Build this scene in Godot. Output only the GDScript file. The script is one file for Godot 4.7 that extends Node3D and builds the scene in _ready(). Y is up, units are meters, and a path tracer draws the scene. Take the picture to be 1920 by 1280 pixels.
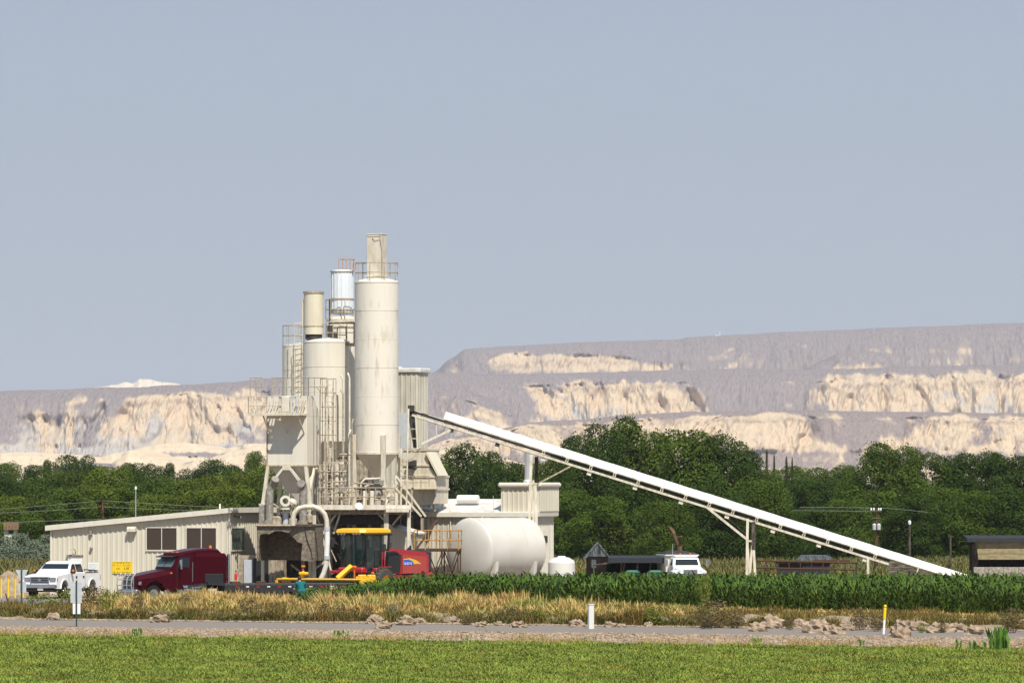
extends Node3D
# A ready-mix plant beside a cornfield, seen with a long lens from a low rise. Metres, y up, -z away.

const F := 13729.0      # focal length in photo pixels; one photo pixel spans d / F metres at distance d
const HZ := 892.0       # photo row of the horizon
const EYE := 6.5        # camera height
const YAW := -0.314     # the plant's buildings are all turned by 18 degrees

# ---------------------------------------------------------------- survey helpers
func X(px: float, d: float) -> float: return (px - 960.0) / F * d
func Y(py: float, d: float) -> float: return EYE + (HZ - py) / F * d
func P(px: float, py: float, d: float) -> Vector3: return Vector3(X(px, d), Y(py, d), -d)
func G(px: float, d: float) -> Vector3: return Vector3(X(px, d), 0.0, -d)
func lin(r: float, g: float, b: float, a := 1.0) -> Color:
	var c := Color(r, g, b).linear_to_srgb()
	c.a = a
	return c

# ---------------------------------------------------------------- mesh builder
class B:
	var v := PackedVector3Array()
	var n := PackedVector3Array()
	var c := PackedColorArray()
	var col := Color.WHITE
	var colored := false
	var xf := Transform3D.IDENTITY
	func tri(a: Vector3, b: Vector3, d: Vector3, na: Vector3, nb: Vector3, nd: Vector3) -> void:
		if (d - a).cross(b - a).dot(na + nb + nd) < 0.0:
			var t := b; b = d; d = t
			t = nb; nb = nd; nd = t
		v.push_back(xf * a); v.push_back(xf * b); v.push_back(xf * d)
		n.push_back((xf.basis * na).normalized()); n.push_back((xf.basis * nb).normalized()); n.push_back((xf.basis * nd).normalized())
		if colored:
			c.push_back(col); c.push_back(col); c.push_back(col)
	func face(a: Vector3, b: Vector3, d: Vector3, out: Vector3) -> void:
		var m := (d - a).cross(b - a)
		if m.length_squared() < 1e-14: return
		m = m.normalized()
		if m.dot(out) < 0.0: m = -m
		tri(a, b, d, m, m, m)
	func quad(a: Vector3, b: Vector3, d: Vector3, e: Vector3, out: Vector3) -> void:
		face(a, b, d, out); face(a, d, e, out)
	func box(o: Vector3, s: Vector3, q := Basis.IDENTITY) -> void:
		var h := s * 0.5
		for ax in 3:
			for sg in [-1.0, 1.0]:
				var u := Vector3.ZERO; var w := Vector3.ZERO; var k := Vector3.ZERO
				k[ax] = h[ax] * sg; u[(ax + 1) % 3] = h[(ax + 1) % 3]; w[(ax + 2) % 3] = h[(ax + 2) % 3]
				quad(o + q * (k - u - w), o + q * (k + u - w), o + q * (k + u + w), o + q * (k - u + w), q * k)
	func span(x0: float, x1: float, y0: float, y1: float, z0: float, z1: float) -> void:
		box(Vector3((x0 + x1) / 2, (y0 + y1) / 2, (z0 + z1) / 2), Vector3(absf(x1 - x0), absf(y1 - y0), absf(z1 - z0)))
	func cbox(o: Vector3, s: Vector3, r: float, q := Basis.IDENTITY) -> void:   # chamfered box
		var h := s * 0.5
		r = minf(r, minf(h.x, minf(h.y, h.z)) * 0.95)
		var pt := func(sx: float, sy: float, sz: float, ax: int) -> Vector3:
			var p := Vector3(sx * (h.x - r), sy * (h.y - r), sz * (h.z - r))
			p[ax] = [sx, sy, sz][ax] * h[ax]
			return o + q * p
		for ax in 3:
			for sg in [-1.0, 1.0]:
				var ps := []
				for t in [[-1.0, -1.0], [1.0, -1.0], [1.0, 1.0], [-1.0, 1.0]]:
					var s3 := [0.0, 0.0, 0.0]
					s3[ax] = sg; s3[(ax + 1) % 3] = t[0]; s3[(ax + 2) % 3] = t[1]
					ps.append(pt.call(s3[0], s3[1], s3[2], ax))
				var k := Vector3.ZERO; k[ax] = sg
				quad(ps[0], ps[1], ps[2], ps[3], q * k)
			var a1 := (ax + 1) % 3; var a2 := (ax + 2) % 3
			for s1 in [-1.0, 1.0]:
				for s2 in [-1.0, 1.0]:
					var l := [0.0, 0.0, 0.0]; l[ax] = -1.0; l[a1] = s1; l[a2] = s2
					var m := l.duplicate(); m[ax] = 1.0
					var k2 := Vector3.ZERO; k2[a1] = s1; k2[a2] = s2
					quad(pt.call(l[0], l[1], l[2], a1), pt.call(m[0], m[1], m[2], a1), pt.call(m[0], m[1], m[2], a2), pt.call(l[0], l[1], l[2], a2), q * k2)
		for sx in [-1.0, 1.0]:
			for sy in [-1.0, 1.0]:
				for sz in [-1.0, 1.0]:
					face(pt.call(sx, sy, sz, 0), pt.call(sx, sy, sz, 1), pt.call(sx, sy, sz, 2), q * Vector3(sx, sy, sz))
	func frame(a: Vector3, b: Vector3) -> Basis:      # y along the line, z as near the viewer as may be
		var y := (b - a).normalized()
		var z := Vector3(0, 0, 1) if absf(y.z) < 0.9 else Vector3(0, 1, 0)
		var x := y.cross(z).normalized()
		return Basis(x, y, x.cross(y).normalized())
	func bar(a: Vector3, b: Vector3, w: float, t := -1.0) -> void:
		if t < 0.0: t = w
		box((a + b) / 2, Vector3(w, a.distance_to(b), t), frame(a, b))
	func tube(a: Vector3, b: Vector3, r0: float, r1 := -1.0, m := 8, caps := true) -> void:
		if r1 < 0.0: r1 = r0
		var q := frame(a, b)
		for i in m:
			var t0 := TAU * i / m; var t1 := TAU * (i + 1) / m
			var d0 := q.x * cos(t0) + q.z * sin(t0); var d1 := q.x * cos(t1) + q.z * sin(t1)
			tri(a + d0 * r0, a + d1 * r0, b + d1 * r1, d0, d1, d1)
			tri(a + d0 * r0, b + d1 * r1, b + d0 * r1, d0, d1, d0)
			if caps:
				if r0 > 0.001: face(a, a + d0 * r0, a + d1 * r0, -q.y)
				if r1 > 0.001: face(b, b + d0 * r1, b + d1 * r1, q.y)
	func sweep(pts: Array, r: float, m := 8) -> void:
		var rings := []
		var q := frame(pts[0], pts[1])
		for i in pts.size():
			var y: Vector3 = (pts[mini(i + 1, pts.size() - 1)] - pts[maxi(i - 1, 0)]).normalized()
			var x := (q.x - y * q.x.dot(y)).normalized()
			q = Basis(x, y, x.cross(y))
			var ring := []
			for k in m:
				ring.append(q.x * cos(TAU * k / m) + q.z * sin(TAU * k / m))
			rings.append(ring)
		for i in pts.size() - 1:
			for k in m:
				var k1 := (k + 1) % m
				var a: Vector3 = rings[i][k]; var b: Vector3 = rings[i][k1]; var d: Vector3 = rings[i + 1][k1]; var e: Vector3 = rings[i + 1][k]
				tri(pts[i] + a * r, pts[i] + b * r, pts[i + 1] + d * r, a, b, d)
				tri(pts[i] + a * r, pts[i + 1] + d * r, pts[i + 1] + e * r, a, d, e)
		for e in [0, pts.size() - 1]:
			for k in m:
				face(pts[e], pts[e] + rings[e][k] * r, pts[e] + rings[e][(k + 1) % m] * r, pts[e] - pts[1 if e == 0 else e - 1])
	func lathe(o: Vector3, prof: Array, m := 24, q := Basis.IDENTITY, smooth := false) -> void:   # prof: Vector2(radius, height)
		for i in prof.size() - 1:
			var p: Vector2 = prof[i]; var s: Vector2 = prof[i + 1]
			if p.distance_to(s) < 1e-6: continue
			var nn := Vector2(s.y - p.y, p.x - s.x).normalized()
			var n0 := nn; var n1 := nn
			if smooth:
				if i > 0: n0 = (nn + Vector2(p.y - prof[i - 1].y, prof[i - 1].x - p.x).normalized()).normalized()
				if i < prof.size() - 2: n1 = (nn + Vector2(prof[i + 2].y - s.y, s.x - prof[i + 2].x).normalized()).normalized()
			for k in m:
				var d0 := Vector3(cos(TAU * k / m), 0, sin(TAU * k / m)); var d1 := Vector3(cos(TAU * (k + 1) / m), 0, sin(TAU * (k + 1) / m))
				var up := Vector3.UP
				var a := o + q * (d0 * p.x + up * p.y); var b := o + q * (d1 * p.x + up * p.y)
				var e := o + q * (d1 * s.x + up * s.y); var f := o + q * (d0 * s.x + up * s.y)
				if p.x > 1e-5: tri(a, b, e, q * (d0 * n0.x + up * n0.y), q * (d1 * n0.x + up * n0.y), q * (d1 * n1.x + up * n1.y))
				if s.x > 1e-5: tri(a, e, f, q * (d0 * n0.x + up * n0.y), q * (d1 * n1.x + up * n1.y), q * (d0 * n1.x + up * n1.y))
	func prism(poly: Array, z0: float, z1: float, o := Vector3.ZERO, q := Basis.IDENTITY) -> void:   # outline in x, y, pulled along z
		var pp := PackedVector2Array(poly)
		var area := 0.0
		for i in pp.size(): area += pp[i].cross(pp[(i + 1) % pp.size()])
		var ix := Geometry2D.triangulate_polygon(pp)
		for i in range(0, ix.size(), 3):
			for z in [z0, z1]:
				var t := []
				for k in 3: t.append(o + q * Vector3(pp[ix[i + k]].x, pp[ix[i + k]].y, z))
				face(t[0], t[1], t[2], q * Vector3(0, 0, signf(z - (z0 + z1) / 2)))
		for i in pp.size():
			var a := pp[i]; var b := pp[(i + 1) % pp.size()]
			var out := Vector3(b.y - a.y, a.x - b.x, 0) * signf(area)
			quad(o + q * Vector3(a.x, a.y, z0), o + q * Vector3(b.x, b.y, z0), o + q * Vector3(b.x, b.y, z1), o + q * Vector3(a.x, a.y, z1), q * out)
	func loft(rings: Array, caps := true) -> void:      # rings of equal length, flat shaded
		var mids := []
		for r in rings:
			var s := Vector3.ZERO
			for p in r: s += p
			mids.append(s / r.size())
		for i in rings.size() - 1:
			var m: int = rings[i].size()
			for k in m:
				var a: Vector3 = rings[i][k]; var b: Vector3 = rings[i][(k + 1) % m]; var d: Vector3 = rings[i + 1][(k + 1) % m]; var e: Vector3 = rings[i + 1][k]
				quad(a, b, d, e, (a + b + d + e) / 4 - (mids[i] + mids[i + 1]) / 2)
		if caps:
			for e in [0, rings.size() - 1]:
				var out: Vector3 = mids[e] - mids[1 if e == 0 else e - 1]
				for k in rings[e].size(): face(mids[e], rings[e][k], rings[e][(k + 1) % rings[e].size()], out)
	func ribbed(x0: float, x1: float, y0: float, ya: float, yb: float, z: float, pitch := 0.27, deep := 0.035) -> void:   # sheet with trapezoid ribs facing +z; ya, yb: top at each end
		var pts := [Vector2(x0, 0.0)]
		var cnt := maxi(1, int(round((x1 - x0) / pitch)))
		var w := (x1 - x0) / cnt
		for i in cnt:
			var b := x0 + w * i
			pts.append(Vector2(b + w * 0.28, 0.0)); pts.append(Vector2(b + w * 0.4, deep)); pts.append(Vector2(b + w * 0.6, deep)); pts.append(Vector2(b + w * 0.72, 0.0))
		pts.append(Vector2(x1, 0.0))
		for i in pts.size() - 1:
			var a: Vector2 = pts[i]; var b: Vector2 = pts[i + 1]
			var ta := lerpf(ya, yb, (a.x - x0) / (x1 - x0)); var tb := lerpf(ya, yb, (b.x - x0) / (x1 - x0))
			quad(Vector3(a.x, y0, z + a.y), Vector3(b.x, y0, z + b.y), Vector3(b.x, tb, z + b.y), Vector3(a.x, ta, z + a.y), Vector3(0, 0, 1))
	func mesh() -> ArrayMesh:
		var arr := []
		arr.resize(Mesh.ARRAY_MAX)
		arr[Mesh.ARRAY_VERTEX] = v
		arr[Mesh.ARRAY_NORMAL] = n
		if colored: arr[Mesh.ARRAY_COLOR] = c
		var am := ArrayMesh.new()
		am.add_surface_from_arrays(Mesh.PRIMITIVE_TRIANGLES, arr)
		return am

# ---------------------------------------------------------------- scene-tree helpers
var taken := {}
func numbered(called: String) -> String:
	var k: int = taken.get(called, 0)
	taken[called] = k + 1
	return called if k == 0 else "%s_%03d" % [called, k]

func tag(o: Node3D, label: String, category: String, group := "") -> Node3D:
	o.set_meta("label", label)
	o.set_meta("category", category)
	if group: o.set_meta("group", group)
	return o

func thing(called: String, label: String, category: String, at := Vector3.ZERO, turn := 0.0, group := "") -> Node3D:
	var o := Node3D.new()
	o.name = numbered(called)
	add_child(o)
	o.position = at
	o.rotation.y = turn
	return tag(o, label, category, group)

func put(b: B, called: String, m: Material, parent: Node3D) -> MeshInstance3D:
	var o := MeshInstance3D.new()
	if b.v.size():
		o.mesh = b.mesh()
		o.mesh.surface_set_material(0, m)
	if parent == self:
		o.name = numbered(called)
	else:
		var base := called; var k := 0
		while parent.has_node(NodePath(called)):
			k += 1
			called = "%s_%03d" % [base, k]
		o.name = called
	parent.add_child(o)
	return o

func struct(b: B, called: String, m: Material) -> MeshInstance3D:
	var o := put(b, called, m, self)
	o.set_meta("kind", "structure")
	return o

func local(o: Node3D) -> B:         # a builder that takes world coordinates for a part of an unturned thing
	var b := B.new()
	b.xf = Transform3D(Basis.IDENTITY, -o.position)
	return b

# ---------------------------------------------------------------- materials
var M := {}
var tex := {}
func noise_tex(called: String, freq: float, lo: Color, hi: Color, octaves := 4, sd := 1, mid := 0.5, size := 512, spread := 0.5) -> NoiseTexture2D:
	var f := FastNoiseLite.new()
	f.seed = sd; f.frequency = freq; f.fractal_octaves = octaves
	f.noise_type = FastNoiseLite.TYPE_SIMPLEX_SMOOTH
	var t := NoiseTexture2D.new()
	t.width = size; t.height = size; t.seamless = true; t.noise = f
	var g := Gradient.new()
	g.set_color(0, lo); g.set_color(1, hi)
	g.set_offset(0, clampf(mid - spread, 0, 1)); g.set_offset(1, clampf(mid + spread, 0, 1))
	t.color_ramp = g
	tex[called] = t
	return t

func mat(called: String, c: Color, rough := 0.8, metal := 0.0, tx := "", scale := Vector3.ONE) -> StandardMaterial3D:
	var m := StandardMaterial3D.new()
	m.resource_name = called
	m.albedo_color = c; m.roughness = rough; m.metallic = metal
	m.cull_mode = BaseMaterial3D.CULL_DISABLED
	if rough >= 0.85: m.metallic_specular = 0.12      # dry, dusty matter hardly shines even at a grazing angle
	if tx:
		m.albedo_texture = tex[tx]
		m.uv1_triplanar = true; m.uv1_world_triplanar = true
		m.uv1_scale = scale
	M[called] = m
	return m

func leafy(called: String, c: Color, back := 0.5) -> StandardMaterial3D:
	var m := mat(called, c, 0.65)
	m.vertex_color_use_as_albedo = true
	m.metallic_specular = 0.15
	m.backlight_enabled = true
	m.backlight = Color(back, back, back * 0.6)
	return m

func materials() -> void:
	noise_tex("grime", 0.012, Color(0.88, 0.865, 0.83), Color(1, 1, 1), 5, 3, 0.42, 512, 0.22)
	noise_tex("stain", 0.010, Color(0.89, 0.865, 0.82), Color(1, 1, 1), 5, 13, 0.24, 512, 0.12)
	noise_tex("faint", 0.010, Color(0.95, 0.945, 0.93), Color(1, 1, 1), 5, 4, 0.45, 512, 0.3)
	noise_tex("rusty", 0.02, Color(0.45, 0.30, 0.20), Color(1, 0.95, 0.9), 5, 5, 0.42, 512, 0.12)
	noise_tex("grit", 0.05, Color(0.8, 0.8, 0.8), Color(1, 1, 1), 5, 6, 0.5, 512, 0.3)
	noise_tex("earth", 0.02, Color(0.80, 0.77, 0.73), Color(1, 1, 1), 6, 7, 0.5, 512, 0.25)
	noise_tex("dusty", 0.015, Color(0.76, 0.73, 0.69), Color(1.0, 0.98, 0.95), 5, 8, 0.5, 512, 0.25)
	noise_tex("grain", 0.02, Color(0.55, 0.5, 0.45), Color(1, 1, 1), 5, 9, 0.5, 256, 0.3)
	mat("silo_paint", lin(0.71, 0.655, 0.55), 0.5, 0.0, "faint", Vector3(0.35, 0.05, 0.35))
	mat("silo_paint_stained", lin(0.70, 0.645, 0.545), 0.55, 0.0, "stain", Vector3(0.5, 0.09, 0.5))
	mat("steel_cream", lin(0.65, 0.59, 0.475), 0.6, 0.0, "grime", Vector3(0.6, 0.15, 0.6))
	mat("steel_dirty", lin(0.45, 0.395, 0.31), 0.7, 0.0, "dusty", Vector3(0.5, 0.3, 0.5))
	mat("steel_rail", lin(0.50, 0.44, 0.34), 0.65, 0.0, "dusty", Vector3(0.9, 0.5, 0.9))
	mat("filter_cream", lin(0.67, 0.605, 0.455), 0.55, 0.0, "faint", Vector3(0.4, 0.1, 0.4))
	mat("filter_white", lin(0.72, 0.75, 0.78), 0.5, 0.0, "faint", Vector3(0.4, 0.1, 0.4))
	mat("vent_box", lin(0.66, 0.60, 0.49), 0.7, 0.0, "grime", Vector3(0.3, 0.12, 0.3))
	mat("wall_beige", lin(0.63, 0.58, 0.465), 0.6, 0.0, "faint", Vector3(0.3, 0.04, 0.3))
	mat("wall_grey", lin(0.53, 0.50, 0.415), 0.6, 0.0, "grime", Vector3(0.3, 0.05, 0.3))
	mat("trim", lin(0.68, 0.63, 0.53), 0.6, 0.0, "faint", Vector3(0.4, 0.4, 0.4))
	mat("roof_metal", lin(0.66, 0.63, 0.58), 0.5, 0.0, "grime", Vector3(0.2, 0.2, 0.2))
	mat("white_paint", lin(0.80, 0.79, 0.75), 0.45, 0.0, "faint", Vector3(0.25, 0.25, 0.25))
	mat("tank_white", lin(0.60, 0.565, 0.505), 0.45, 0.0, "faint", Vector3(0.2, 0.12, 0.2))
	mat("poly_white", lin(0.66, 0.64, 0.585), 0.5)
	mat("cover_white", lin(0.74, 0.71, 0.635), 0.5, 0.0, "faint", Vector3(0.25, 0.25, 0.25))
	mat("galvanised", lin(0.48, 0.49, 0.50), 0.45, 0.5, "faint", Vector3(0.6, 0.2, 0.6))
	mat("duct_grey", lin(0.34, 0.325, 0.30), 0.65, 0.0, "dusty", Vector3(0.7, 0.5, 0.7))
	mat("rubber_dusty", lin(0.27, 0.24, 0.20), 0.9, 0.0, "dusty", Vector3(0.5, 0.5, 0.5))
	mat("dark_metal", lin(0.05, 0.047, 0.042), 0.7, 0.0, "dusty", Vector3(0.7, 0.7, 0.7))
	mat("black", lin(0.012, 0.012, 0.012), 0.7)
	mat("tyre", lin(0.03, 0.029, 0.028), 0.9, 0.0, "dusty", Vector3(2, 2, 2))
	mat("tyre_dusty", lin(0.10, 0.095, 0.088), 0.95, 0.0, "dusty", Vector3(2, 2, 2))
	mat("rust", lin(0.11, 0.06, 0.038), 0.85, 0.0, "grit", Vector3(0.9, 0.9, 0.9))
	mat("rust_yellow", lin(0.55, 0.36, 0.09), 0.7, 0.0, "rusty", Vector3(0.9, 0.9, 0.9))
	mat("rust_orange", lin(0.55, 0.33, 0.14), 0.7, 0.0, "rusty", Vector3(0.9, 0.9, 0.9))
	mat("glass_brown", lin(0.055, 0.038, 0.028), 0.12)
	mat("glass_dark", lin(0.012, 0.016, 0.018), 0.08)
	mat("glass_green", lin(0.10, 0.13, 0.11), 0.12)
	var g := mat("glass_cab", lin(0.01, 0.04, 0.035, 0.4), 0.05)
	g.transparency = BaseMaterial3D.TRANSPARENCY_ALPHA
	var g2 := mat("glass_clear", lin(0.02, 0.06, 0.06, 0.35), 0.05)
	g2.transparency = BaseMaterial3D.TRANSPARENCY_ALPHA
	mat("chrome", lin(0.65, 0.66, 0.68), 0.18, 1.0)
	mat("truck_white", lin(0.80, 0.80, 0.80), 0.3)
	M.truck_white.clearcoat_enabled = true
	mat("truck_red", lin(0.042, 0.0012, 0.005), 0.28)
	M.truck_red.metallic_specular = 0.22
	mat("machine_red", lin(0.36, 0.018, 0.022), 0.35)
	mat("machine_red_dusty", lin(0.40, 0.055, 0.045), 0.6, 0.0, "faint", Vector3(0.8, 0.8, 0.8))
	mat("machine_yellow", lin(0.78, 0.45, 0.015), 0.4)
	mat("sign_yellow", lin(0.80, 0.55, 0.01), 0.5)
	mat("yellow_dusty", lin(0.62, 0.40, 0.12), 0.7, 0.0, "dusty", Vector3(0.8, 0.8, 0.8))
	mat("decal_blue", lin(0.03, 0.10, 0.45), 0.4)
	mat("decal_white", lin(0.8, 0.8, 0.8), 0.4)
	mat("print_black", lin(0.03, 0.03, 0.02), 0.6)
	mat("print_red", lin(0.5, 0.10, 0.06), 0.6)
	mat("print_grey", lin(0.45, 0.46, 0.48), 0.6)
	mat("orange_lens", lin(0.75, 0.16, 0.02), 0.3)
	mat("red_lens", lin(0.45, 0.02, 0.02), 0.3)
	mat("red_paint", lin(0.55, 0.03, 0.03), 0.4)
	mat("sign_back", lin(0.55, 0.58, 0.60), 0.45, 0.2, "faint", Vector3(0.6, 0.6, 0.6))
	mat("sign_white", lin(0.76, 0.77, 0.76), 0.5)
	mat("post_green", lin(0.035, 0.055, 0.045), 0.7)
	mat("pole_wood", lin(0.17, 0.095, 0.06), 0.9, 0.0, "grain", Vector3(3, 0.3, 3))
	mat("pole_grey", lin(0.16, 0.14, 0.12), 0.9, 0.0, "grain", Vector3(3, 0.3, 3))
	mat("wire", lin(0.24, 0.25, 0.22), 0.6, 0.4)
	mat("plank_grey", lin(0.20, 0.18, 0.145), 0.9, 0.0, "grain", Vector3(0.3, 2, 0.3))
	mat("barn_dark", lin(0.035, 0.028, 0.026), 0.9, 0.0, "grain", Vector3(2, 0.3, 2))
	mat("barn_blue", lin(0.15, 0.18, 0.21), 0.7, 0.0, "grain", Vector3(2, 0.3, 2))
	mat("shed_tan", lin(0.32, 0.265, 0.155), 0.85, 0.0, "grime", Vector3(0.3, 0.6, 0.3))
	mat("tarp_dark", lin(0.045, 0.047, 0.052), 0.9, 0.0, "faint", Vector3(0.4, 0.4, 0.4))
	mat("curtain_grey", lin(0.17, 0.15, 0.145), 0.9, 0.0, "dusty", Vector3(0.4, 0.4, 0.4))
	mat("green_bin", lin(0.01, 0.10, 0.05), 0.5)
	mat("concrete", lin(0.40, 0.37, 0.32), 0.9, 0.0, "earth", Vector3(0.4, 0.4, 0.4))
	mat("asphalt", lin(0.275, 0.236, 0.20), 0.9, 0.0, "grit", Vector3(0.25, 0.25, 0.25))
	mat("gravel", lin(0.375, 0.305, 0.25), 0.95, 0.0, "earth", Vector3(0.35, 0.35, 0.35))
	mat("dirt", lin(0.36, 0.285, 0.205), 0.95, 0.0, "earth", Vector3(0.25, 0.25, 0.25))
	mat("yard", lin(0.31, 0.265, 0.215), 0.95, 0.0, "earth", Vector3(0.15, 0.15, 0.15))
	mat("far_field", lin(0.15, 0.165, 0.05), 0.95, 0.0, "earth", Vector3(0.08, 0.08, 0.08))
	mat("green_field", lin(0.06, 0.13, 0.02), 0.95, 0.0, "earth", Vector3(0.12, 0.12, 0.12))
	mat("hay_soil", lin(0.13, 0.155, 0.045), 0.95, 0.0, "earth", Vector3(0.3, 0.3, 0.3))
	mat("bark", lin(0.10, 0.08, 0.06), 0.95, 0.0, "grain", Vector3(2, 0.4, 2))
	mat("dead_wood", lin(0.22, 0.145, 0.09), 0.9, 0.0, "grain", Vector3(2, 0.4, 2))
	mat("skin", lin(0.42, 0.25, 0.17), 0.6)
	mat("shirt_teal", lin(0.02, 0.13, 0.13), 0.9)
	mat("trousers", lin(0.035, 0.045, 0.07), 0.9)
	mat("hair", lin(0.06, 0.04, 0.03), 0.9)
	var rk := mat("rock", lin(0.43, 0.345, 0.265), 0.95, 0.0, "dusty", Vector3(0.6, 0.6, 0.6))
	rk.vertex_color_use_as_albedo = true
	var hl := mat("hill_rock", Color.WHITE, 0.98)
	hl.vertex_color_use_as_albedo = true
	for l in [["leaf_dark", 0.048, 0.080, 0.013], ["leaf_mid", 0.078, 0.118, 0.016], ["leaf_yellow", 0.115, 0.155, 0.018], ["leaf_sage", 0.17, 0.20, 0.14], ["leaf_weed", 0.17, 0.19, 0.035], ["leaf_brown", 0.17, 0.13, 0.06]]:
		leafy(l[0], lin(l[1], l[2], l[3]))
	leafy("corn_leaf", lin(0.064, 0.112, 0.009), 0.5)
	M.corn_leaf.roughness = 0.45
	M.corn_leaf.metallic_specular = 0.25
	leafy("hay_leaf", lin(0.20, 0.25, 0.045), 0.5)
	leafy("straw", lin(0.51, 0.355, 0.135), 0.5)
	leafy("weed_green", lin(0.155, 0.155, 0.045), 0.5)
	leafy("weed_tall", lin(0.10, 0.20, 0.03), 0.5)

# ---------------------------------------------------------------- ground, road, hills
func sheet(pts: Array, y: float) -> B:
	var b := B.new()
	for i in range(1, pts.size() - 1):
		b.face(Vector3(pts[0].x, y, -pts[0].y), Vector3(pts[i].x, y, -pts[i].y), Vector3(pts[i + 1].x, y, -pts[i + 1].y), Vector3.UP)
	return b

func shoulder_d(x: float) -> float: return 282.5 - 0.60 * x     # where the hay field ends
func near_d(x: float) -> float: return 303.5 - 0.53 * x         # near edge of the asphalt
func far_d(x: float) -> float: return 318.5 - 0.56 * x          # far edge of the asphalt
func bank_d(x: float) -> float: return 333.0 - 0.58 * x
func corn_d(x: float) -> float: return 340.0 - 0.66 * x         # first row of corn

func wavy_band(fa: Callable, fb: Callable, y: float, sd: int, rough_a: float, rough_b: float, crown := 0.0) -> B:
	var b := B.new()
	var f := FastNoiseLite.new()
	f.seed = sd; f.frequency = 0.25; f.fractal_octaves = 3
	var x := -70.0
	while x < 70.0:
		var x1 := x + 0.5
		var q := []
		for xx in [x, x1]:
			q.append(Vector3(xx, y, -(fa.call(xx) + rough_a * f.get_noise_2d(xx, 0))))
			q.append(Vector3(xx, y + crown, -(fa.call(xx) + fb.call(xx)) / 2))
			q.append(Vector3(xx, y, -(fb.call(xx) + rough_b * f.get_noise_2d(xx, 50))))
		b.quad(q[0], q[3], q[4], q[1], Vector3.UP)
		b.quad(q[1], q[4], q[5], q[2], Vector3.UP)
		x = x1
	return b

func setting() -> void:
	struct(sheet([Vector2(-4000, -400), Vector2(4000, -400), Vector2(4000, 18000), Vector2(-4000, 18000)], 0.0), "ground", M.yard)
	struct(sheet([Vector2(-90, 60), Vector2(90, 60), Vector2(90, 231), Vector2(-90, 336)], 0.004), "hay_field_soil", M.hay_soil)
	struct(wavy_band(func(x): return shoulder_d(x) - 1.0, func(x): return near_d(x) + 0.6, 0.008, 3, 1.2, 0.0), "gravel_shoulder", M.gravel)
	struct(wavy_band(near_d, far_d, 0.014, 4, 0.7, 0.6, 0.02), "road", M.asphalt)
	struct(sheet([Vector2(-60, 358), Vector2(-23.2, 354), Vector2(-22.0, 372), Vector2(-21.0, 387), Vector2(-60, 390)], 0.006), "driveway", M.asphalt)
	struct(sheet([Vector2(-90, 470), Vector2(-12, 470), Vector2(-12, 506), Vector2(-90, 512)], 0.006), "green_crop_strip", M.green_field)
	struct(sheet([Vector2(-12, 440), Vector2(120, 440), Vector2(120, 640), Vector2(-12, 640)], 0.008), "dry_meadow", M.far_field)
	struct(sheet([Vector2(-120, 512), Vector2(-12, 506), Vector2(-12, 640), Vector2(-120, 640)], 0.008), "dry_meadow", M.far_field)
	# the low dirt bank thrown up along the far side of the road
	var b := B.new()
	var f := FastNoiseLite.new()
	f.seed = 21; f.frequency = 0.35; f.fractal_octaves = 4
	var hgt := func(x: float, t: float) -> float:
		var e := sin(PI * clampf(t, 0, 1))
		return 0.012 + e * (0.30 + 0.34 * f.get_noise_2d(x, t * 9.0))
	var x := -45.0
	while x < 45.0:
		for k in 10:
			var q := []
			for xx in [x, x + 0.35]:
				for t in [k / 10.0, (k + 1) / 10.0]:
					q.append(Vector3(xx, hgt.call(xx, t), -lerpf(far_d(xx) + 1.0, bank_d(xx) - 1.5, t)))
			b.quad(q[0], q[1], q[3], q[2], Vector3.UP)
		x += 0.35
	struct(b, "dirt_bank", M.dirt)

func crest_at(pts: Array, px: float) -> float:
	for i in pts.size() - 1:
		if px <= pts[i + 1].x:
			var t := clampf((px - pts[i].x) / (pts[i + 1].x - pts[i].x), 0, 1)
			return lerpf(pts[i].y, pts[i + 1].y, t * t * (3 - 2 * t) * 0.5 + t * 0.5)
	return pts[-1].y

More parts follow.
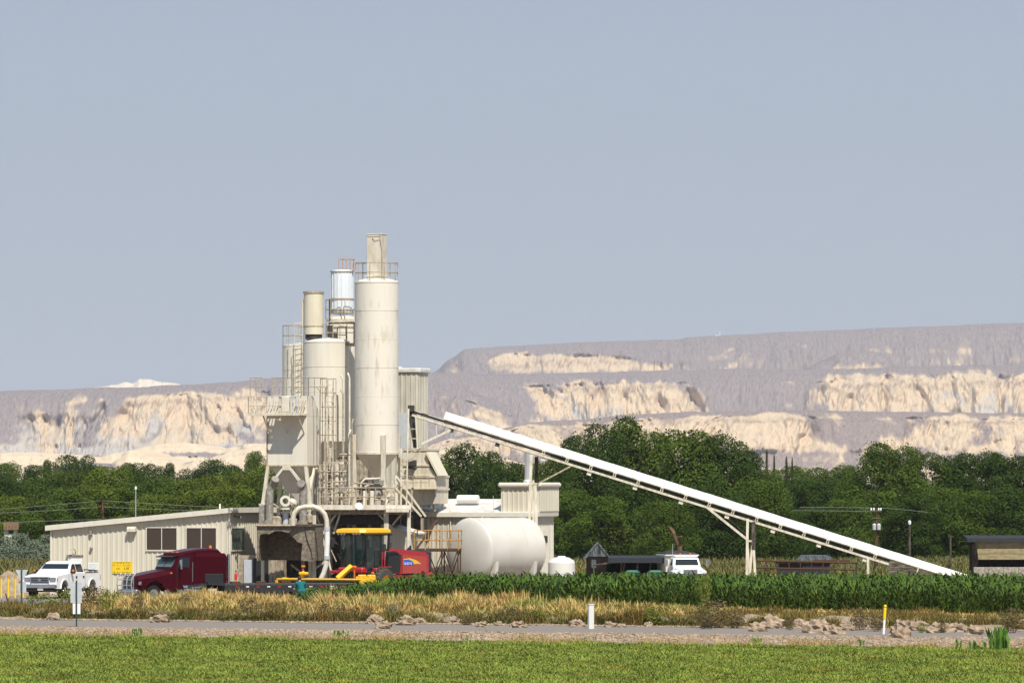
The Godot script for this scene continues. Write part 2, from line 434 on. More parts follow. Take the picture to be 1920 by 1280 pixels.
# crest: photo outline of the skyline of this hill at distance dc. Patches of pale bluff (+) and dark gravel (-) lie where the hill has them.
func hill(called: String, crest: Array, dist: float, run: float, sd: int, spur: float, base_tone: float, cap: float, patches: Array, cream: Color, gravel: Color, clay: Color, cols := 1100, rows := 84, steep := 0.5) -> void:
	const K := 1.6          # the survey's distances are to be taken this much farther
	var dc := dist * K
	run *= K
	var big := FastNoiseLite.new()
	big.seed = sd; big.frequency = 1.0 / 75.0 / K; big.fractal_type = FastNoiseLite.FRACTAL_RIDGED; big.fractal_octaves = 3; big.fractal_gain = 0.4
	var nz := FastNoiseLite.new()
	nz.seed = sd + 9; nz.frequency = 1.0 / 26.0; nz.fractal_octaves = 5; nz.fractal_gain = 0.6
	var u0: float = crest[0].x; var u1: float = crest[-1].x
	var v := PackedVector3Array(); var n := PackedVector3Array(); var c := PackedColorArray(); var ix := PackedInt32Array()
	var m := F / (dc - run * 0.5)
	var sp := []
	for p in patches: sp.append([(p[0] - 960.0) / m, EYE + (HZ - p[1]) / m, p[2] / m, p[3] / m, p[4]])
	for i in cols:
		var px := lerpf(u0, u1, float(i) / (cols - 1))
		var x := X(px, dc)
		var q := x / K
		var top := maxf(Y(crest_at(crest, px), dc), 0.5) + (nz.get_noise_2d(q * 0.35, 900.0) * 1.1 + nz.get_noise_2d(q * 2.5, 950.0) * 0.35) * K
		var lean := nz.get_noise_2d(q * 0.10, 77.0) * 3.4
		var fan := nz.get_noise_2d(q * 0.22, 40.0)
		for j in rows:
			var t := float(j) / (rows - 2)
			var back := j == rows - 1
			if back: t = 1.0
			# talus apron, bluff, rounded cap
			var s := 0.0
			if t < 0.4: s = t / 0.4 * (0.42 - 0.2 * steep)
			elif t < 0.7: s = lerpf(0.42 - 0.2 * steep, 0.78 + 0.08 * steep, (t - 0.4) / 0.3)
			else: s = lerpf(0.78 + 0.08 * steep, 1.0, sin((t - 0.7) / 0.3 * PI / 2))
			var y := top * s + nz.get_noise_2d(q * 1.5, t * 90.0) * top * 0.03 * sin(PI * t)
			var g := big.get_noise_2d(x + nz.get_noise_2d(q * 0.3, t * 30.0) * 20.0 * K + (top - y) * lean * 0.3, (top - y) * 0.25)
			var hn := y / maxf(top, 1.0)
			# bare pale rock where the slope is cut away, dark gravel where it is not and where it has slid down in fans
			var fld := base_tone + (0.0 if hn < cap else -(hn - cap) / (1.001 - cap) * 1.6 - 0.25)
			for p in sp:
				var ex: float = (x - p[0]) / p[2]; var ey: float = (y - p[1]) / p[3]
				var e2: float = ex * ex + ey * ey
				if e2 < 6.0: fld += p[4] * exp(-e2 * e2 * 0.5)
			var bare := smoothstep(-0.6, 0.6, fld)
			var dn := (top - y) / K
			var k1 := nz.get_noise_2d(q * 0.62 + dn * lean * 0.55, dn * 0.55 + 300.0)
			var k2 := nz.get_noise_2d(q * 3.2 + 70.0, dn * 3.0)
			var k3 := nz.get_noise_2d(q * 1.5 + dn * lean * 0.9, dn * 0.85 + 800.0)
			fld += k1 * 1.6 + k3 * 0.7 + k2 * 0.4 - g * 0.4 + fan * 0.6 + 0.1
			var w := smoothstep(-0.42, 0.42, fld)
			var d := dc - run * (1.0 - t) + (g * spur * lerpf(0.25, 0.8, bare) + k3 * spur * 0.4 * bare) * K * sin(PI * minf(t, 0.98)) * (0.35 + t)
			if back: d = dc + 900.0; y = top * 0.985
			v.push_back(Vector3(x, maxf(y, -0.2) if not back else y, -d))
			var low := smoothstep(0.14, -0.14, hn - 0.50 + k1 * 0.6)
			var pale := cream.lerp(clay, low)
			pale = pale.lerp(cream * 0.84, smoothstep(0.12, 0.4, nz.get_noise_2d(q * 0.12 + 11.0, dn * 9.0)) * 0.6)
			var grain := nz.get_noise_2d(q * 11.0 + 9.0, dn * 12.0 + 500.0)
			var scrub := smoothstep(0.32, 0.42, nz.get_noise_2d(q * 9.0 + 30.0, dn * 11.0))
			var ledge := smoothstep(0.05, 0.0, absf(hn - cap + 0.05 + k3 * 0.06)) * smoothstep(-0.1, 0.25, k2 + 0.1)
			pale = pale.lerp(Color(0.25, 0.17, 0.12), ledge * 0.7)
			var col := (gravel * (1.0 + grain * 0.45 - scrub * 0.3)).lerp(pale * (1.0 + k2 * 0.12 + nz.get_noise_2d(q * 5.0 + dn * lean, dn * 0.8) * 0.13 + grain * 0.12 - scrub * 0.18), w)
			col.a = 1.0
			c.push_back(col)
	n.resize(v.size())
	for i in cols:
		for j in rows:
			var at := i * rows + j
			var a := v[mini(i + 1, cols - 1) * rows + j] - v[maxi(i - 1, 0) * rows + j]
			var b := v[i * rows + mini(j + 1, rows - 1)] - v[i * rows + maxi(j - 1, 0)]
			var m3 := a.cross(b).normalized()
			n[at] = m3 if m3.y >= 0.0 or m3.z > 0.0 else -m3
			if i < cols - 1 and j < rows - 1:
				ix.append_array([at, at + 1, at + rows + 1, at, at + rows + 1, at + rows])
	var arr := []
	arr.resize(Mesh.ARRAY_MAX)
	arr[Mesh.ARRAY_VERTEX] = v; arr[Mesh.ARRAY_NORMAL] = n; arr[Mesh.ARRAY_COLOR] = c; arr[Mesh.ARRAY_INDEX] = ix
	var o := MeshInstance3D.new()
	o.mesh = ArrayMesh.new()
	o.mesh.add_surface_from_arrays(Mesh.PRIMITIVE_TRIANGLES, arr)
	o.mesh.surface_set_material(0, M.hill_rock)
	o.name = numbered(called)
	add_child(o)
	o.set_meta("kind", "structure")

func V(a: Array) -> Array:
	var r := []
	for i in range(0, a.size(), 2): r.append(Vector2(a[i], a[i + 1]))
	return r

func hills() -> void:
	var cream := Color(0.54, 0.41, 0.27); var gravel := Color(0.225, 0.182, 0.168); var clay := Color(0.40, 0.36, 0.315)
	hill("distant_peak", V([150, 732, 190, 725, 215, 721, 235, 715, 248, 718, 262, 710, 280, 711, 300, 716, 325, 718, 345, 722, 380, 732]), 9300, 200, 5, 20, 1.2, 1.2, [], Color(0.62, 0.52, 0.40), gravel, Color(0.6, 0.55, 0.48), 200, 24)
	hill("mesa", V([560, 800, 700, 760, 790, 715, 815, 697, 845, 672, 872, 654, 900, 652, 1000, 646, 1100, 641, 1180, 639, 1270, 636, 1290, 632, 1360, 628, 1480, 622, 1700, 613, 1920, 605, 2400, 592]), 8300, 420, 11, 40, -0.85, 0.9,
		[[1050, 676, 110, 17, 1.7], [950, 672, 45, 17, 1.5], [905, 668, 12, 25, -1.0], [1150, 682, 80, 13, 1.3], [1245, 688, 60, 8, 1.0], [850, 685, 20, 12, 1.0], [1330, 668, 60, 5, 0.5], [1750, 655, 120, 4, 0.5]], cream, gravel, cream, 1300, 76)
	hill("butte", V([1470, 712, 1500, 697, 1545, 677, 1575, 662, 1600, 658, 1640, 658, 1660, 668, 1690, 690, 1720, 712]), 7300, 160, 14, 20, 0.35, 0.9, [[1610, 672, 38, 10, -1.2]], cream, gravel, cream, 260, 40)
	hill("badlands_ridge", V([520, 730, 700, 706, 805, 699, 960, 701, 1100, 698, 1250, 694, 1400, 692, 1510, 693, 1560, 691, 1640, 690, 1700, 687, 1800, 685, 1920, 683, 2400, 680]), 6900, 300, 23, 46, 0.0, 0.88,
		[[1150, 755, 140, 34, 1.2], [1270, 765, 45, 28, 0.8], [930, 755, 45, 40, -1.3], [860, 745, 30, 30, -0.5], [1390, 740, 70, 50, -1.3], [1475, 725, 40, 30, -0.4], [1640, 735, 80, 38, 1.0], [1800, 735, 140, 40, 1.2], [1690, 745, 25, 28, -0.8], [820, 760, 30, 30, 0.8], [970, 775, 40, 30, -0.9]], cream, gravel, clay, 1300, 84, 0.8)
	hill("badlands_ridge", V([700, 850, 780, 838, 850, 818, 930, 806, 990, 793, 1060, 787, 1200, 777, 1300, 771, 1400, 771, 1500, 770, 1700, 772, 1920, 774, 2400, 778]), 5600, 230, 31, 40, 0.55, 0.90,
		[[1590, 806, 55, 28, -1.7], [1685, 800, 26, 22, -1.1], [1450, 800, 130, 22, 0.6], [1770, 810, 60, 24, 0.7], [1160, 830, 40, 14, -0.8], [1500, 862, 500, 14, -1.3]], cream, Color(0.235, 0.18, 0.155), cream * 0.95, 1300, 84, 0.8)
	hill("badlands_ridge", V([-460, 742, -200, 736, 0, 733, 100, 730, 200, 727, 350, 722, 430, 716, 500, 709, 560, 706, 700, 705, 850, 720, 960, 760]), 6300, 280, 41, 46, -0.12, 0.86,
		[[360, 775, 135, 38, 1.3], [250, 770, 35, 40, 0.5], [60, 805, 30, 26, 0.9], [130, 800, 26, 26, 0.9], [185, 795, 16, 36, 0.7], [30, 760, 180, 22, -0.5], [205, 765, 14, 45, -0.9], [265, 800, 8, 30, -0.9], [20, 845, 300, 9, 1.2]], cream, gravel, clay, 1300, 84, 0.8)
	hill("cream_mound", V([150, 872, 215, 850, 270, 838, 310, 831, 347, 828, 380, 836, 410, 842, 470, 832, 540, 828, 640, 850, 700, 868]), 5000, 120, 51, 16, 1.0, 1.2, [[330, 852, 90, 4, -1.6]], Color(0.62, 0.48, 0.32), gravel, Color(0.60, 0.46, 0.31), 300, 30, 0.0)
	hill("cream_mound", V([-300, 866, -100, 854, 0, 849, 60, 847, 100, 852, 150, 866, 200, 874, 225, 858, 244, 844, 262, 848, 285, 857, 330, 868, 390, 860, 440, 846, 500, 830, 600, 818, 700, 826, 900, 850, 1000, 872]), 4600, 110, 52, 14, 1.0, 1.2, [[160, 880, 60, 16, -1.6]], Color(0.62, 0.48, 0.32), gravel, Color(0.60, 0.46, 0.31), 500, 30, 0.0)

# ---------------------------------------------------------------- plants
func leaf_cloud(sd: int, w: float, h: float, lobes: int, leaves: int, size: float, low: float, feather := 0.0, top_w := 0.35) -> ArrayMesh:
	var r := RandomNumberGenerator.new()
	r.seed = sd
	var cs := []; var rs := []; var ts := []
	for i in lobes:
		var t := lerpf(low, 0.97, (i + r.randf()) / lobes)
		var e := (t - low) / (1.0 - low)
		var wide := lerpf(0.75, 1.0, minf(1.0, e * 2.5)) if e < 0.45 else lerpf(1.0, top_w, (e - 0.45) / 0.55)
		var lr := w * 0.5 * r.randf_range(0.24, 0.48) * lerpf(1.0, 0.7, e)
		var a := i * 2.4 + r.randf_range(-0.7, 0.7)
		var rad := maxf(0.0, w * 0.5 * wide - lr) * sqrt(r.randf_range(0.15, 1.0)) 
		cs.append(Vector3(cos(a) * rad, minf(t * h, h - lr * 0.8), sin(a) * rad))
		rs.append(lr); ts.append(r.randf_range(0.72, 1.25))
	var v := PackedVector3Array(); var n := PackedVector3Array(); var c := PackedColorArray(); var ix := PackedInt32Array()
	var total := 0.0
	for q in rs: total += q * q
	for i in lobes:
		var cnt := int(leaves * rs[i] * rs[i] / total)
		var dead := r.randf() < 0.07
		for k in cnt:
			if dead and r.randf() < 0.55: continue
			var d := Vector3(r.randfn(), r.randfn() + 0.25, r.randfn()).normalized()
			var p: Vector3 = cs[i] + d * Vector3(1, 0.85, 1) * rs[i] * (1.05 - 0.5 * r.randf() * r.randf() + (absf(r.randfn()) * feather if r.randf() < 0.35 else 0.0))
			if p.y < 0.05: p.y = r.randf() * 0.5
			var m := (d * 0.9 + Vector3(r.randfn(), r.randfn() + 0.4, r.randfn()) * 0.6).normalized()
			var t1 := m.cross(Vector3(r.randfn(), r.randfn(), r.randfn())).normalized()
			var t2 := m.cross(t1)
			var s := size * r.randf_range(0.6, 1.3)
			var at := v.size()
			v.append_array([p - t1 * s * 0.5, p + t2 * s * 0.3 + m * s * 0.06, p + t1 * s * 0.5, p - t2 * s * 0.3 + m * s * 0.06])
			n.append_array([m, m, m, m])
			var tone: float = ts[i] * r.randf_range(0.72, 1.28)
			var cc := Color(tone * r.randf_range(0.88, 1.15), tone, tone * r.randf_range(0.8, 1.1))
			if dead: cc = Color(tone * 2.0, tone * 1.0, tone * 2.6)
			c.append_array([cc, cc, cc, cc])
			ix.append_array([at, at + 1, at + 2, at, at + 2, at + 3])
	var arr := []
	arr.resize(Mesh.ARRAY_MAX)
	arr[Mesh.ARRAY_VERTEX] = v; arr[Mesh.ARRAY_NORMAL] = n; arr[Mesh.ARRAY_COLOR] = c; arr[Mesh.ARRAY_INDEX] = ix
	var am := ArrayMesh.new()
	am.add_surface_from_arrays(Mesh.PRIMITIVE_TRIANGLES, arr)
	return am

func limbs(sd: int, w: float, h: float) -> ArrayMesh:
	var r := RandomNumberGenerator.new()
	r.seed = sd
	var b := B.new()
	b.tube(Vector3.ZERO, Vector3(0.1, h * 0.25, 0), h * 0.035, h * 0.024, 8)
	b.tube(Vector3(0.1, h * 0.25, 0), Vector3(-0.1, h * 0.78, 0.1), h * 0.024, h * 0.006, 7)
	for i in 7:
		var t := r.randf_range(0.16, 0.6)
		var a := i * 0.9 + r.randf()
		var e := Vector3(cos(a) * w * 0.34, h * (t + r.randf_range(0.12, 0.28)), sin(a) * w * 0.34)
		var mid := Vector3(cos(a) * w * 0.15, h * (t + 0.07), sin(a) * w * 0.15)
		b.tube(Vector3(0, h * t, 0), mid, h * 0.014, h * 0.010, 6)
		b.tube(mid, e, h * 0.010, h * 0.003, 6)
	return b.mesh()

var crowns := []
var trunks := []
var dims := []
func grow_models() -> void:
	for k in [[1, 8.0, 9.0, 24, 26000, 0.19, 0.10, 0.10, 0.5], [2, 8.0, 9.0, 20, 24000, 0.19, 0.08, 0.14, 0.4], [3, 7.0, 10.0, 28, 24000, 0.19, 0.06, 0.28, 0.3], [4, 7.0, 10.0, 20, 22000, 0.19, 0.10, 0.28, 0.4], [5, 9.0, 8.0, 26, 28000, 0.19, 0.04, 0.10, 0.6], [6, 6.0, 10.0, 26, 20000, 0.18, 0.05, 0.2, 0.25]]:
		crowns.append(leaf_cloud(k[0] * 17, k[1], k[2], k[3], k[4], k[5], k[6], k[7], k[8]))
		trunks.append(limbs(k[0], k[1], k[2]))
		dims.append(Vector2(k[1], k[2]))
	crowns.append(leaf_cloud(301, 3.0, 2.2, 12, 2600, 0.16, 0.1, 0.2, 0.6))     # bush
	trunks.append(null); dims.append(Vector2(3.0, 2.2))
	crowns.append(leaf_cloud(302, 1.2, 1.0, 9, 1300, 0.07, 0.15, 0.4, 0.6))       # roadside bush
	trunks.append(null); dims.append(Vector2(1.2, 1.0))

func plant(called: String, label: String, cat: String, group: String, px: float, top: float, wpx: float, d: float, kind: int, m: Material, turn: float) -> void:
	var o := thing(called, label, cat, G(px, d), turn, group)
	var w := wpx / F * d; var h := Y(top, d)
	for part in [["crown", crowns[kind], m], ["trunk", trunks[kind], M.bark]]:
		if part[1] == null: continue
		var i := MeshInstance3D.new()
		i.mesh = part[1]
		i.material_override = part[2]
		i.name = part[0] if trunks[kind] else "foliage"
		i.scale = Vector3(w / dims[kind].x, h / dims[kind].y, w / dims[kind].x)
		o.add_child(i)

func ordinal(k: int) -> String:
	return ["first", "second", "third", "fourth", "fifth", "sixth", "seventh", "eighth", "ninth", "tenth", "eleventh", "twelfth", "thirteenth", "fourteenth", "fifteenth", "sixteenth", "seventeenth", "eighteenth", "nineteenth", "twentieth", "twenty-first", "twenty-second"][k]

func trees() -> void:
	grow_models()
	# px, top row, width, distance, kind, leaf
	var rows := [
		["tree", "dark bluish skyline tree left of the plant, %s from the left", "far trees left of the plant", "leaf_dark",
			[[12, 868, 95, 860, 1], [62, 872, 80, 850, 5], [88, 862, 34, 830, 5], [132, 854, 112, 820, 4], [175, 872, 70, 830, 1], [250, 868, 100, 860, 0], [288, 870, 62, 850, 3], [318, 868, 40, 840, 5], [360, 880, 90, 860, 4], [398, 863, 110, 830, 2], [436, 872, 80, 840, 1], [476, 846, 60, 800, 0]]],
		["tree", "leafy tree of the middle row behind the beige building, %s from the left", "middle trees left of the plant", "leaf_mid",
			[[5, 892, 110, 680, 0], [62, 896, 110, 690, 2], [108, 884, 100, 700, 1], [152, 882, 110, 690, 3], [200, 874, 140, 680, 0], [252, 884, 110, 690, 4], [300, 896, 120, 680, 1], [352, 900, 120, 680, 2], [402, 890, 110, 690, 0], [448, 884, 110, 680, 3], [496, 874, 110, 660, 1]]],
		["tree", "lower leafy tree close behind the beige building, %s from the left", "near trees left of the plant", "leaf_mid",
			[[18, 930, 120, 600, 4], [80, 936, 120, 590, 1], [132, 922, 120, 600, 2], [182, 910, 130, 610, 0], [232, 906, 120, 610, 1], [286, 928, 120, 600, 4], [338, 930, 120, 600, 2], [388, 918, 120, 600, 1], [440, 910, 120, 590, 0], [492, 914, 110, 590, 3]]],
		["tree", "green tree behind the rooftop block and vent pipe, %s from the left", "trees behind the conveyor's upper half", "leaf_mid",
			[[820, 858, 100, 640, 1], [868, 832, 110, 640, 3], [915, 846, 110, 630, 0], [955, 866, 110, 600, 1], [1005, 870, 120, 600, 4], [1050, 850, 110, 600, 2]]],
		["tree", "tall dark cottonwood above the middle of the conveyor, %s from the left", "tall trees over the conveyor", "leaf_dark",
			[[1082, 818, 120, 570, 1], [1128, 796, 120, 560, 3], [1176, 784, 130, 570, 2], [1228, 812, 130, 570, 1], [1296, 806, 170, 560, 0], [1352, 816, 140, 560, 1], [1405, 846, 100, 590, 2]]],
		["tree", "dark low tree under the conveyor behind the dump truck, %s from the left", "trees under the conveyor", "leaf_dark",
			[[1068, 920, 130, 540, 4], [1130, 930, 130, 535, 1], [1192, 900, 150, 540, 0], [1242, 940, 120, 530, 4], [1300, 910, 150, 540, 1], [1362, 925, 130, 535, 0], [1420, 900, 130, 540, 4]]],
		["tree", "hazy far tree in the gap right of the cottonwoods, %s from the left", "far hazy trees in the gap", "leaf_mid",  # lighter leaf colour stands in for haze on these
			[[1440, 880, 90, 900, 1], [1490, 874, 110, 920, 0], [1540, 877, 110, 900, 4], [1590, 872, 90, 890, 1]]],
		["poplar_tree", "thin dark poplar standing up in the far gap, %s from the left", "far poplars", "leaf_dark",
			[[1412, 850, 12, 900, 5], [1438, 843, 12, 900, 5], [1452, 853, 10, 900, 5], [1475, 856, 12, 900, 5], [1486, 858, 10, 900, 5]]],
		["tree", "bushy mid-green tree beyond the lower conveyor, %s from the left", "middle trees beyond the lower conveyor", "leaf_mid",
			[[1455, 912, 100, 620, 0], [1505, 900, 110, 640, 1], [1560, 898, 110, 640, 4], [1600, 886, 80, 620, 2]]],
		["tree", "tall dark tree above the poles and open shed, %s from the left", "tall trees at the right", "leaf_dark",
			[[1652, 832, 130, 580, 2], [1702, 838, 110, 580, 1], [1752, 850, 120, 580, 3], [1806, 850, 130, 580, 0], [1862, 848, 120, 580, 1], [1914, 856, 130, 580, 2], [1975, 852, 130, 580, 0]]],
		["tree", "lower dark tree along the meadow's far edge, %s from the left", "lower trees at the right", "leaf_dark",
			[[1470, 960, 110, 540, 4], [1530, 950, 130, 545, 1], [1590, 935, 130, 545, 4], [1650, 920, 130, 550, 0], [1712, 925, 120, 545, 1], [1772, 915, 130, 550, 4], [1832, 920, 130, 545, 0], [1895, 915, 130, 545, 1]]],
	]
	var r := RandomNumberGenerator.new()
	r.seed = 77
	for row in rows:
		for i in row[4].size():
			var t: Array = row[4][i]
			var m: String = row[3]
			if m == "leaf_mid" and (t[0] < 520) and r.randf() < 0.45: m = "leaf_yellow"
			elif m == "leaf_mid" and t[3] < 700.0 and r.randf() < 0.3: m = "leaf_dark"
			elif m == "leaf_dark" and row[0] == "tree" and r.randf() < 0.42: m = "leaf_mid"
			plant(row[0], row[1] % ordinal(i), "tree", row[2], t[0], t[1], t[2] * (1.0 if row[0] == "poplar_tree" else 1.4), t[3], t[4], M[m], r.randf() * TAU)
	var sage := [[4, 1006, 60, 545], [34, 1000, 60, 550], [62, 1012, 50, 540], [88, 1004, 50, 552], [18, 1026, 60, 530], [56, 1030, 56, 528], [92, 1028, 50, 530]]
	for i in sage.size():
		plant("sagebrush", "grey-green sagebrush left of the beige building, %s of the clump" % ordinal(i), "bush", "sagebrush left of the building", sage[i][0], sage[i][1], sage[i][2] * 1.25, sage[i][3], 6, M.leaf_sage, i * 1.3)
	# the bare tan limb that stands out under the cottonwoods behind the dump truck
	var o := thing("dead_tree", "bare forked tan tree trunk in the dark under the cottonwoods", "dead tree", G(1276, 505))
	var b := local(o)
	b.tube(G(1276, 505), P(1274, 1022, 505), 0.24, 0.17, 8)
	b.sweep([P(1274, 1024, 505), P(1266, 1010, 505), P(1262, 996, 505.2), P(1255, 988, 505.4)], 0.13)
	b.tube(P(1274, 1026, 505), P(1278, 1005, 504.6), 0.13, 0.09, 8)
	put(b, "trunk", M.dead_wood, o)
	# roadside bushes along the bank
	var bush := [
		[70, 1112, 70, 344, "leaf_weed"], [118, 1106, 60, 341, "leaf_weed"], [172, 1096, 50, 338, "leaf_brown"], [206, 1104, 44, 337, "leaf_weed"], [262, 1112, 34, 334, "leaf_brown"], [352, 1114, 44, 334, "leaf_brown"], [410, 1124, 50, 333, "leaf_weed"],
		[462, 1118, 54, 330, "leaf_brown"], [516, 1128, 40, 328, "leaf_brown"], [610, 1132, 60, 327, "leaf_brown"], [652, 1136, 60, 326, "leaf_brown"], [694, 1136, 34, 324, "leaf_brown"], [738, 1132, 34, 325, "leaf_sage"], [874, 1152, 40, 319, "leaf_brown"],
		[950, 1136, 60, 321, "leaf_brown"], [1000, 1142, 60, 320, "leaf_weed"], [1190, 1142, 50, 317, "leaf_weed"], [1232, 1136, 60, 316, "leaf_weed"], [1346, 1124, 84, 313, "leaf_brown"], [1330, 1150, 50, 310, "leaf_brown"], [1376, 1140, 50, 312, "leaf_brown"],
		[1478, 1160, 28, 308, "leaf_brown"], [1608, 1138, 40, 307, "leaf_brown"], [1642, 1150, 44, 305, "leaf_brown"], [1730, 1168, 24, 302, "leaf_weed"], [1770, 1166, 26, 302, "leaf_brown"], [1900, 1140, 54, 302, "leaf_brown"], [1318, 1078, 36, 318, "leaf_weed"], [1940, 1140, 60, 300, "leaf_brown"]]
	for i in bush.size():
		var k: Array = bush[i]
		var near: Array = landmark(k[0], bush, i)
		plant("roadside_bush", "%s bush on the road bank, %s" % ["grey-brown" if k[4] == "leaf_brown" else "grey-green" if k[4] == "leaf_sage" else "yellow-green", near[0]], "bush", "bushes on the road bank", k[0], k[1], k[2] * 1.15, k[3], 7, M[k[4]], i * 0.9)

func landmark(px: float, all: Array, me: int) -> Array:       # "third to the right of the white post", counted among the same kind
	var marks := [[-999.0, "left edge of the view"], [141.0, "plated sign post"], [566.0, "person in teal"], [1108.0, "white marker post"], [1658.0, "yellow-topped marker"]]
	var best: Array = marks[0]
	for m in marks:
		if m[0] <= px: best = m
	var k := 0
	for j in all.size():
		if j != me and all[j][0] >= best[0] and (all[j][0] < px or all[j][0] == px and j < me): k += 1
	return ["%s right of the %s" % [ordinal(mini(k, 21)), best[1]]]

func blades(sd: int, count: int, spread: float, hmin: float, hmax: float, width: float, bend: float, head := 0.0, segs := 3) -> ArrayMesh:
	var r := RandomNumberGenerator.new()
	r.seed = sd
	var b := B.new()
	b.colored = true
	for i in count:
		var p := Vector3(r.randfn() * spread * 0.5, 0, r.randfn() * spread * 0.5)
		var a := r.randf() * TAU
		var h := r.randf_range(hmin, hmax)
		var lean := Vector3(cos(a), 0, sin(a)) * h * bend * r.randf_range(0.2, 1.0)
		var side := Vector3(-sin(a + r.randf_range(-1, 1)), 0, cos(a)).normalized() * width * 0.5 * r.randf_range(0.7, 1.3)
		var tone := r.randf_range(0.75, 1.25)
		b.col = Color(tone, tone * r.randf_range(0.92, 1.06), tone * r.randf_range(0.8, 1.2))
		var q0 := p; var w0 := side
		for s in segs:
			var t := float(s + 1) / segs
			var q1 := p + Vector3(0, h * (t - bend * 0.35 * t * t), 0) + lean * t * t
			var w1 := side * (1.0 - t * 0.85)
			if head > 0.0 and s == segs - 2: w1 = side * head
			var nn := (q1 - q0).cross(side).normalized()
			if nn.y < 0: nn = -nn
			b.tri(q0 - w0, q0 + w0, q1 + w1, nn, nn, nn)
			b.tri(q0 - w0, q1 + w1, q1 - w1, nn, nn, nn)
			q0 = q1; w0 = w1
	return b.mesh()

func corn_row(sd: int) -> ArrayMesh:
	var r := RandomNumberGenerator.new()
	r.seed = sd
	var b := B.new()
	b.colored = true
	for i in 1:
		var o := Vector3.ZERO
		var h := 1.15
		b.col = Color(1.3, 1.15, 1.0)
		b.tube(o, o + Vector3(r.randf_range(-0.05, 0.05), h, 0), 0.018, 0.01, 5, false)
		for k in 13:
			var a := k * PI + r.randf_range(-0.9, 0.9) + i
			var y := h * (0.10 + 0.075 * k)
			var l := r.randf_range(0.5, 0.8)
			var up := r.randf_range(0.9, 1.5) if k < 8 else r.randf_range(1.4, 2.1)
			var dir := Vector3(cos(a), 0, sin(a))
			var tone := r.randf_range(0.55, 1.6)
			b.col = Color(tone * r.randf_range(0.85, 1.5), tone, tone * r.randf_range(0.7, 1.3))
			var side := Vector3(-sin(a), r.randf_range(-0.5, 0.5), cos(a)).normalized()
			var q0 := o + Vector3(0, y, 0); var w0 := 0.016
			for s in 5:
				var t := (s + 1) / 5.0
				var q1 := o + Vector3(0, y, 0) + dir * l * (t * 0.32 + 0.26 * t * t) + Vector3(0, l * (up * t - 0.6 * up * t * t), 0)
				var w1: float = [0.03, 0.036, 0.032, 0.02, 0.002][s]
				var nn := (q1 - q0).cross(side).normalized()
				if nn.y < 0: nn = -nn
				b.tri(q0 - side * w0, q0 + side * w0, q1 + side * w1, nn, nn, nn)
				b.tri(q0 - side * w0, q1 + side * w1, q1 - side * w1, nn, nn, nn)
				q0 = q1; w0 = w1
	return b.mesh()

func scatter(called: String, label: String, cat: String, mesh: Mesh, m: Material, places: Array) -> void:   # places: [Transform3D, Color]
	var mm := MultiMesh.new()
	mm.transform_format = MultiMesh.TRANSFORM_3D
	mm.use_colors = true
	mm.mesh = mesh
	mm.instance_count = places.size()
	for i in places.size():
		mm.set_instance_transform(i, places[i][0])
		mm.set_instance_color(i, places[i][1])
	var o := MultiMeshInstance3D.new()
	o.multimesh = mm
	o.material_override = m
	o.name = numbered(called)
	add_child(o)
	tag(o, label, cat)
	o.set_meta("kind", "stuff")

func place(r: RandomNumberGenerator, at: Vector3, s: float, sy: float, tint: Color) -> Array:
	return [Transform3D(Basis(Vector3.UP, r.randf() * TAU).scaled_local(Vector3(s, sy, s)), at), tint]

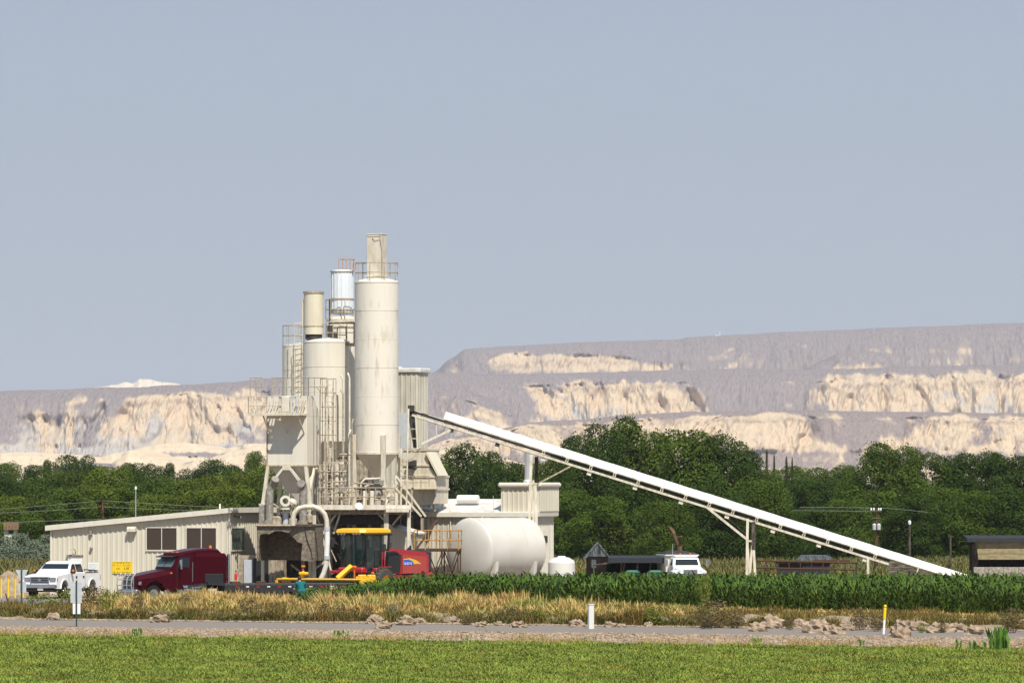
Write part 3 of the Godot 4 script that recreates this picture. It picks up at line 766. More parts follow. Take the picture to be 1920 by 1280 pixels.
func vegetation() -> void:
	var r := RandomNumberGenerator.new()
	r.seed = 5
	var nz := FastNoiseLite.new()
	nz.seed = 8; nz.frequency = 0.12; nz.fractal_octaves = 3
	# mown hay
	var ps := []
	while ps.size() < 46000:
		var d := r.randf_range(221.0, 302.0)
		var x := r.randf_range(-0.076, 0.076) * d
		if d > shoulder_d(x) - 0.3 + nz.get_noise_2d(x * 5.0, 3.0) * 1.6: continue
		var k := nz.get_noise_2d(x * 2.5, d * 1.2)
		var t := 1.0 + k * 0.45 + r.randf_range(-0.28, 0.28)
		var dry := smoothstep(0.1, 0.5, nz.get_noise_2d(x * 4.0 + 60.0, d * 2.0)) * r.randf()
		ps.append(place(r, Vector3(x, 0, -d), r.randf_range(0.8, 1.4), r.randf_range(0.55, 1.25) * (1.0 + k * 0.4), Color(t * (1.0 + dry * 0.5), t * (1.0 - dry * 0.05), t)))
	scatter("hay_field", "short pale green hay field across the bottom of the view", "hay field", blades(3, 22, 0.36, 0.07, 0.24, 0.05, 0.9), M.hay_leaf, ps)
	# corn
	ps = []
	var d0 := 318.0
	while d0 < 367.0:
		var x := -11.0
		while x < 29.0:
			var d := d0 + r.randf_range(-0.08, 0.08)
			if d > corn_d(x) + nz.get_noise_2d(x, 9.0) * 1.2 and d < 366.0 and x > -10.2 - (d - 350.0) * 0.03 and x < 0.0745 * d + 1.0:
				var t := r.randf_range(0.8, 1.2)
				var e := Transform3D(Basis(Vector3.UP, r.randf() * TAU).scaled_local(Vector3(1, lerpf(0.56, 0.98, smoothstep(-10.0, -4.0, x)) * r.randf_range(0.78, 1.16), 1)), Vector3(x + r.randf_range(-0.06, 0.06), 0, -d))
				ps.append([e, Color(t * r.randf_range(0.92, 1.1), t, t)])
			x += 0.24
		d0 += 0.62
	scatter("corn_field", "dense dark green corn standing between the road bank and the plant", "corn", corn_row(4), M.corn_leaf, ps)
	# dry grass between the bank and the corn, and round the truck
	ps = []
	while ps.size() < 15000:
		var x := r.randf_range(-27.0, 25.0)
		var d := r.randf_range(far_d(x) + 5.0, corn_d(x) + (0.3 if x > -8.0 else 14.0))
		var k := nz.get_noise_2d(x * 1.4, d * 1.4)
		var back := smoothstep(bank_d(x) - 6.0, bank_d(x) + 2.0, d)
		if x < -21.0 and d > 346.0 or hides_rock(x, d): continue
		if r.randf() > 0.25 + back * 0.9 + k * 0.9: continue
		if absf(x + 19.0) < 2.6 and d > 345.0 and r.randf() < 0.8: continue
		var t := r.randf_range(0.8, 1.15) + k * 0.2
		var green := smoothstep(0.0, 0.45, nz.get_noise_2d(x * 1.1 + 40.0, d) ) * 0.5
		ps.append(place(r, Vector3(x, 0.05, -d), r.randf_range(0.8, 1.3), r.randf_range(0.6, 1.15) * maxf(0.35, 0.66 + nz.get_noise_2d(x * 5.0, d * 3.0) * 1.0 + k * 0.5 + back * 0.3) * (lerpf(0.78, 0.34, smoothstep(-3.0, 15.0, x)) if x > -9.0 else 0.60 if x > -14.2 else 0.70 if x > -20.0 else 0.3), Color(t * (1.0 - green * 0.5), t, t * (1.0 - green * 0.4))))
	scatter("dry_grass", "tall golden dry grass along the bank in front of the corn and truck", "grass", blades(7, 22, 0.5, 0.5, 1.05, 0.028, 0.45, 1.6), M.straw, ps)
	# green and olive weeds low on the bank
	ps = []
	while ps.size() < 17000:
		var x := r.randf_range(-27.0, 25.0)
		var d := far_d(x) + 1.3 + pow(r.randf(), 1.35) * (corn_d(x) - far_d(x) - 0.5)
		var k := nz.get_noise_2d(x * 1.6 + 90.0, d * 1.6)
		if r.randf() > 0.42 + k * 1.7: continue
		if x < -21.0 and d > 346.0 or hides_rock(x, d): continue
		var t := r.randf_range(0.7, 1.2)
		var clump := nz.get_noise_2d(x * 4.0 + 33.0, d * 3.0)
		ps.append(place(r, Vector3(x, 0.05, -d), r.randf_range(0.8, 1.3), r.randf_range(0.45, 1.1) * maxf(0.35, 0.8 + clump * 1.3), Color(t * (1.1 + clump * 0.5) * r.randf_range(0.9, 1.2), t, t)))
	scatter("bank_weeds", "low olive green weeds growing over the dirt bank", "weeds", blades(9, 26, 0.5, 0.2, 0.62, 0.045, 0.7), M.weed_green, ps)
	# sparse tufts on the gravel shoulder
	ps = []
	while ps.size() < 1000:
		var x := r.randf_range(-25.0, 22.0)
		var e := absf(r.randfn()) * 4.2
		var d := shoulder_d(x) - 0.6 + e
		if d > near_d(x) - 1.0 or nz.get_noise_2d(x * 2.2, d * 0.8 + 20.0) < -0.02: continue
		var t := r.randf_range(0.75, 1.15)
		var g := r.randf() < 0.35
		ps.append(place(r, Vector3(x, 0, -d), r.randf_range(0.5, 1.0), r.randf_range(0.2, 0.55), Color(t * 0.45, t * 0.62, t * 0.4) if g else Color(t * 0.92, t * 0.9, t)))
	scatter("shoulder_grass", "thin dry tufts on the gravel shoulder beside the hay", "grass", blades(11, 16, 0.4, 0.3, 0.9, 0.025, 0.6), M.straw, ps)
	# loose stones on the shoulder and along the bank's foot
	var st := B.new()
	st.colored = true
	for k in 5:
		st.col = Color.WHITE * r.randf_range(0.7, 1.15)
		st.lathe(Vector3(r.randfn() * 0.35, 0, r.randfn() * 0.35), [Vector2(0.05, -0.01), Vector2(0.06, 0.02), Vector2(0.03, 0.05), Vector2(0, 0.055)], 6)
	ps = []
	while ps.size() < 5000:
		var x := r.randf_range(-25.0, 23.0)
		var d := r.randf_range(shoulder_d(x), near_d(x)) if r.randf() < 0.7 else far_d(x) + absf(r.randfn()) * 2.0
		var t := r.randf_range(0.7, 1.2)
		ps.append(place(r, Vector3(x, 0.01, -d), r.randf_range(0.5, 1.6), r.randf_range(0.5, 1.4), Color(t, t, t)))
	scatter("loose_stones", "loose small stones scattered on the gravel shoulder and bank", "gravel", st.mesh(), M.rock, ps)
	# far grass between corn and trees
	ps = []
	while ps.size() < 9000:
		var d := r.randf_range(470.0, 560.0)
		var x := r.randf_range(-0.075, 0.075) * d
		var t := r.randf_range(0.7, 1.1) + 0.25 * nz.get_noise_2d(x * 0.6, d * 0.6)
		var g := 0.5 + 0.5 * nz.get_noise_2d(x * 0.4, d * 0.4 + 80.0)
		ps.append(place(r, Vector3(x, 0, -d), r.randf_range(1.2, 2.2), r.randf_range(0.6, 1.2), Color(t * lerpf(0.24, 0.58, g), t * lerpf(0.46, 0.66, g), t * 0.5)))
	scatter("meadow_grass", "yellow-green meadow grass in front of the trees", "grass", blades(13, 18, 0.6, 0.3, 0.8, 0.06, 0.5), M.straw, ps)
	# single tall weeds by the road
	var wd := [["tall_weed", "tall bright green clump of upright weeds on the gravel at the right", 1873, 1166, 40, 268.5, 60, 0.07], ["small_weed", "small green weed at the hay's edge below the big corn gap", 1420, 1190, 24, 280.0, 16, 0.05], ["small_weed", "dark thin weed on the gravel left of the tall clump", 1798, 1188, 18, 273.0, 10, 0.05], ["small_weed", "leafy green weed at the hay's edge below the golden grass, left of centre", 636, 1178, 30, 291.0, 18, 0.05], ["small_weed", "green weed at the hay's edge below the red truck", 252, 1172, 24, 297.0, 16, 0.05], ["small_weed", "reddish thin weed on the gravel near the centre", 872, 1186, 14, 286.0, 8, 0.04], ["small_weed", "thin weed on the gravel right of the white marker post", 1615, 1192, 10, 277.0, 8, 0.04], ["small_weed", "low bushy weed left of the tall clump at the hay's edge", 1832, 1196, 26, 268.0, 22, 0.06]]
	for i in wd.size():
		var k: Array = wd[i]
		var h := Y(k[3], k[5])
		var mi := MeshInstance3D.new()
		mi.mesh = blades(40 + i, k[6], k[4] / F * k[5] * 0.55, h * 0.45, h, k[7], 0.22, 1.8, 4)
		mi.material_override = M.weed_tall
		mi.name = numbered(k[0])
		add_child(mi)
		mi.position = G(k[2], k[5])
		tag(mi, k[1], "weed")

var rock_spots := []
func hides_rock(x: float, d: float) -> bool:
	for k in rock_spots:
		if absf(x - k.x) < k.z * 0.62 and d < k.y + 0.3 and d > k.y - 4.0: return hash(int(x * 50.0)) % 10 < 7
	return false

func rock_mesh(sd: int) -> ArrayMesh:
	var f := FastNoiseLite.new()
	f.seed = sd; f.frequency = 0.9; f.fractal_octaves = 4
	var b := B.new()
	b.colored = true
	var m := 16; var k := 10
	var at := func(i: int, j: int) -> Vector3:
		var a := TAU * i / m; var e := lerpf(-0.35, PI / 2, float(j) / k)
		var d := Vector3(cos(a) * cos(e), sin(e), sin(a) * cos(e))
		var s := 0.5 + 0.30 * f.get_noise_3dv(d * 1.6) + 0.12 * f.get_noise_3dv(d * 5.0)
		d = d * s
		return Vector3(d.x, maxf(-0.12, minf(d.y, 0.42 + 0.2 * f.get_noise_2d(d.x * 3, d.z * 3))) * 1.3, d.z)
	for j in k:
		for i in m:
			var q := [at.call(i, j), at.call(i + 1, j), at.call(i + 1, j + 1), at.call(i, j + 1)]
			var t := 1.0 + 0.3 * f.get_noise_3dv(q[0] * 3.0)
			b.col = Color(t, t * 0.99, t * 0.98)
			b.quad(q[0], q[1], q[2], q[3], (q[0] + q[2]) / 2)
	return b.mesh()

func rocks() -> void:
	var mm := []
	for i in 7: mm.append(rock_mesh(60 + i * 3))
	var px := [100, 1158, 22, 180, 1152, 40, 256, 1155, 26, 276, 1152, 32, 300, 1161, 30, 322, 1148, 28, 545, 1158, 32, 582, 1152, 34, 676, 1146, 22, 704, 1164, 26, 713, 1150, 26, 719, 1171, 36, 761, 1164, 38, 770, 1153, 30, 786, 1165, 22, 816, 1157, 34, 847, 1162, 36, 895, 1155, 32, 904, 1171, 22, 934, 1170, 14, 971, 1172, 26, 994, 1161, 16, 1036, 1165, 22, 1081, 1170, 26, 1144, 1171, 22, 1167, 1173, 15, 1216, 1172, 15, 1242, 1168, 26, 1286, 1167, 16, 1400, 1168, 26, 1420, 1178, 30, 1446, 1168, 46, 1500, 1170, 34, 1531, 1174, 60, 1562, 1180, 42, 1586, 1177, 26, 1629, 1174, 24, 1688, 1188, 46, 1692, 1173, 38, 1723, 1173, 42, 1748, 1183, 22, 1757, 1174, 32, 1777, 1179, 34, 1797, 1176, 38, 1826, 1184, 30, 1846, 1183, 22, 1913, 1171, 24]
	var all := []
	for i in range(0, px.size(), 3): all.append([px[i], px[i + 1], px[i + 2]])
	var r := RandomNumberGenerator.new()
	r.seed = 6
	for i in all.size():
		var k: Array = all[i]
		var d: float = 89245.0 / (k[1] + k[2] * 0.22 - HZ)
		var s: float = k[2] / F * d * (1.15 if k[2] < 32 else 0.92)
		var o := MeshInstance3D.new()
		o.mesh = mm[r.randi() % mm.size()]
		o.material_override = M.rock
		o.name = numbered("rock")
		add_child(o)
		o.position = G(k[0], d) + Vector3(0, s * 0.05, 0)
		o.rotation = Vector3(r.randf_range(-0.25, 0.25), r.randf() * TAU, r.randf_range(-0.25, 0.25))
		o.scale = Vector3(s, s * r.randf_range(0.62, 0.92), s)
		rock_spots.append(Vector3(X(k[0], d), d, s))
		tag(o, "%s tan rock on the road bank, %s" % ["big" if k[2] > 34 else "middling" if k[2] > 24 else "small", landmark(k[0], all, i)[0]], "rock", "rocks along the road bank")

# ---------------------------------------------------------------- buildings
func wall_panels(o: Node3D, m: Material, x0: float, x1: float, y0: float, ya: float, yb: float, z: float, side: bool, w := 0.9) -> void:
	# metal sheets side by side on the front (facing +z) or, with side, on the right-hand end (facing +x, x runs along -z)
	var cnt := maxi(1, int(round((x1 - x0) / w)))
	for i in cnt:
		var b := B.new()
		if side: b.xf = Transform3D(Basis(Vector3.UP, PI / 2), Vector3.ZERO)
		var a := lerpf(x0, x1, float(i) / cnt) + 0.004; var e := lerpf(x0, x1, float(i + 1) / cnt) - 0.004
		b.ribbed(a, e, y0, lerpf(ya, yb, float(i) / cnt), lerpf(ya, yb, float(i + 1) / cnt), z + (0.004 if i % 2 else 0.0))
		put(b, "wall_panel", m, o)

func text_bars(b: B, x0: float, x1: float, y: float, h: float, z: float, sd: int) -> void:   # a line of print too small to read
	var r := RandomNumberGenerator.new()
	r.seed = sd
	var x := x0
	while x < x1 - h * 0.4:
		if r.randf() < 0.16: x += h * 0.7; continue
		b.box(Vector3(x + h * 0.14, y, z), Vector3(h * 0.16, h, 0.006))
		if r.randf() < 0.7: b.box(Vector3(x + h * 0.34, y + (h * 0.42 if r.randf() < 0.5 else -h * 0.42), z), Vector3(h * 0.24, h * 0.16, 0.006))
		if r.randf() < 0.6: b.box(Vector3(x + h * 0.54, y, z), Vector3(h * 0.16, h, 0.006))
		x += h * 0.85

func office() -> void:
	var o := thing("office_building", "long low beige metal building with two brown windows behind the red truck", "building", G(430, 398), YAW)
	var b := B.new()
	b.prism([Vector2(-10.38, 0), Vector2(-0.02, 0), Vector2(-0.02, 4.55), Vector2(-10.38, 3.6)], -7.0, -0.02)
	put(b, "wall", M.wall_beige, o)
	wall_panels(o, M.wall_beige, -10.4, 0.0, 0.0, 3.6, 4.55, 0.0, false)
	wall_panels(o, M.wall_beige, 0.0, 7.0, 0.0, 4.55, 4.55, 0.0, true)
	b = B.new()
	b.prism([Vector2(-10.62, 3.60), Vector2(0.2, 4.60), Vector2(0.2, 4.74), Vector2(-10.62, 3.74)], -7.3, 0.22)
	put(b, "roof", M.roof_metal, o)
	b = B.new()
	b.prism([Vector2(-10.66, 3.50), Vector2(0.24, 4.51), Vector2(0.24, 4.78), Vector2(-10.66, 3.78)], 0.225, 0.29)
	b.span(0.205, 0.27, 4.5, 4.78, -7.3, 0.22)
	put(b, "fascia", M.trim, o)
	for k in [[0.02, 4.5], [-10.4, 3.5]]:
		b = B.new()
		b.cbox(Vector3(k[0], k[1] / 2, 0.02), Vector3(0.12, k[1], 0.12), 0.02)
		put(b, "corner_trim", M.trim, o)
	for w in [[-4.79, -3.05], [-2.47, -0.76]]:
		var win := put(B.new(), "window", M.trim, o)
		b = B.new()
		b.span(w[0] - 0.06, w[1] + 0.06, 2.40, 2.47, 0.0, 0.09)
		b.span(w[0] - 0.06, w[1] + 0.06, 3.66, 3.71, 0.0, 0.07)
		b.span(w[0] - 0.06, w[0], 2.47, 3.66, 0.0, 0.07)
		b.span(w[1], w[1] + 0.06, 2.47, 3.66, 0.0, 0.07)
		b.span((w[0] + w[1]) / 2 - 0.02, (w[0] + w[1]) / 2 + 0.02, 2.47, 3.66, 0.045, 0.062)
		win.mesh = b.mesh()
		win.mesh.surface_set_material(0, M.trim)
		for h in [[w[0], (w[0] + w[1]) / 2 - 0.02], [(w[0] + w[1]) / 2 + 0.02, w[1]]]:
			b = B.new()
			b.span(h[0], h[1], 2.47, 3.66, 0.0, 0.052)
			put(b, "pane", M.glass_brown, win)
	var sw := put(B.new(), "window", M.trim, o)
	b = B.new()
	b.span(0.0, 0.09, 2.40, 2.47, -2.3, -0.12)
	b.span(0.0, 0.07, 3.64, 3.70, -2.3, -0.12)
	b.span(0.0, 0.07, 2.47, 3.64, -0.18, -0.12)
	b.span(0.0, 0.07, 2.47, 3.64, -2.3, -2.24)
	sw.mesh = b.mesh(); sw.mesh.surface_set_material(0, M.trim)
	b = B.new()
	b.span(0.0, 0.05, 2.47, 3.64, -2.24, -0.18)
	put(b, "pane", M.glass_green, sw)
	var door := put(B.new(), "door", M.white_paint, o)
	b = B.new()
	b.cbox(Vector3(-8.98, 1.06, 0.05), Vector3(0.84, 2.12, 0.05), 0.01)
	door.mesh = b.mesh(); door.mesh.surface_set_material(0, M.white_paint)
	b = B.new()
	b.span(-9.46, -8.5, 2.14, 2.2, 0.0, 0.16)
	put(b, "lintel", M.steel_rail, door)
	b = B.new()
	text_bars(b, -9.15, -8.78, 1.72, 0.14, 0.078, 3)
	put(b, "notice", M.print_red, door)
	b = B.new()
	b.sweep([Vector3(-8.98, 2.24, 0.04), Vector3(-8.93, 2.36, 0.12), Vector3(-8.97, 2.5, 0.22), Vector3(-9.08, 2.52, 0.28)], 0.03, 6)
	b.lathe(Vector3(-9.1, 2.44, 0.28), [Vector2(0.0, 0.1), Vector2(0.05, 0.09), Vector2(0.10, 0.0)], 10)
	put(b, "door_lamp", M.steel_rail, o)
	for w in [[-8.05, 3.38, 0.16], [-8.02, 2.55, 0.08]]:
		b = B.new()
		b.cbox(Vector3(w[0], w[1], 0.1), Vector3(0.16, w[2] * 1.6, 0.2), 0.03)
		put(b, "wall_lamp", M.duct_grey, o)
	b = B.new()
	b.prism([Vector2(0.0, 0.0), Vector2(0.36, -0.06), Vector2(0.36, 0.1), Vector2(0.30, 0.2), Vector2(0.0, 0.24)], -0.24, 0.24, Vector3(-5.6, 3.52, 0.0), Basis(Vector3(0, 0, 1), Vector3(0, 1, 0), Vector3(-1, 0, 0)))
	put(b, "vent_hood", M.steel_cream, o)
	for c in [[0.15, 4.3], [0.3, 4.25]]:
		b = B.new()
		b.cbox(Vector3(0.1, c[1], -c[0] * 4.0 - 0.1), Vector3(0.2, 0.12, 0.12), 0.02)
		put(b, "camera_housing", M.duct_grey, o)
	b = B.new()
	b.cbox(Vector3(-0.55, 4.40, 0.06), Vector3(0.12, 0.16, 0.1), 0.02)
	put(b, "wall_lamp", M.sign_back, o)
	b = B.new()
	b.tube(Vector3(-1.0, 4.6, -1.2), Vector3(-1.0, 4.98, -1.2), 0.05, 0.05, 8)
	put(b, "roof_vent", M.white_paint, o)
	# the signs are screwed to the wall
	var s := thing("yellow_sign", "yellow sign with rows of small black print on the beige wall", "sign", o.position + Basis(Vector3.UP, YAW) * Vector3(-6.22, 1.17, 0.05), YAW)
	b = B.new()
	b.cbox(Vector3(0, 0.33, 0.01), Vector3(1.18, 0.66, 0.02), 0.006)
	put(b, "plate", M.sign_yellow, s)
	for k in [[-0.54, 0.54, 0.60, 0.07], [-0.34, -0.08, 0.27, 0.09], [0.12, 0.42, 0.28, 0.14], [-0.5, 0.54, 0.07, 0.065]]:
		b = B.new()
		text_bars(b, k[0], k[1], k[2], k[3], 0.024, 11 + int(k[2] * 20.0))
		put(b, "print_line", M.print_black, s).set_meta("kind", "stuff")
	b = B.new()
	text_bars(b, -0.54, 0.54, 0.46, 0.075, 0.024, 12)
	put(b, "print_line", M.print_red, s).set_meta("kind", "stuff")
	s = thing("white_sign", "small white notice board on the beige wall above the pickup's bed", "sign", o.position + Basis(Vector3.UP, YAW) * Vector3(-7.92, 1.36, 0.05), YAW)
	b = B.new()
	b.cbox(Vector3(0, 0.2, 0.01), Vector3(0.6, 0.4, 0.02), 0.006)
	put(b, "plate", M.sign_white, s)
	for k in 4:
		b = B.new()
		text_bars(b, -0.24, 0.24, 0.32 - k * 0.08, 0.04, 0.024, 20 + k)
		put(b, "print_line", M.print_grey, s).set_meta("kind", "stuff")
	# mast behind the roof
	var d := 408.0
	var a := thing("antenna_mast", "thin grey antenna mast standing behind the beige building's roof", "antenna", G(254, d))
	b = local(a)
	b.tube(G(254, d), P(254, 918, d), 0.035, 0.025, 6)
	put(b, "mast", M.galvanised, a)
	b = local(a)
	b.lathe(P(254, 918, d), [Vector2(0.0, 0.2), Vector2(0.05, 0.16), Vector2(0.06, 0.04), Vector2(0.03, 0.0)], 8)
	put(b, "aerial_tip", M.white_paint, a)
	# grey door panel and a black sheet for the dark doorway at the foot of the plant
	b = B.new()
	var o2 := thing("plant_wall", "corrugated lower wall with pale door leaf and doorway painted black under the loading hood", "wall", G(475, 396.5), YAW)
	b.span(-0.9, 1.72, 0.0, 2.2, -0.5, -0.02)
	put(b, "wall", M.steel_dirty, o2)
	wall_panels(o2, M.steel_dirty, 0.9, 1.72, 0.0, 2.05, 2.05, 0.0, false)
	b = B.new()
	b.cbox(Vector3(-0.28, 0.98, 0.06), Vector3(0.5, 1.96, 0.06), 0.01)
	put(b, "door", M.sign_back, o2)
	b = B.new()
	b.span(0.02, 0.86, 0.0, 2.05, -0.01, 0.03)  # black sheet painted for the dark inside of the opening
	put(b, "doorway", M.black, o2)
	s = thing("fire_extinguisher", "red fire extinguisher hung on the beige wall right of the red truck", "fire extinguisher", P(443, 1088, 396.2), YAW)
	b = B.new()
	b.lathe(Vector3(0, 0, 0.1), [Vector2(0.0, 0.0), Vector2(0.085, 0.01), Vector2(0.085, 0.36), Vector2(0.05, 0.43), Vector2(0.025, 0.45), Vector2(0.025, 0.5)], 12)
	put(b, "cylinder", M.red_paint, s)
	b = B.new()
	b.box(Vector3(0, 0.53, 0.12), Vector3(0.05, 0.04, 0.16)); b.sweep([Vector3(0.03, 0.5, 0.1), Vector3(0.12, 0.45, 0.1), Vector3(0.13, 0.2, 0.1)], 0.015, 6)
	put(b, "valve", M.black, s)

func batch_building() -> void:
	var d := 403.0
	var o := thing("batch_building", "cream corrugated plant building with raised roof block behind the white tank", "building", G(1004, d), YAW)
	var b := B.new()
	b.prism([Vector2(0.02, 0), Vector2(3.28, 0), Vector2(3.28, 5.1), Vector2(0.02, 4.42)], -9.2, -0.02, Vector3.ZERO, Basis(Vector3(0, 0, -1), Vector3(0, 1, 0), Vector3(1, 0, 0)))
	put(b, "wall", M.wall_grey, o)
	wall_panels(o, M.wall_grey, -9.2, 0.0, 0.0, 4.4, 4.4, 0.0, false)  # greyer front sheets: the shade of this wall is in their colour
	wall_panels(o, M.trim, 0.0, 3.3, 0.0, 4.4, 5.08, 0.0, true)  # paler end sheets: the lit side is put into the colour
	b = B.new()
	b.prism([Vector2(-0.2, 4.38), Vector2(3.5, 5.12), Vector2(3.5, 5.22), Vector2(-0.2, 4.48)], -9.4, 0.16, Vector3.ZERO, Basis(Vector3(0, 0, -1), Vector3(0, 1, 0), Vector3(1, 0, 0)))
	put(b, "roof", M.roof_metal, o)
	b = B.new()
	b.span(-9.4, 0.16, 4.24, 4.47, 0.205, 0.28)
	b.span(0.165, 0.22, 4.26, 4.52, -3.4, 0.2)
	put(b, "fascia", M.trim, o)
	var blk := put(B.new(), "roof_block", M.trim, o)
	b = B.new()
	b.span(-2.0, 0.23, 4.3, 5.95, -3.5, -0.02)
	blk.mesh = b.mesh(); blk.mesh.surface_set_material(0, M.wall_beige)
	wall_panels(blk, M.wall_beige, -2.0, 0.25, 4.48, 5.95, 5.95, 0.0, false, 1.1)
	wall_panels(blk, M.wall_beige, 0.0, 3.5, 4.55, 5.95, 5.95, 0.25, true, 1.1)
	b = B.new()
	b.cbox(Vector3(-0.88, 6.0, -1.7), Vector3(2.5, 0.26, 3.8), 0.08)
	put(b, "block_cap", M.trim, blk)
	b = B.new()
	b.cbox(Vector3(0.06, 3.0, -1.6), Vector3(0.12, 0.4, 0.5), 0.03)
	put(b, "wall_vent", M.dark_metal, o)
	b = B.new()
	b.tube(Vector3(-0.9, 5.9, -1.4), Vector3(-0.9, 7.9, -1.4), 0.175, 0.175, 14)
	put(b, "vent_pipe", M.galvanised, blk)
	b = B.new()
	b.lathe(Vector3(-0.9, 6.1, -1.4), [Vector2(0.18, 0.0), Vector2(0.24, 0.0), Vector2(0.24, 0.12), Vector2(0.18, 0.2)], 14)
	put(b, "pipe_collar", M.sign_back, blk)
	b = B.new()
	b.tube(Vector3(-5.1, 5.2, -1.8), Vector3(-3.9, 5.2, -1.8), 0.24, 0.24, 16)
	put(b, "roof_duct", M.white_paint, o)
	b = B.new()
	b.tube(Vector3(-2.4, 4.5, 0.14), Vector3(-2.4, 5.4, 0.14), 0.015, 0.015, 5)
	b.tube(Vector3(-4.9, 4.6, 0.1), Vector3(-4.9, 0.2, 0.1), 0.04, 0.04, 6)
	b.sweep([Vector3(-3.0, 4.2, 0.3), Vector3(-2.0, 3.8, 0.9), Vector3(-1.3, 2.9, 1.3), Vector3(-1.0, 1.2, 1.5), Vector3(-1.1, 0.0, 1.5)], 0.04, 6)
	put(b, "conduit", M.steel_cream, o)
	# tower that houses the head of the conveyor
	o = thing("bin_tower", "tall grey-cream corrugated tower behind the tallest silo, conveyor head against it", "tower", G(785, 406), YAW)
	b = B.new()
	b.span(-2.6, -0.02, 0.0, 12.2, -1.6, -0.02)
	put(b, "wall", M.wall_grey, o)
	wall_panels(o, M.wall_grey, -2.6, 0.0, 3.0, 12.2, 12.2, 0.0, false)
	wall_panels(o, M.wall_grey, 0.0, 1.6, 3.0, 12.2, 12.2, 0.0, true)
	b = B.new()
	b.cbox(Vector3(-1.3, 12.35, -0.8), Vector3(2.85, 0.26, 1.85), 0.05)
	b.span(-1.35, -1.15, 12.48, 12.58, -0.5, -0.3)
	put(b, "roof", M.roof_metal, o)
	b = B.new()
	b.span(-1.2, -0.55, 7.4, 10.0, 0.04, 0.09)
	put(b, "access_door", M.sign_back, o)

	o = thing("rear_bin_house", "grey corrugated low building behind the silo cones", "building", G(752, 412), YAW)
	b = B.new()
	b.span(-5.2, -0.02, 0.0, 7.6, -3.0, -0.02)
	put(b, "wall", M.wall_grey, o)
	wall_panels(o, M.steel_dirty, -5.2, 0.0, 3.0, 7.6, 7.6, 0.0, false)
	b = B.new()
	b.cbox(Vector3(-2.6, 7.7, -1.5), Vector3(5.5, 0.16, 3.3), 0.03)
	put(b, "roof", M.roof_metal, o)

func small_shed() -> void:
	var d := 394.5
	var o := thing("lean_to_shed", "small corrugated lean-to with sloping top right of the machine's cab", "shed", G(770, d), YAW)
	var b := B.new()
	b.prism([Vector2(-1.32, 0), Vector2(0, 0), Vector2(0, 3.38), Vector2(-1.32, 3.74)], -2.4, -0.02)
	put(b, "wall", M.wall_beige, o)
	wall_panels(o, M.wall_beige, -1.32, 0.0, 0.0, 3.72, 3.36, 0.0, false, 0.66)
	b = B.new()
	b.prism([Vector2(-1.4, 3.76), Vector2(0.1, 3.35), Vector2(0.1, 3.42), Vector2(-1.4, 3.83)], -2.5, 0.1)
	put(b, "roof", M.trim, o)

# ---------------------------------------------------------------- silos
func railing(b: B, c: Vector3, r: float, h: float, posts: int, a0 := 0.0, a1 := TAU, t := 0.022) -> void:
	for k in posts:
		var a := lerpf(a0, a1, float(k) / (posts if a1 - a0 > 6.2 else posts - 1))
		var p := c + Vector3(sin(a) * r, 0, cos(a) * r)
		b.tube(p, p + Vector3(0, h, 0), t, t, 5)
	for y in [0.5, 1.0]:
		for k in 24:
			var e0 := lerpf(a0, a1, k / 24.0); var e1 := lerpf(a0, a1, (k + 1) / 24.0)
			b.tube(c + Vector3(sin(e0) * r, h * y, cos(e0) * r), c + Vector3(sin(e1) * r, h * y, cos(e1) * r), t, t, 5, false)

func rail_line(b: B, a: Vector3, e: Vector3, h: float, posts: int, t := 0.024) -> void:
	for k in posts:
		var p := a.lerp(e, float(k) / (posts - 1))
		b.tube(p, p + Vector3(0, h, 0), t, t, 5)
	for y in [0.5, 1.0]:
		b.tube(a + Vector3(0, h * y, 0), e + Vector3(0, h * y, 0), t, t, 5)

func ladder(b: B, p: Vector3, y1: float, w := 0.4, t := 0.02) -> void:
	for s in [-0.5, 0.5]:
		b.tube(p + Vector3(w * s, 0, 0), Vector3(p.x + w * s, y1, p.z), t, t, 5)
	var y := p.y + 0.15
	while y < y1:
		b.tube(Vector3(p.x - w / 2, y, p.z), Vector3(p.x + w / 2, y, p.z), t * 0.8, t * 0.8, 5)
		y += 0.3

func cage(b: B, p: Vector3, y1: float, r := 0.36, bars := 5, t := 0.016) -> void:   # hoops in front of a ladder
	var y := p.y
	while y <= y1 + 0.01:
		for k in 10:
			var a0 := lerpf(-PI / 2, PI / 2, k / 10.0); var a1 := lerpf(-PI / 2, PI / 2, (k + 1) / 10.0)
			b.tube(Vector3(p.x + sin(a0) * r, y, p.z + cos(a0) * r * 1.5), Vector3(p.x + sin(a1) * r, y, p.z + cos(a1) * r * 1.5), t, t, 5, false)
		y += (y1 - p.y) / maxf(1.0, round((y1 - p.y) / 0.75))
	for k in bars:
		var a := lerpf(-PI / 2, PI / 2, float(k) / (bars - 1))
		b.tube(Vector3(p.x + sin(a) * r, p.y, p.z + cos(a) * r * 1.5), Vector3(p.x + sin(a) * r, y1, p.z + cos(a) * r * 1.5), t, t, 5)

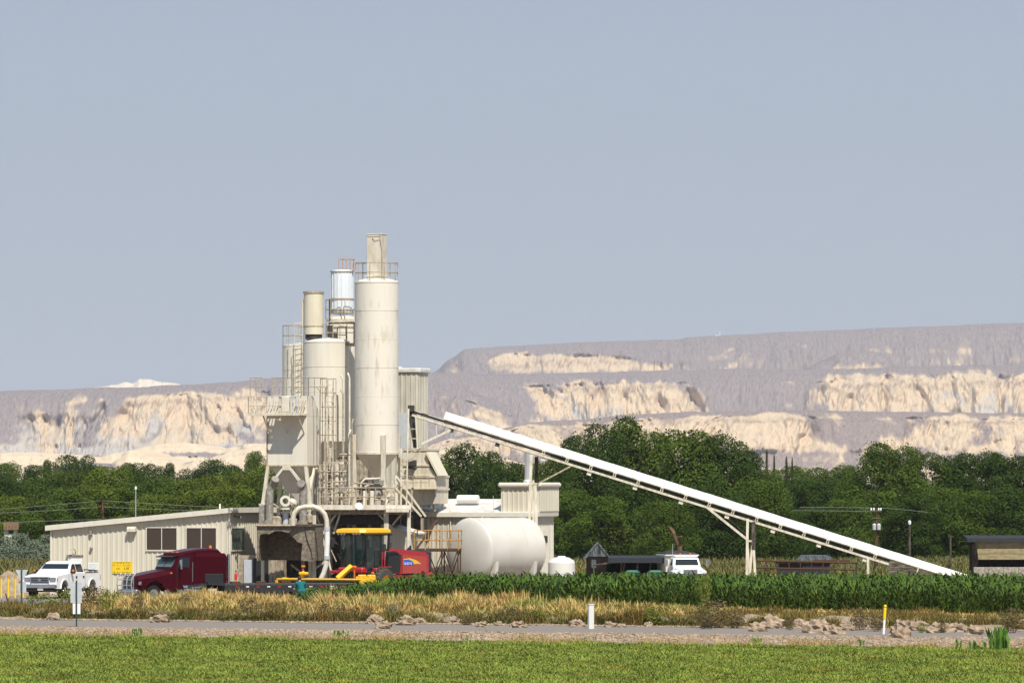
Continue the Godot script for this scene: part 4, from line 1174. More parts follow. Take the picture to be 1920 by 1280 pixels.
func courses(o: Node3D, m: Material, r: float, y0: float, y1: float, cnt: int) -> void:
	for k in cnt:
		var b := B.new()
		var a := lerpf(y0, y1, float(k) / cnt); var e := lerpf(y0, y1, float(k + 1) / cnt)
		var rr := r + (0.006 if k % 2 else 0.0)
		b.lathe(Vector3.ZERO, [Vector2(rr - 0.012, a + 0.002), Vector2(rr, a + 0.02), Vector2(rr, e - 0.02), Vector2(rr - 0.012, e - 0.002)], 48)
		put(b, "shell_course", m, o)
		if k > 0:
			b = B.new()
			b.lathe(Vector3(0, a, 0), [Vector2(r - 0.01, -0.02), Vector2(r + 0.012, -0.012), Vector2(r + 0.012, 0.012), Vector2(r - 0.01, 0.02)], 48)
			put(b, "weld_seam", m, o)

func silos() -> void:
	# the tallest
	var d := 398.0
	var r := 41.0 / F * d
	var o := thing("cement_silo", "tallest cream silo with square vent box and railing on top", "silo", G(706, d), YAW, "silos of the plant")
	var top := Y(529, d); var low := Y(850, d)
	courses(o, M.silo_paint_stained, r, low, top, 6)
	var b := B.new()
	b.lathe(Vector3.ZERO, [Vector2(r + 0.02, top - 0.05), Vector2(r + 0.02, top + 0.02), Vector2(r * 0.9, top + 0.1), Vector2(r * 0.5, top + 0.22), Vector2(0, top + 0.28)], 48)
	put(b, "roof", M.silo_paint, o)
	b = B.new()
	b.lathe(Vector3.ZERO, [Vector2(0.16, Y(905, d)), Vector2(0.18, Y(893, d)), Vector2(r, low)], 48)
	put(b, "hopper_cone", M.silo_paint_stained, o)
	b = B.new()
	b.lathe(Vector3.ZERO, [Vector2(r - 0.02, low - 0.05), Vector2(r + 0.04, low - 0.05), Vector2(r + 0.04, low + 0.06), Vector2(r, low + 0.06)], 48)
	put(b, "base_ring", M.steel_cream, o)
	for k in 4:
		b = B.new()
		var a := deg_to_rad(-72.0 + 90.0 * k) - YAW
		var p := Vector3(sin(a), 0, cos(a)) * (r + 0.06)
		b.cbox(p + Vector3(0, Y(815, d) / 2, 0), Vector3(0.24 if k == 1 else 0.17, Y(815, d), 0.2), 0.02)
		b.cbox(p + Vector3(0, 5.9, 0), Vector3(0.36, 0.08, 0.34), 0.01)
		put(b, "leg", M.steel_cream, o)
	b = B.new()
	b.cbox(Vector3(0.0, (Y(440, d) + top) / 2 + 0.1, 0.0), Vector3(0.86, Y(440, d) - top - 0.1, 0.88), 0.02)
	var vent := put(b, "vent_box", M.vent_box, o)
	for k in [[Y(439, d), 0.91, 0.05], [top + 0.32, 1.0, 0.1]]:
		b = B.new()
		b.cbox(Vector3(0, k[0], 0), Vector3(k[1], k[2], k[1] + 0.02), 0.01)
		put(b, "flange", M.steel_cream, vent)
	for k in 7:
		b = B.new()
		b.box(Vector3(-0.34 + k * 0.113, Y(444, d), 0.442), Vector3(0.07, 0.05, 0.01))
		put(b, "louvre", M.dark_metal, vent)
	b = B.new()
	b.sweep([Vector3(-0.1, Y(446, d), 0.47), Vector3(0.05, Y(451, d), 0.48), Vector3(0.36, Y(448, d), 0.48), Vector3(0.45, Y(470, d), 0.47), Vector3(0.46, Y(515, d), 0.47)], 0.014, 5)
	put(b, "cable", M.duct_grey, vent)
	b = B.new()
	railing(b, Vector3(0, top, 0), r * 0.97, 1.05, 9)
	put(b, "guard_rail", M.steel_rail, o)

	# broad one left of it
	d = 400.4
	r = 43.5 / F * d
	o = thing("cement_silo", "broad cream silo with round filter drum on top, left of the tallest silo", "silo", G(611, d), YAW, "silos of the plant")
	top = Y(641, d); low = Y(828, d)
	courses(o, M.silo_paint, r, low, top, 4)
	b = B.new()
	b.lathe(Vector3.ZERO, [Vector2(r + 0.02, top - 0.04), Vector2(r + 0.02, top + 0.02), Vector2(r * 0.8, top + 0.14), Vector2(0, top + 0.26)], 48)
	put(b, "roof", M.silo_paint, o)
	b = B.new()
	b.lathe(Vector3.ZERO, [Vector2(0.2, Y(885, d)), Vector2(0.22, Y(880, d)), Vector2(r, low)], 48)
	put(b, "hopper_cone", M.silo_paint_stained, o)
	for k in 4:
		b = B.new()
		var a := deg_to_rad(-60.0 + 90.0 * k)
		var p := Vector3(sin(a), 0, cos(a)) * r
		b.cbox(p + Vector3(0, Y(840, d) / 2, 0), Vector3(0.18, Y(840, d), 0.18), 0.02)
		put(b, "leg", M.steel_cream, o)
	var fx := Basis(Vector3.UP, -YAW) * Vector3(X(588, d) - X(611, d), 0, 0.35)
	b = B.new()
	var fr := 18.5 / F * d
	b.lathe(fx, [Vector2(0.0, Y(548, d)), Vector2(fr, Y(548, d)), Vector2(fr, Y(627, d)), Vector2(0.0, Y(627, d))], 32)
	var drum := put(b, "filter_drum", M.filter_cream, o)
	b = B.new()
	b.lathe(fx, [Vector2(fr, Y(550, d)), Vector2(fr + 0.04, Y(550, d)), Vector2(fr + 0.04, Y(546.5, d)), Vector2(fr - 0.03, Y(546.5, d)), Vector2(fr - 0.03, Y(549, d))], 32)
	put(b, "rim", M.steel_rail, drum)
	b = B.new()
	b.lathe(fx, [Vector2(fr, Y(612, d)), Vector2(fr + 0.025, Y(612, d)), Vector2(fr + 0.025, Y(611, d)), Vector2(fr, Y(611, d))], 32)
	put(b, "rim", M.steel_rail, drum)
	b = B.new()
	b.lathe(fx, [Vector2(fr * 0.86, Y(627, d)), Vector2(fr * 0.86, Y(636, d))], 24)
	put(b, "outlet", M.dark_metal, drum)
	b = B.new()
	b.cbox(fx + Vector3(-fr - 0.04, Y(588, d), 0.1), Vector3(0.1, 1.5, 0.2), 0.02)
	put(b, "cleaning_manifold", M.steel_cream, drum)

	# rear left, with ladder and railing
	d = 407.0
	r = 36.0 / F * d
	o = thing("cement_silo", "cream silo farthest left, with caged ladder and railing on its top", "silo", G(565, d), 0.0, "silos of the plant")
	top = Y(648, d); low = Y(830, d)
	courses(o, M.silo_paint, r, low, top, 4)
	b = B.new()
	b.lathe(Vector3.ZERO, [Vector2(r + 0.02, top - 0.04), Vector2(r + 0.02, top + 0.02), Vector2(0, top + 0.2)], 48)
	put(b, "roof", M.silo_paint, o)
	b = B.new()
	b.lathe(Vector3.ZERO, [Vector2(0.2, Y(885, d)), Vector2(0.22, Y(880, d)), Vector2(r, low)], 48)
	put(b, "hopper_cone", M.silo_paint_stained, o)
	for k in 4:
		b = B.new()
		var a := deg_to_rad(-45.0 + 90.0 * k)
		b.cbox(Vector3(sin(a) * r, Y(840, d) / 2, cos(a) * r), Vector3(0.18, Y(840, d), 0.18), 0.02)
		put(b, "leg", M.steel_cream, o)
	b = B.new()
	railing(b, Vector3(0, top, 0), r * 0.97, 1.12, 9, 0.4)
	put(b, "guard_rail", M.steel_rail, o)
	b = B.new()
	var lx := X(560, d) - X(565, d)
	ladder(b, Vector3(lx, Y(745, d), r + 0.12), Y(606, d), 0.42)
	b.tube(Vector3(lx - 0.21, Y(606, d), r + 0.12), Vector3(lx + 0.21, Y(606, d), r + 0.12), 0.02)
	put(b, "ladder", M.steel_cream, o)
	b = B.new()
	cage(b, Vector3(lx, Y(735, d), r + 0.14), Y(655, d), 0.3, 4, 0.014)
	put(b, "ladder_cage", M.steel_rail, o)
	b = B.new()
	for k in [-0.75, -0.62]: b.tube(Vector3(k, Y(655, d), r * 0.75), Vector3(k, Y(708, d), r * 0.75), 0.025, 0.025, 6)
	put(b, "fill_pipe", M.duct_grey, o)

	# rear right, with the white ribbed filter
	d = 403.6
	r = 29.0 / F * d
	o = thing("cement_silo", "rear silo topped by a white ribbed filter drum, half hidden by the tallest silo", "silo", G(641, d), 0.0, "silos of the plant")
	top = Y(612, d); low = Y(850, d)
	courses(o, M.silo_paint, r, low, top, 5)
	b = B.new()
	b.lathe(Vector3.ZERO, [Vector2(r + 0.05, top - 0.05), Vector2(r + 0.05, top + 0.06), Vector2(r * 0.8, Y(606, d)), Vector2(r + 0.02, Y(604, d)), Vector2(r + 0.02, Y(598, d)), Vector2(0.66, Y(592, d)), Vector2(0, Y(590, d))], 40)
	put(b, "roof", M.steel_cream, o)
	for k in 4:
		b = B.new()
		var a := deg_to_rad(-45.0 + 90.0 * k)
		b.cbox(Vector3(sin(a) * r, low / 2 + 0.5, cos(a) * r), Vector3(0.18, low + 1.0, 0.18), 0.02)
		put(b, "leg", M.steel_cream, o)
	b = B.new()
	fr = 20.5 / F * d
	b.lathe(Vector3.ZERO, [Vector2(fr, Y(588, d)), Vector2(fr, Y(510, d)), Vector2(fr * 0.9, Y(506, d)), Vector2(0, Y(505, d))], 32)
	drum = put(b, "filter_drum", M.filter_white, o)
	b = B.new()
	for k in 18:
		var a := TAU * k / 18
		b.box(Vector3(sin(a) * fr, (Y(588, d) + Y(510, d)) / 2, cos(a) * fr), Vector3(0.035, Y(510, d) - Y(588, d), 0.05), Basis(Vector3.UP, a))
	put(b, "rib", M.filter_white, drum)
	for y in [586.0, 581.0, 560.0, 509.0]:
		b = B.new()
		b.lathe(Vector3(0, Y(y, d), 0), [Vector2(fr, -0.03), Vector2(fr + 0.045, -0.03), Vector2(fr + 0.045, 0.03), Vector2(fr, 0.03)], 32)
		put(b, "band", M.steel_rail, drum)
	b = B.new()
	var rx := X(635, d) - X(641, d); var rx2 := X(663, d) - X(641, d)
	for k in 5: b.tube(Vector3(lerpf(rx, rx2, k / 4.0), Y(509, d), 0.3), Vector3(lerpf(rx, rx2, k / 4.0), Y(486, d), 0.3), 0.02, 0.02, 5)
	b.tube(Vector3(rx, Y(486, d), 0.3), Vector3(rx2, Y(486, d), 0.3), 0.025, 0.025, 5)
	b.box(Vector3(rx2, Y(497, d), 0.3), Vector3(0.09, Y(486, d) - Y(508, d), 0.06))
	put(b, "guard_rail", M.rust_orange, drum)
	b = B.new()
	railing(b, Vector3(0, Y(598, d), 0), r * 1.05, Y(562, d) - Y(598, d), 9, 0.2)
	put(b, "guard_rail", M.steel_rail, o)

	# walkway between the silo tops
	d = 401.0
	o = thing("silo_walkway", "steel walkway with railing, pump and pipes between the tops of the silos", "walkway", P(638, 648, d))
	b = local(o)
	b.box(P(638, 646, d), Vector3(1.56, 0.14, 2.6))
	put(b, "deck", M.steel_dirty, o)
	b = local(o)
	var z0 := 1.28
	var pa := P(612, 644, d) + Vector3(0, 0, z0); var pe := P(664, 644, d) + Vector3(0, 0, z0)
	rail_line(b, pa, pe, 1.15, 5)
	rail_line(b, P(570, 640, d) + Vector3(0, 0, 0.6), pa, 1.05, 4)
	rail_line(b, pe, pe - Vector3(0, 0, 2.4), 1.15, 3)
	put(b, "guard_rail", M.steel_rail, o)
	for k in [[616, 650, 640, 690], [632, 650, 650, 716], [648, 650, 653, 740], [622, 650, 652, 672]]:
		b = local(o)
		b.bar(P(k[0], k[1], d) + Vector3(0, 0, 1.0), P(k[2], k[3], d) + Vector3(0, 0, 0.3), 0.08)
		put(b, "strut", M.steel_dirty, o)
	b = local(o)
	b.cbox(P(619, 625, d), Vector3(0.3, 0.9, 0.4), 0.03)
	b.tube(P(628, 640, d), P(628, 622, d), 0.12, 0.12, 10)
	put(b, "blower", M.dark_metal, o)
	b = local(o)
	b.sweep([P(632, 640, d), P(632, 615, d), P(636, 612, d), P(648, 612, d), P(649, 640, d)], 0.03, 6)
	b.sweep([P(634, 628, d), P(648, 628, d)], 0.025, 6)
	b.bar(P(617, 560, d), P(617, 612, d), 0.05)
	put(b, "pipe", M.dark_metal, o)

# ---------------------------------------------------------------- dust collector, deck, loading hood
func dust_collector() -> void:
	var d := 394.0
	var s := d / F
	var o := thing("dust_collector", "square cream dust collector on splayed legs with a railed platform in front", "dust collector", G(575, d), YAW)
	var w := 2.26; var dep := 2.2
	var y0 := Y(874, d); var y1 := Y(780, d); var y2 := Y(742, d)
	var b := B.new()
	b.cbox(Vector3(-w / 2, (y0 + y1) / 2, -dep / 2), Vector3(w, y1 - y0, dep), 0.02)
	b.loft([[Vector3(-w, y1, 0), Vector3(0, y1, 0), Vector3(0, y1, -dep), Vector3(-w, y1, -dep)], [Vector3(-w, y2, 0), Vector3(0, y2, 0), Vector3(0, y2, -dep * 0.45), Vector3(-w, y2, -dep * 0.45)]])
	put(b, "housing", M.silo_paint, o)
	b = B.new()
	b.cbox(Vector3(-w / 2, y0 + 0.03, -dep / 2), Vector3(w + 0.14, 0.1, dep + 0.14), 0.02)
	b.cbox(Vector3(-w, (y0 + y1) / 2, 0.02), Vector3(0.07, y1 - y0, 0.1), 0.01)
	put(b, "edge_frame", M.steel_rail, o)
	b = B.new()
	var c := Vector3(-w / 2, Y(925, d), -dep / 2)
	b.loft([[Vector3(-w + 0.12, y0, -0.12), Vector3(-0.12, y0, -0.12), Vector3(-0.12, y0, -dep + 0.12), Vector3(-w + 0.12, y0, -dep + 0.12)], [c + Vector3(-0.2, 0, 0.2), c + Vector3(0.2, 0, 0.2), c + Vector3(0.2, 0, -0.2), c + Vector3(-0.2, 0, -0.2)]])
	put(b, "hopper", M.silo_paint_stained, o)
	var yb := Y(946, d)
	for k in [[-w + 0.05, 0.0, -0.25, 0.15], [-0.05, 0.0, 0.3, 0.15], [-w + 0.05, -dep, -0.25, -0.15], [-0.05, -dep, 0.3, -0.15]]:
		b = B.new()
		b.bar(Vector3(k[0], y0, k[1]), Vector3(k[0] + k[2], yb, k[1] + k[3]), 0.17)
		b.box(Vector3(k[0] + k[2], yb + 0.03, k[1] + k[3]), Vector3(0.36, 0.06, 0.36))
		b.bar(Vector3(k[0] + k[2], yb, k[1] + k[3]), Vector3(k[0] + k[2], 0.0, k[1] + k[3]), 0.16)
		put(b, "leg", M.steel_cream, o)
	for k in [-1.0, 1.0]:
		b = B.new()
		b.bar(Vector3(-w / 2 + k * 0.2, y0 - 0.12, 0.06), Vector3(-w / 2 + k * 1.25, Y(922, d), 0.12), 0.13)
		put(b, "brace", M.steel_cream, o)
		b = B.new()
		b.bar(Vector3(0.1, y0 - 0.1, -dep / 2 + k * 0.15), Vector3(0.15, Y(918, d), -dep / 2 + k * 1.0), 0.12)
		put(b, "brace", M.steel_cream, o)
	b = B.new()
	b.cbox(Vector3(-w / 2, y0 - 0.1, 0.08), Vector3(0.46, 0.24, 0.14), 0.02)
	put(b, "gusset_plate", M.steel_cream, o)
	# service platform in front
	var py := Y(777, d)
	b = B.new()
	b.cbox(Vector3(-0.66, py, 0.62), Vector3(1.28, 0.12, 1.18), 0.02)
	for z in [0.06, 0.42, 0.82, 1.2]: b.box(Vector3(-w / 2 - 0.32, py, z), Vector3(w + 0.66, 0.13, 0.06))
	for x in [-w - 0.62, -w - 0.2, -w + 0.25, -w + 0.65]: b.box(Vector3(x, py, 0.62), Vector3(0.05, 0.11, 1.16))
	var deck := put(b, "platform", M.steel_cream, o)
	b = B.new()
	rail_line(b, Vector3(-w - 0.65, py, 1.2), Vector3(-w + 1.25, py, 1.2), 0.98, 5)
	rail_line(b, Vector3(-w - 0.65, py, 1.2), Vector3(-w - 0.65, py, 0.3), 0.98, 3)
	rail_line(b, Vector3(-0.5, py, 1.2), Vector3(-0.02, py, 1.2), 0.98, 2)
	put(b, "guard_rail", M.steel_cream, deck)
	b = B.new()
	rail_line(b, Vector3(-w - 0.62, py + 1.0, 1.0), Vector3(-w + 0.05, py + 1.0, 1.0), 0.98, 3)
	rail_line(b, Vector3(-w + 0.3, y2, 0.05), Vector3(0.1, y2, 0.05), 0.98, 6)
	rail_line(b, Vector3(0.1, y2, 0.05), Vector3(0.5, y2, -1.8), 0.98, 4)
	put(b, "guard_rail", M.steel_rail, deck)
	for k in [-w + 0.15, -w / 2, -0.15]:
		b = B.new()
		b.bar(Vector3(k, py - 0.06, 1.1), Vector3(k, py - 1.0, 0.03), 0.07)
		put(b, "bracket", M.steel_cream, deck)
	b = B.new()
	b.cbox(Vector3(-w + 1.35, py + 0.55, 0.95), Vector3(0.56, 0.86, 0.4), 0.03)
	var cab := put(b, "control_cabinet", M.trim, o)
	b = B.new()
	b.cbox(Vector3(-w + 1.62, py + 0.93, 0.7), Vector3(0.5, 0.16, 0.3), 0.02)
	b.tube(Vector3(-w + 1.78, py + 0.06, 0.9), Vector3(-w + 1.78, py + 0.98, 0.9), 0.05, 0.05, 8)
	b.tube(Vector3(-w + 1.95, py + 0.06, 0.8), Vector3(-w + 1.95, py + 1.0, 0.8), 0.06, 0.06, 8)
	put(b, "air_pipe", M.sign_back, cab)
	b = B.new()
	for k in 5: b.sweep([Vector3(-w + 0.3 + k * 0.16, py + 0.1, 0.8), Vector3(-w + 0.38 + k * 0.16, py + 0.4, 0.7), Vector3(-w + 0.28 + k * 0.17, py + 0.7, 0.4)], 0.025, 5)
	for k in 4: b.sweep([Vector3(-0.55 + k * 0.14, py + 0.12, 0.6), Vector3(-0.42 + k * 0.14, py + 0.4, 0.6), Vector3(-0.40 + k * 0.14, py + 0.75, 0.2)], 0.03, 5)
	put(b, "hose", M.steel_rail, cab)
	# caged ladder up its right side
	o = thing("caged_ladder", "tall caged ladder right of the dust collector, in front of the broad silo", "ladder", P(616, 948, 395))
	b = local(o)
	var lp := P(616, 946, 395)
	ladder(b, lp, Y(708, 395), 0.42)
	put(b, "ladder", M.steel_cream, o)
	b = local(o)
	cage(b, P(615, 868, 394.9), Y(710, 394.9), 0.42, 5, 0.02)
	put(b, "cage", M.steel_rail, o)

func plant_deck() -> void:
	var d := 396.5
	var o := thing("plant_deck", "raised steel deck with railing under the silos, spanning the dark loading bay", "platform", G(682, d))
	var yd := Y(948, d)
	var x0 := X(588, d); var x1 := X(772, d)
	var zf := -d + 3.4; var zb := -d - 8.5
	var b := local(o)
	b.span(x0, x1, yd - 0.08, yd, zb, zf)
	put(b, "deck", M.steel_dirty, o)
	b = local(o)
	b.span(x0, x1, yd - 0.2, yd + 0.06, zf + 0.003, zf + 0.1)
	put(b, "front_channel", M.steel_cream, o)
	for k in 5:
		b = local(o)
		var z := lerpf(zb + 0.3, zf - 0.4, k / 4.0)
		b.span(x0, x1, yd - 0.46, yd - 0.09, z - 0.06, z + 0.06)
		put(b, "girder", M.steel_dirty, o)
	b = local(o)
	rail_line(b, Vector3(x0 + 0.3, yd, zf), Vector3(X(742, d), yd, zf), 0.98, 9, 0.03)
	rail_line(b, Vector3(x1, yd, zf - 1.0), Vector3(x1, yd, zb + 3.0), 0.98, 4, 0.03)
	put(b, "guard_rail", M.steel_rail, o)
	for k in [[592, zf - 0.2, 0.2], [726, zf - 0.2, 0.26], [768, zf - 0.3, 0.2], [592, zb + 0.4, 0.2], [650, zb + 0.4, 0.2], [768, zb + 0.4, 0.2]]:
		b = local(o)
		b.cbox(Vector3(X(k[0], d), (yd - 0.2) / 2, k[1]), Vector3(k[2], yd - 0.2, k[2]), 0.02)
		put(b, "column", M.steel_cream, o)
	for k in [[592, 958, 622, 1075], [636, 955, 596, 1010], [592, 1020, 634, 958], [640, 955, 625, 1000], [700, 955, 736, 990], [760, 955, 735, 985], [545, 1058, 600, 1100], [612, 1050, 565, 1085]]:
		b = local(o)
		b.bar(P(k[0], k[1], d - 2.8), P(k[2], k[3], d - 2.6), 0.1)
		put(b, "brace", M.steel_cream if k[0] > 560 else M.steel_dirty, o)
	b = local(o)
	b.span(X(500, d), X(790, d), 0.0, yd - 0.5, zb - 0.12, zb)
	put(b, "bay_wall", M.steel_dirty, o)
	b = local(o)
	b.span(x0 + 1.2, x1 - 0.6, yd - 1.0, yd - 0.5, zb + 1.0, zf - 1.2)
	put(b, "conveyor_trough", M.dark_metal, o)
	b = local(o)
	b.cbox(P(782, 965, d - 2.4), Vector3(1.35, 0.34, 0.5), 0.02)
	put(b, "beam_end", M.dark_metal, o)
	b = local(o)
	b.cbox(P(745, 956, d - 3.6), Vector3(1.25, 0.26, 0.3), 0.02)
	put(b, "beam_end", M.steel_cream, o)
	b = local(o)
	b.span(X(500, d), x0 - 0.01, yd - 0.5, yd - 0.38, zb, -d - 1.3)  # roof slab added to darken the left part of the bay
	put(b, "bay_shade_slab", M.steel_dirty, o)
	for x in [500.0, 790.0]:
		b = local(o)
		b.span(X(x, d) - 0.06, X(x, d) + 0.06, 0.0, yd - 0.5, zb, -d - 1.6)  # side walls added to keep light out of the bay
		put(b, "bay_shade_wall", M.steel_dirty, o)
	# bay clutter
	var r := RandomNumberGenerator.new()
	r.seed = 31
	for k in 16:
		b = local(o)
		var p := P(r.randf_range(600, 640), r.randf_range(975, 1060), d - r.randf_range(0.5, 2.2))
		var e := p + Vector3(r.randf_range(-0.5, 0.5), r.randf_range(-0.9, 0.9), r.randf_range(-0.3, 0.3))
		b.tube(p, e, 0.03, 0.03, 6)
		put(b, "bay_pipe", M.steel_dirty if k % 3 else M.steel_rail, o)
	# braces at the deck's right end, on top of it
	for k in [[722, 946, 742, 902], [736, 902, 728, 946], [745, 895, 798, 968], [742, 915, 790, 968], [720, 905, 746, 940], [746, 905, 716, 944]]:
		b = local(o)
		b.bar(P(k[0], k[1], d - 3.0), P(k[2], k[3], d - 2.8), 0.11)
		put(b, "brace", M.steel_cream, o)
	b = local(o)
	b.cbox(P(743, 920, d - 2.9), Vector3(0.16, 1.6, 0.16), 0.02)
	put(b, "post", M.steel_cream, o)
	# work lamp on the deck's front edge
	b = local(o)
	b.lathe(P(671, 951, d - 3.6), [Vector2(0.0, 0.0), Vector2(0.1, 0.02), Vector2(0.2, 0.14), Vector2(0.21, 0.2), Vector2(0.0, 0.2)], 14, Basis(Vector3.RIGHT, 1.2) * Basis(Vector3.FORWARD, 0.3))
	put(b, "work_lamp", M.sign_back, o)
	# machinery on the deck under the silo cones
	o = thing("batch_machinery", "tangle of pipes, valves and blowers on the deck under the silo cones", "machinery", P(690, 947, 397))
	d = 396.0
	var pipes := [[598, 872, 946, 0.11], [607, 870, 946, 0.1], [622, 872, 946, 0.08], [631, 868, 946, 0.12], [640, 890, 946, 0.06], [648, 880, 946, 0.05]]
	for k in pipes:
		b = local(o)
		b.tube(P(k[0], k[1], d - 0.6), P(k[0], k[2], d - 0.6), k[3], k[3], 10)
		put(b, "pipe", M.steel_cream, o)
	for k in 14:
		b = local(o)
		b.tube(P(594 + k * 4.2, 868 + (k * 7) % 30, d + 0.6), P(594 + k * 4.2 + (k % 3 - 1) * 5, 946, d + 0.6), 0.04, 0.04, 7)
		put(b, "pipe", M.steel_dirty if k % 2 else M.steel_rail, o)
	var rr := RandomNumberGenerator.new()
	rr.seed = 12
	for k in 12:      # conduits and dust pipes that climb from the deck between the silos and the dust collector
		b = local(o)
		var px := rr.randf_range(592, 662)
		var zz := d + rr.randf_range(-2.4, 2.6)
		var t0 := rr.randf_range(700, 850)
		b.sweep([P(px, 946, zz), P(px, t0 + 8.0, zz), P(px + rr.randf_range(-6, 6), t0, zz + 0.3)], rr.randf_range(0.025, 0.07), 7)
		put(b, "pipe", [M.steel_cream, M.steel_dirty, M.steel_rail][k % 3], o)
	for k in [[600, 905, 660, 901], [596, 884, 652, 884], [606, 925, 668, 922], [668, 936, 742, 936], [664, 905, 700, 908], [636, 852, 660, 852]]:
		b = local(o)
		b.tube(P(k[0], k[1], d - 1.0), P(k[2], k[3], d - 0.8), 0.045, 0.045, 7)
		put(b, "cross_pipe", M.steel_dirty, o)
	for k in [[612, 935, 0.34, 0.5], [630, 938, 0.26, 0.36], [648, 940, 0.3, 0.3], [640, 915, 0.24, 0.5], [716, 905, 0.2, 0.3]]:
		b = local(o)
		b.cbox(P(k[0], k[1], d - 1.3), Vector3(k[2], k[3], 0.3), 0.03)
		put(b, "control_box", M.steel_dirty if k[0] % 4 else M.duct_grey, o)
	b = local(o)
	b.span(X(606, d), X(652, d), Y(868, d) - 0.06, Y(868, d) + 0.06, -d - 0.3, -d + 0.3)
	put(b, "pipe_bracket", M.steel_cream, o)
	b = local(o)
	b.lathe(P(655, 930, d), [Vector2(0, 0.55), Vector2(0.2, 0.5), Vector2(0.26, 0.35), Vector2(0.26, -0.1), Vector2(0.1, -0.3)], 16)
	put(b, "blower", M.steel_cream, o)
	b = local(o)
	b.cbox(P(706, 918, d), Vector3(0.62, 0.7, 0.6), 0.06)
	put(b, "valve_body", M.dark_metal, o)
	b = local(o)
	b.lathe(P(707, 928, d - 0.5), [Vector2(0, 0.26), Vector2(0.2, 0.22), Vector2(0.24, 0.0), Vector2(0.2, -0.2), Vector2(0, -0.24)], 14)
	put(b, "motor", M.duct_grey, o)
	b = local(o)
	b.sweep([P(676, 915, d), P(677, 905, d), P(684, 898, d), P(712, 897, d)], 0.06, 8)
	b.sweep([P(684, 912, d), P(696, 908, d), P(700, 925, d)], 0.05, 8)
	put(b, "pipe", M.steel_cream, o)
	for k in [[672, 925, 0.34, 0.4], [690, 930, 0.4, 0.3], [722, 928, 0.3, 0.5], [733, 925, 0.24, 0.4]]:
		b = local(o)
		b.cbox(P(k[0], k[1], d + 0.4), Vector3(k[2], k[3], 0.4), 0.04)
		put(b, "valve_body", M.steel_dirty, o)
	for k in [[668, 946, 690, 925], [694, 946, 712, 930], [730, 946, 705, 922], [680, 946, 668, 918]]:
		b = local(o)
		b.bar(P(k[0], k[1], d - 0.2), P(k[2], k[3], d - 0.2), 0.08)
		put(b, "strut", M.steel_dirty, o)
	for k in [[684, 935], [697, 935]]:
		b = local(o)
		b.cbox(P(k[0], k[1], d - 1.2), Vector3(0.22, 0.85, 0.2), 0.03)
		put(b, "rail_post", M.steel_cream, o)

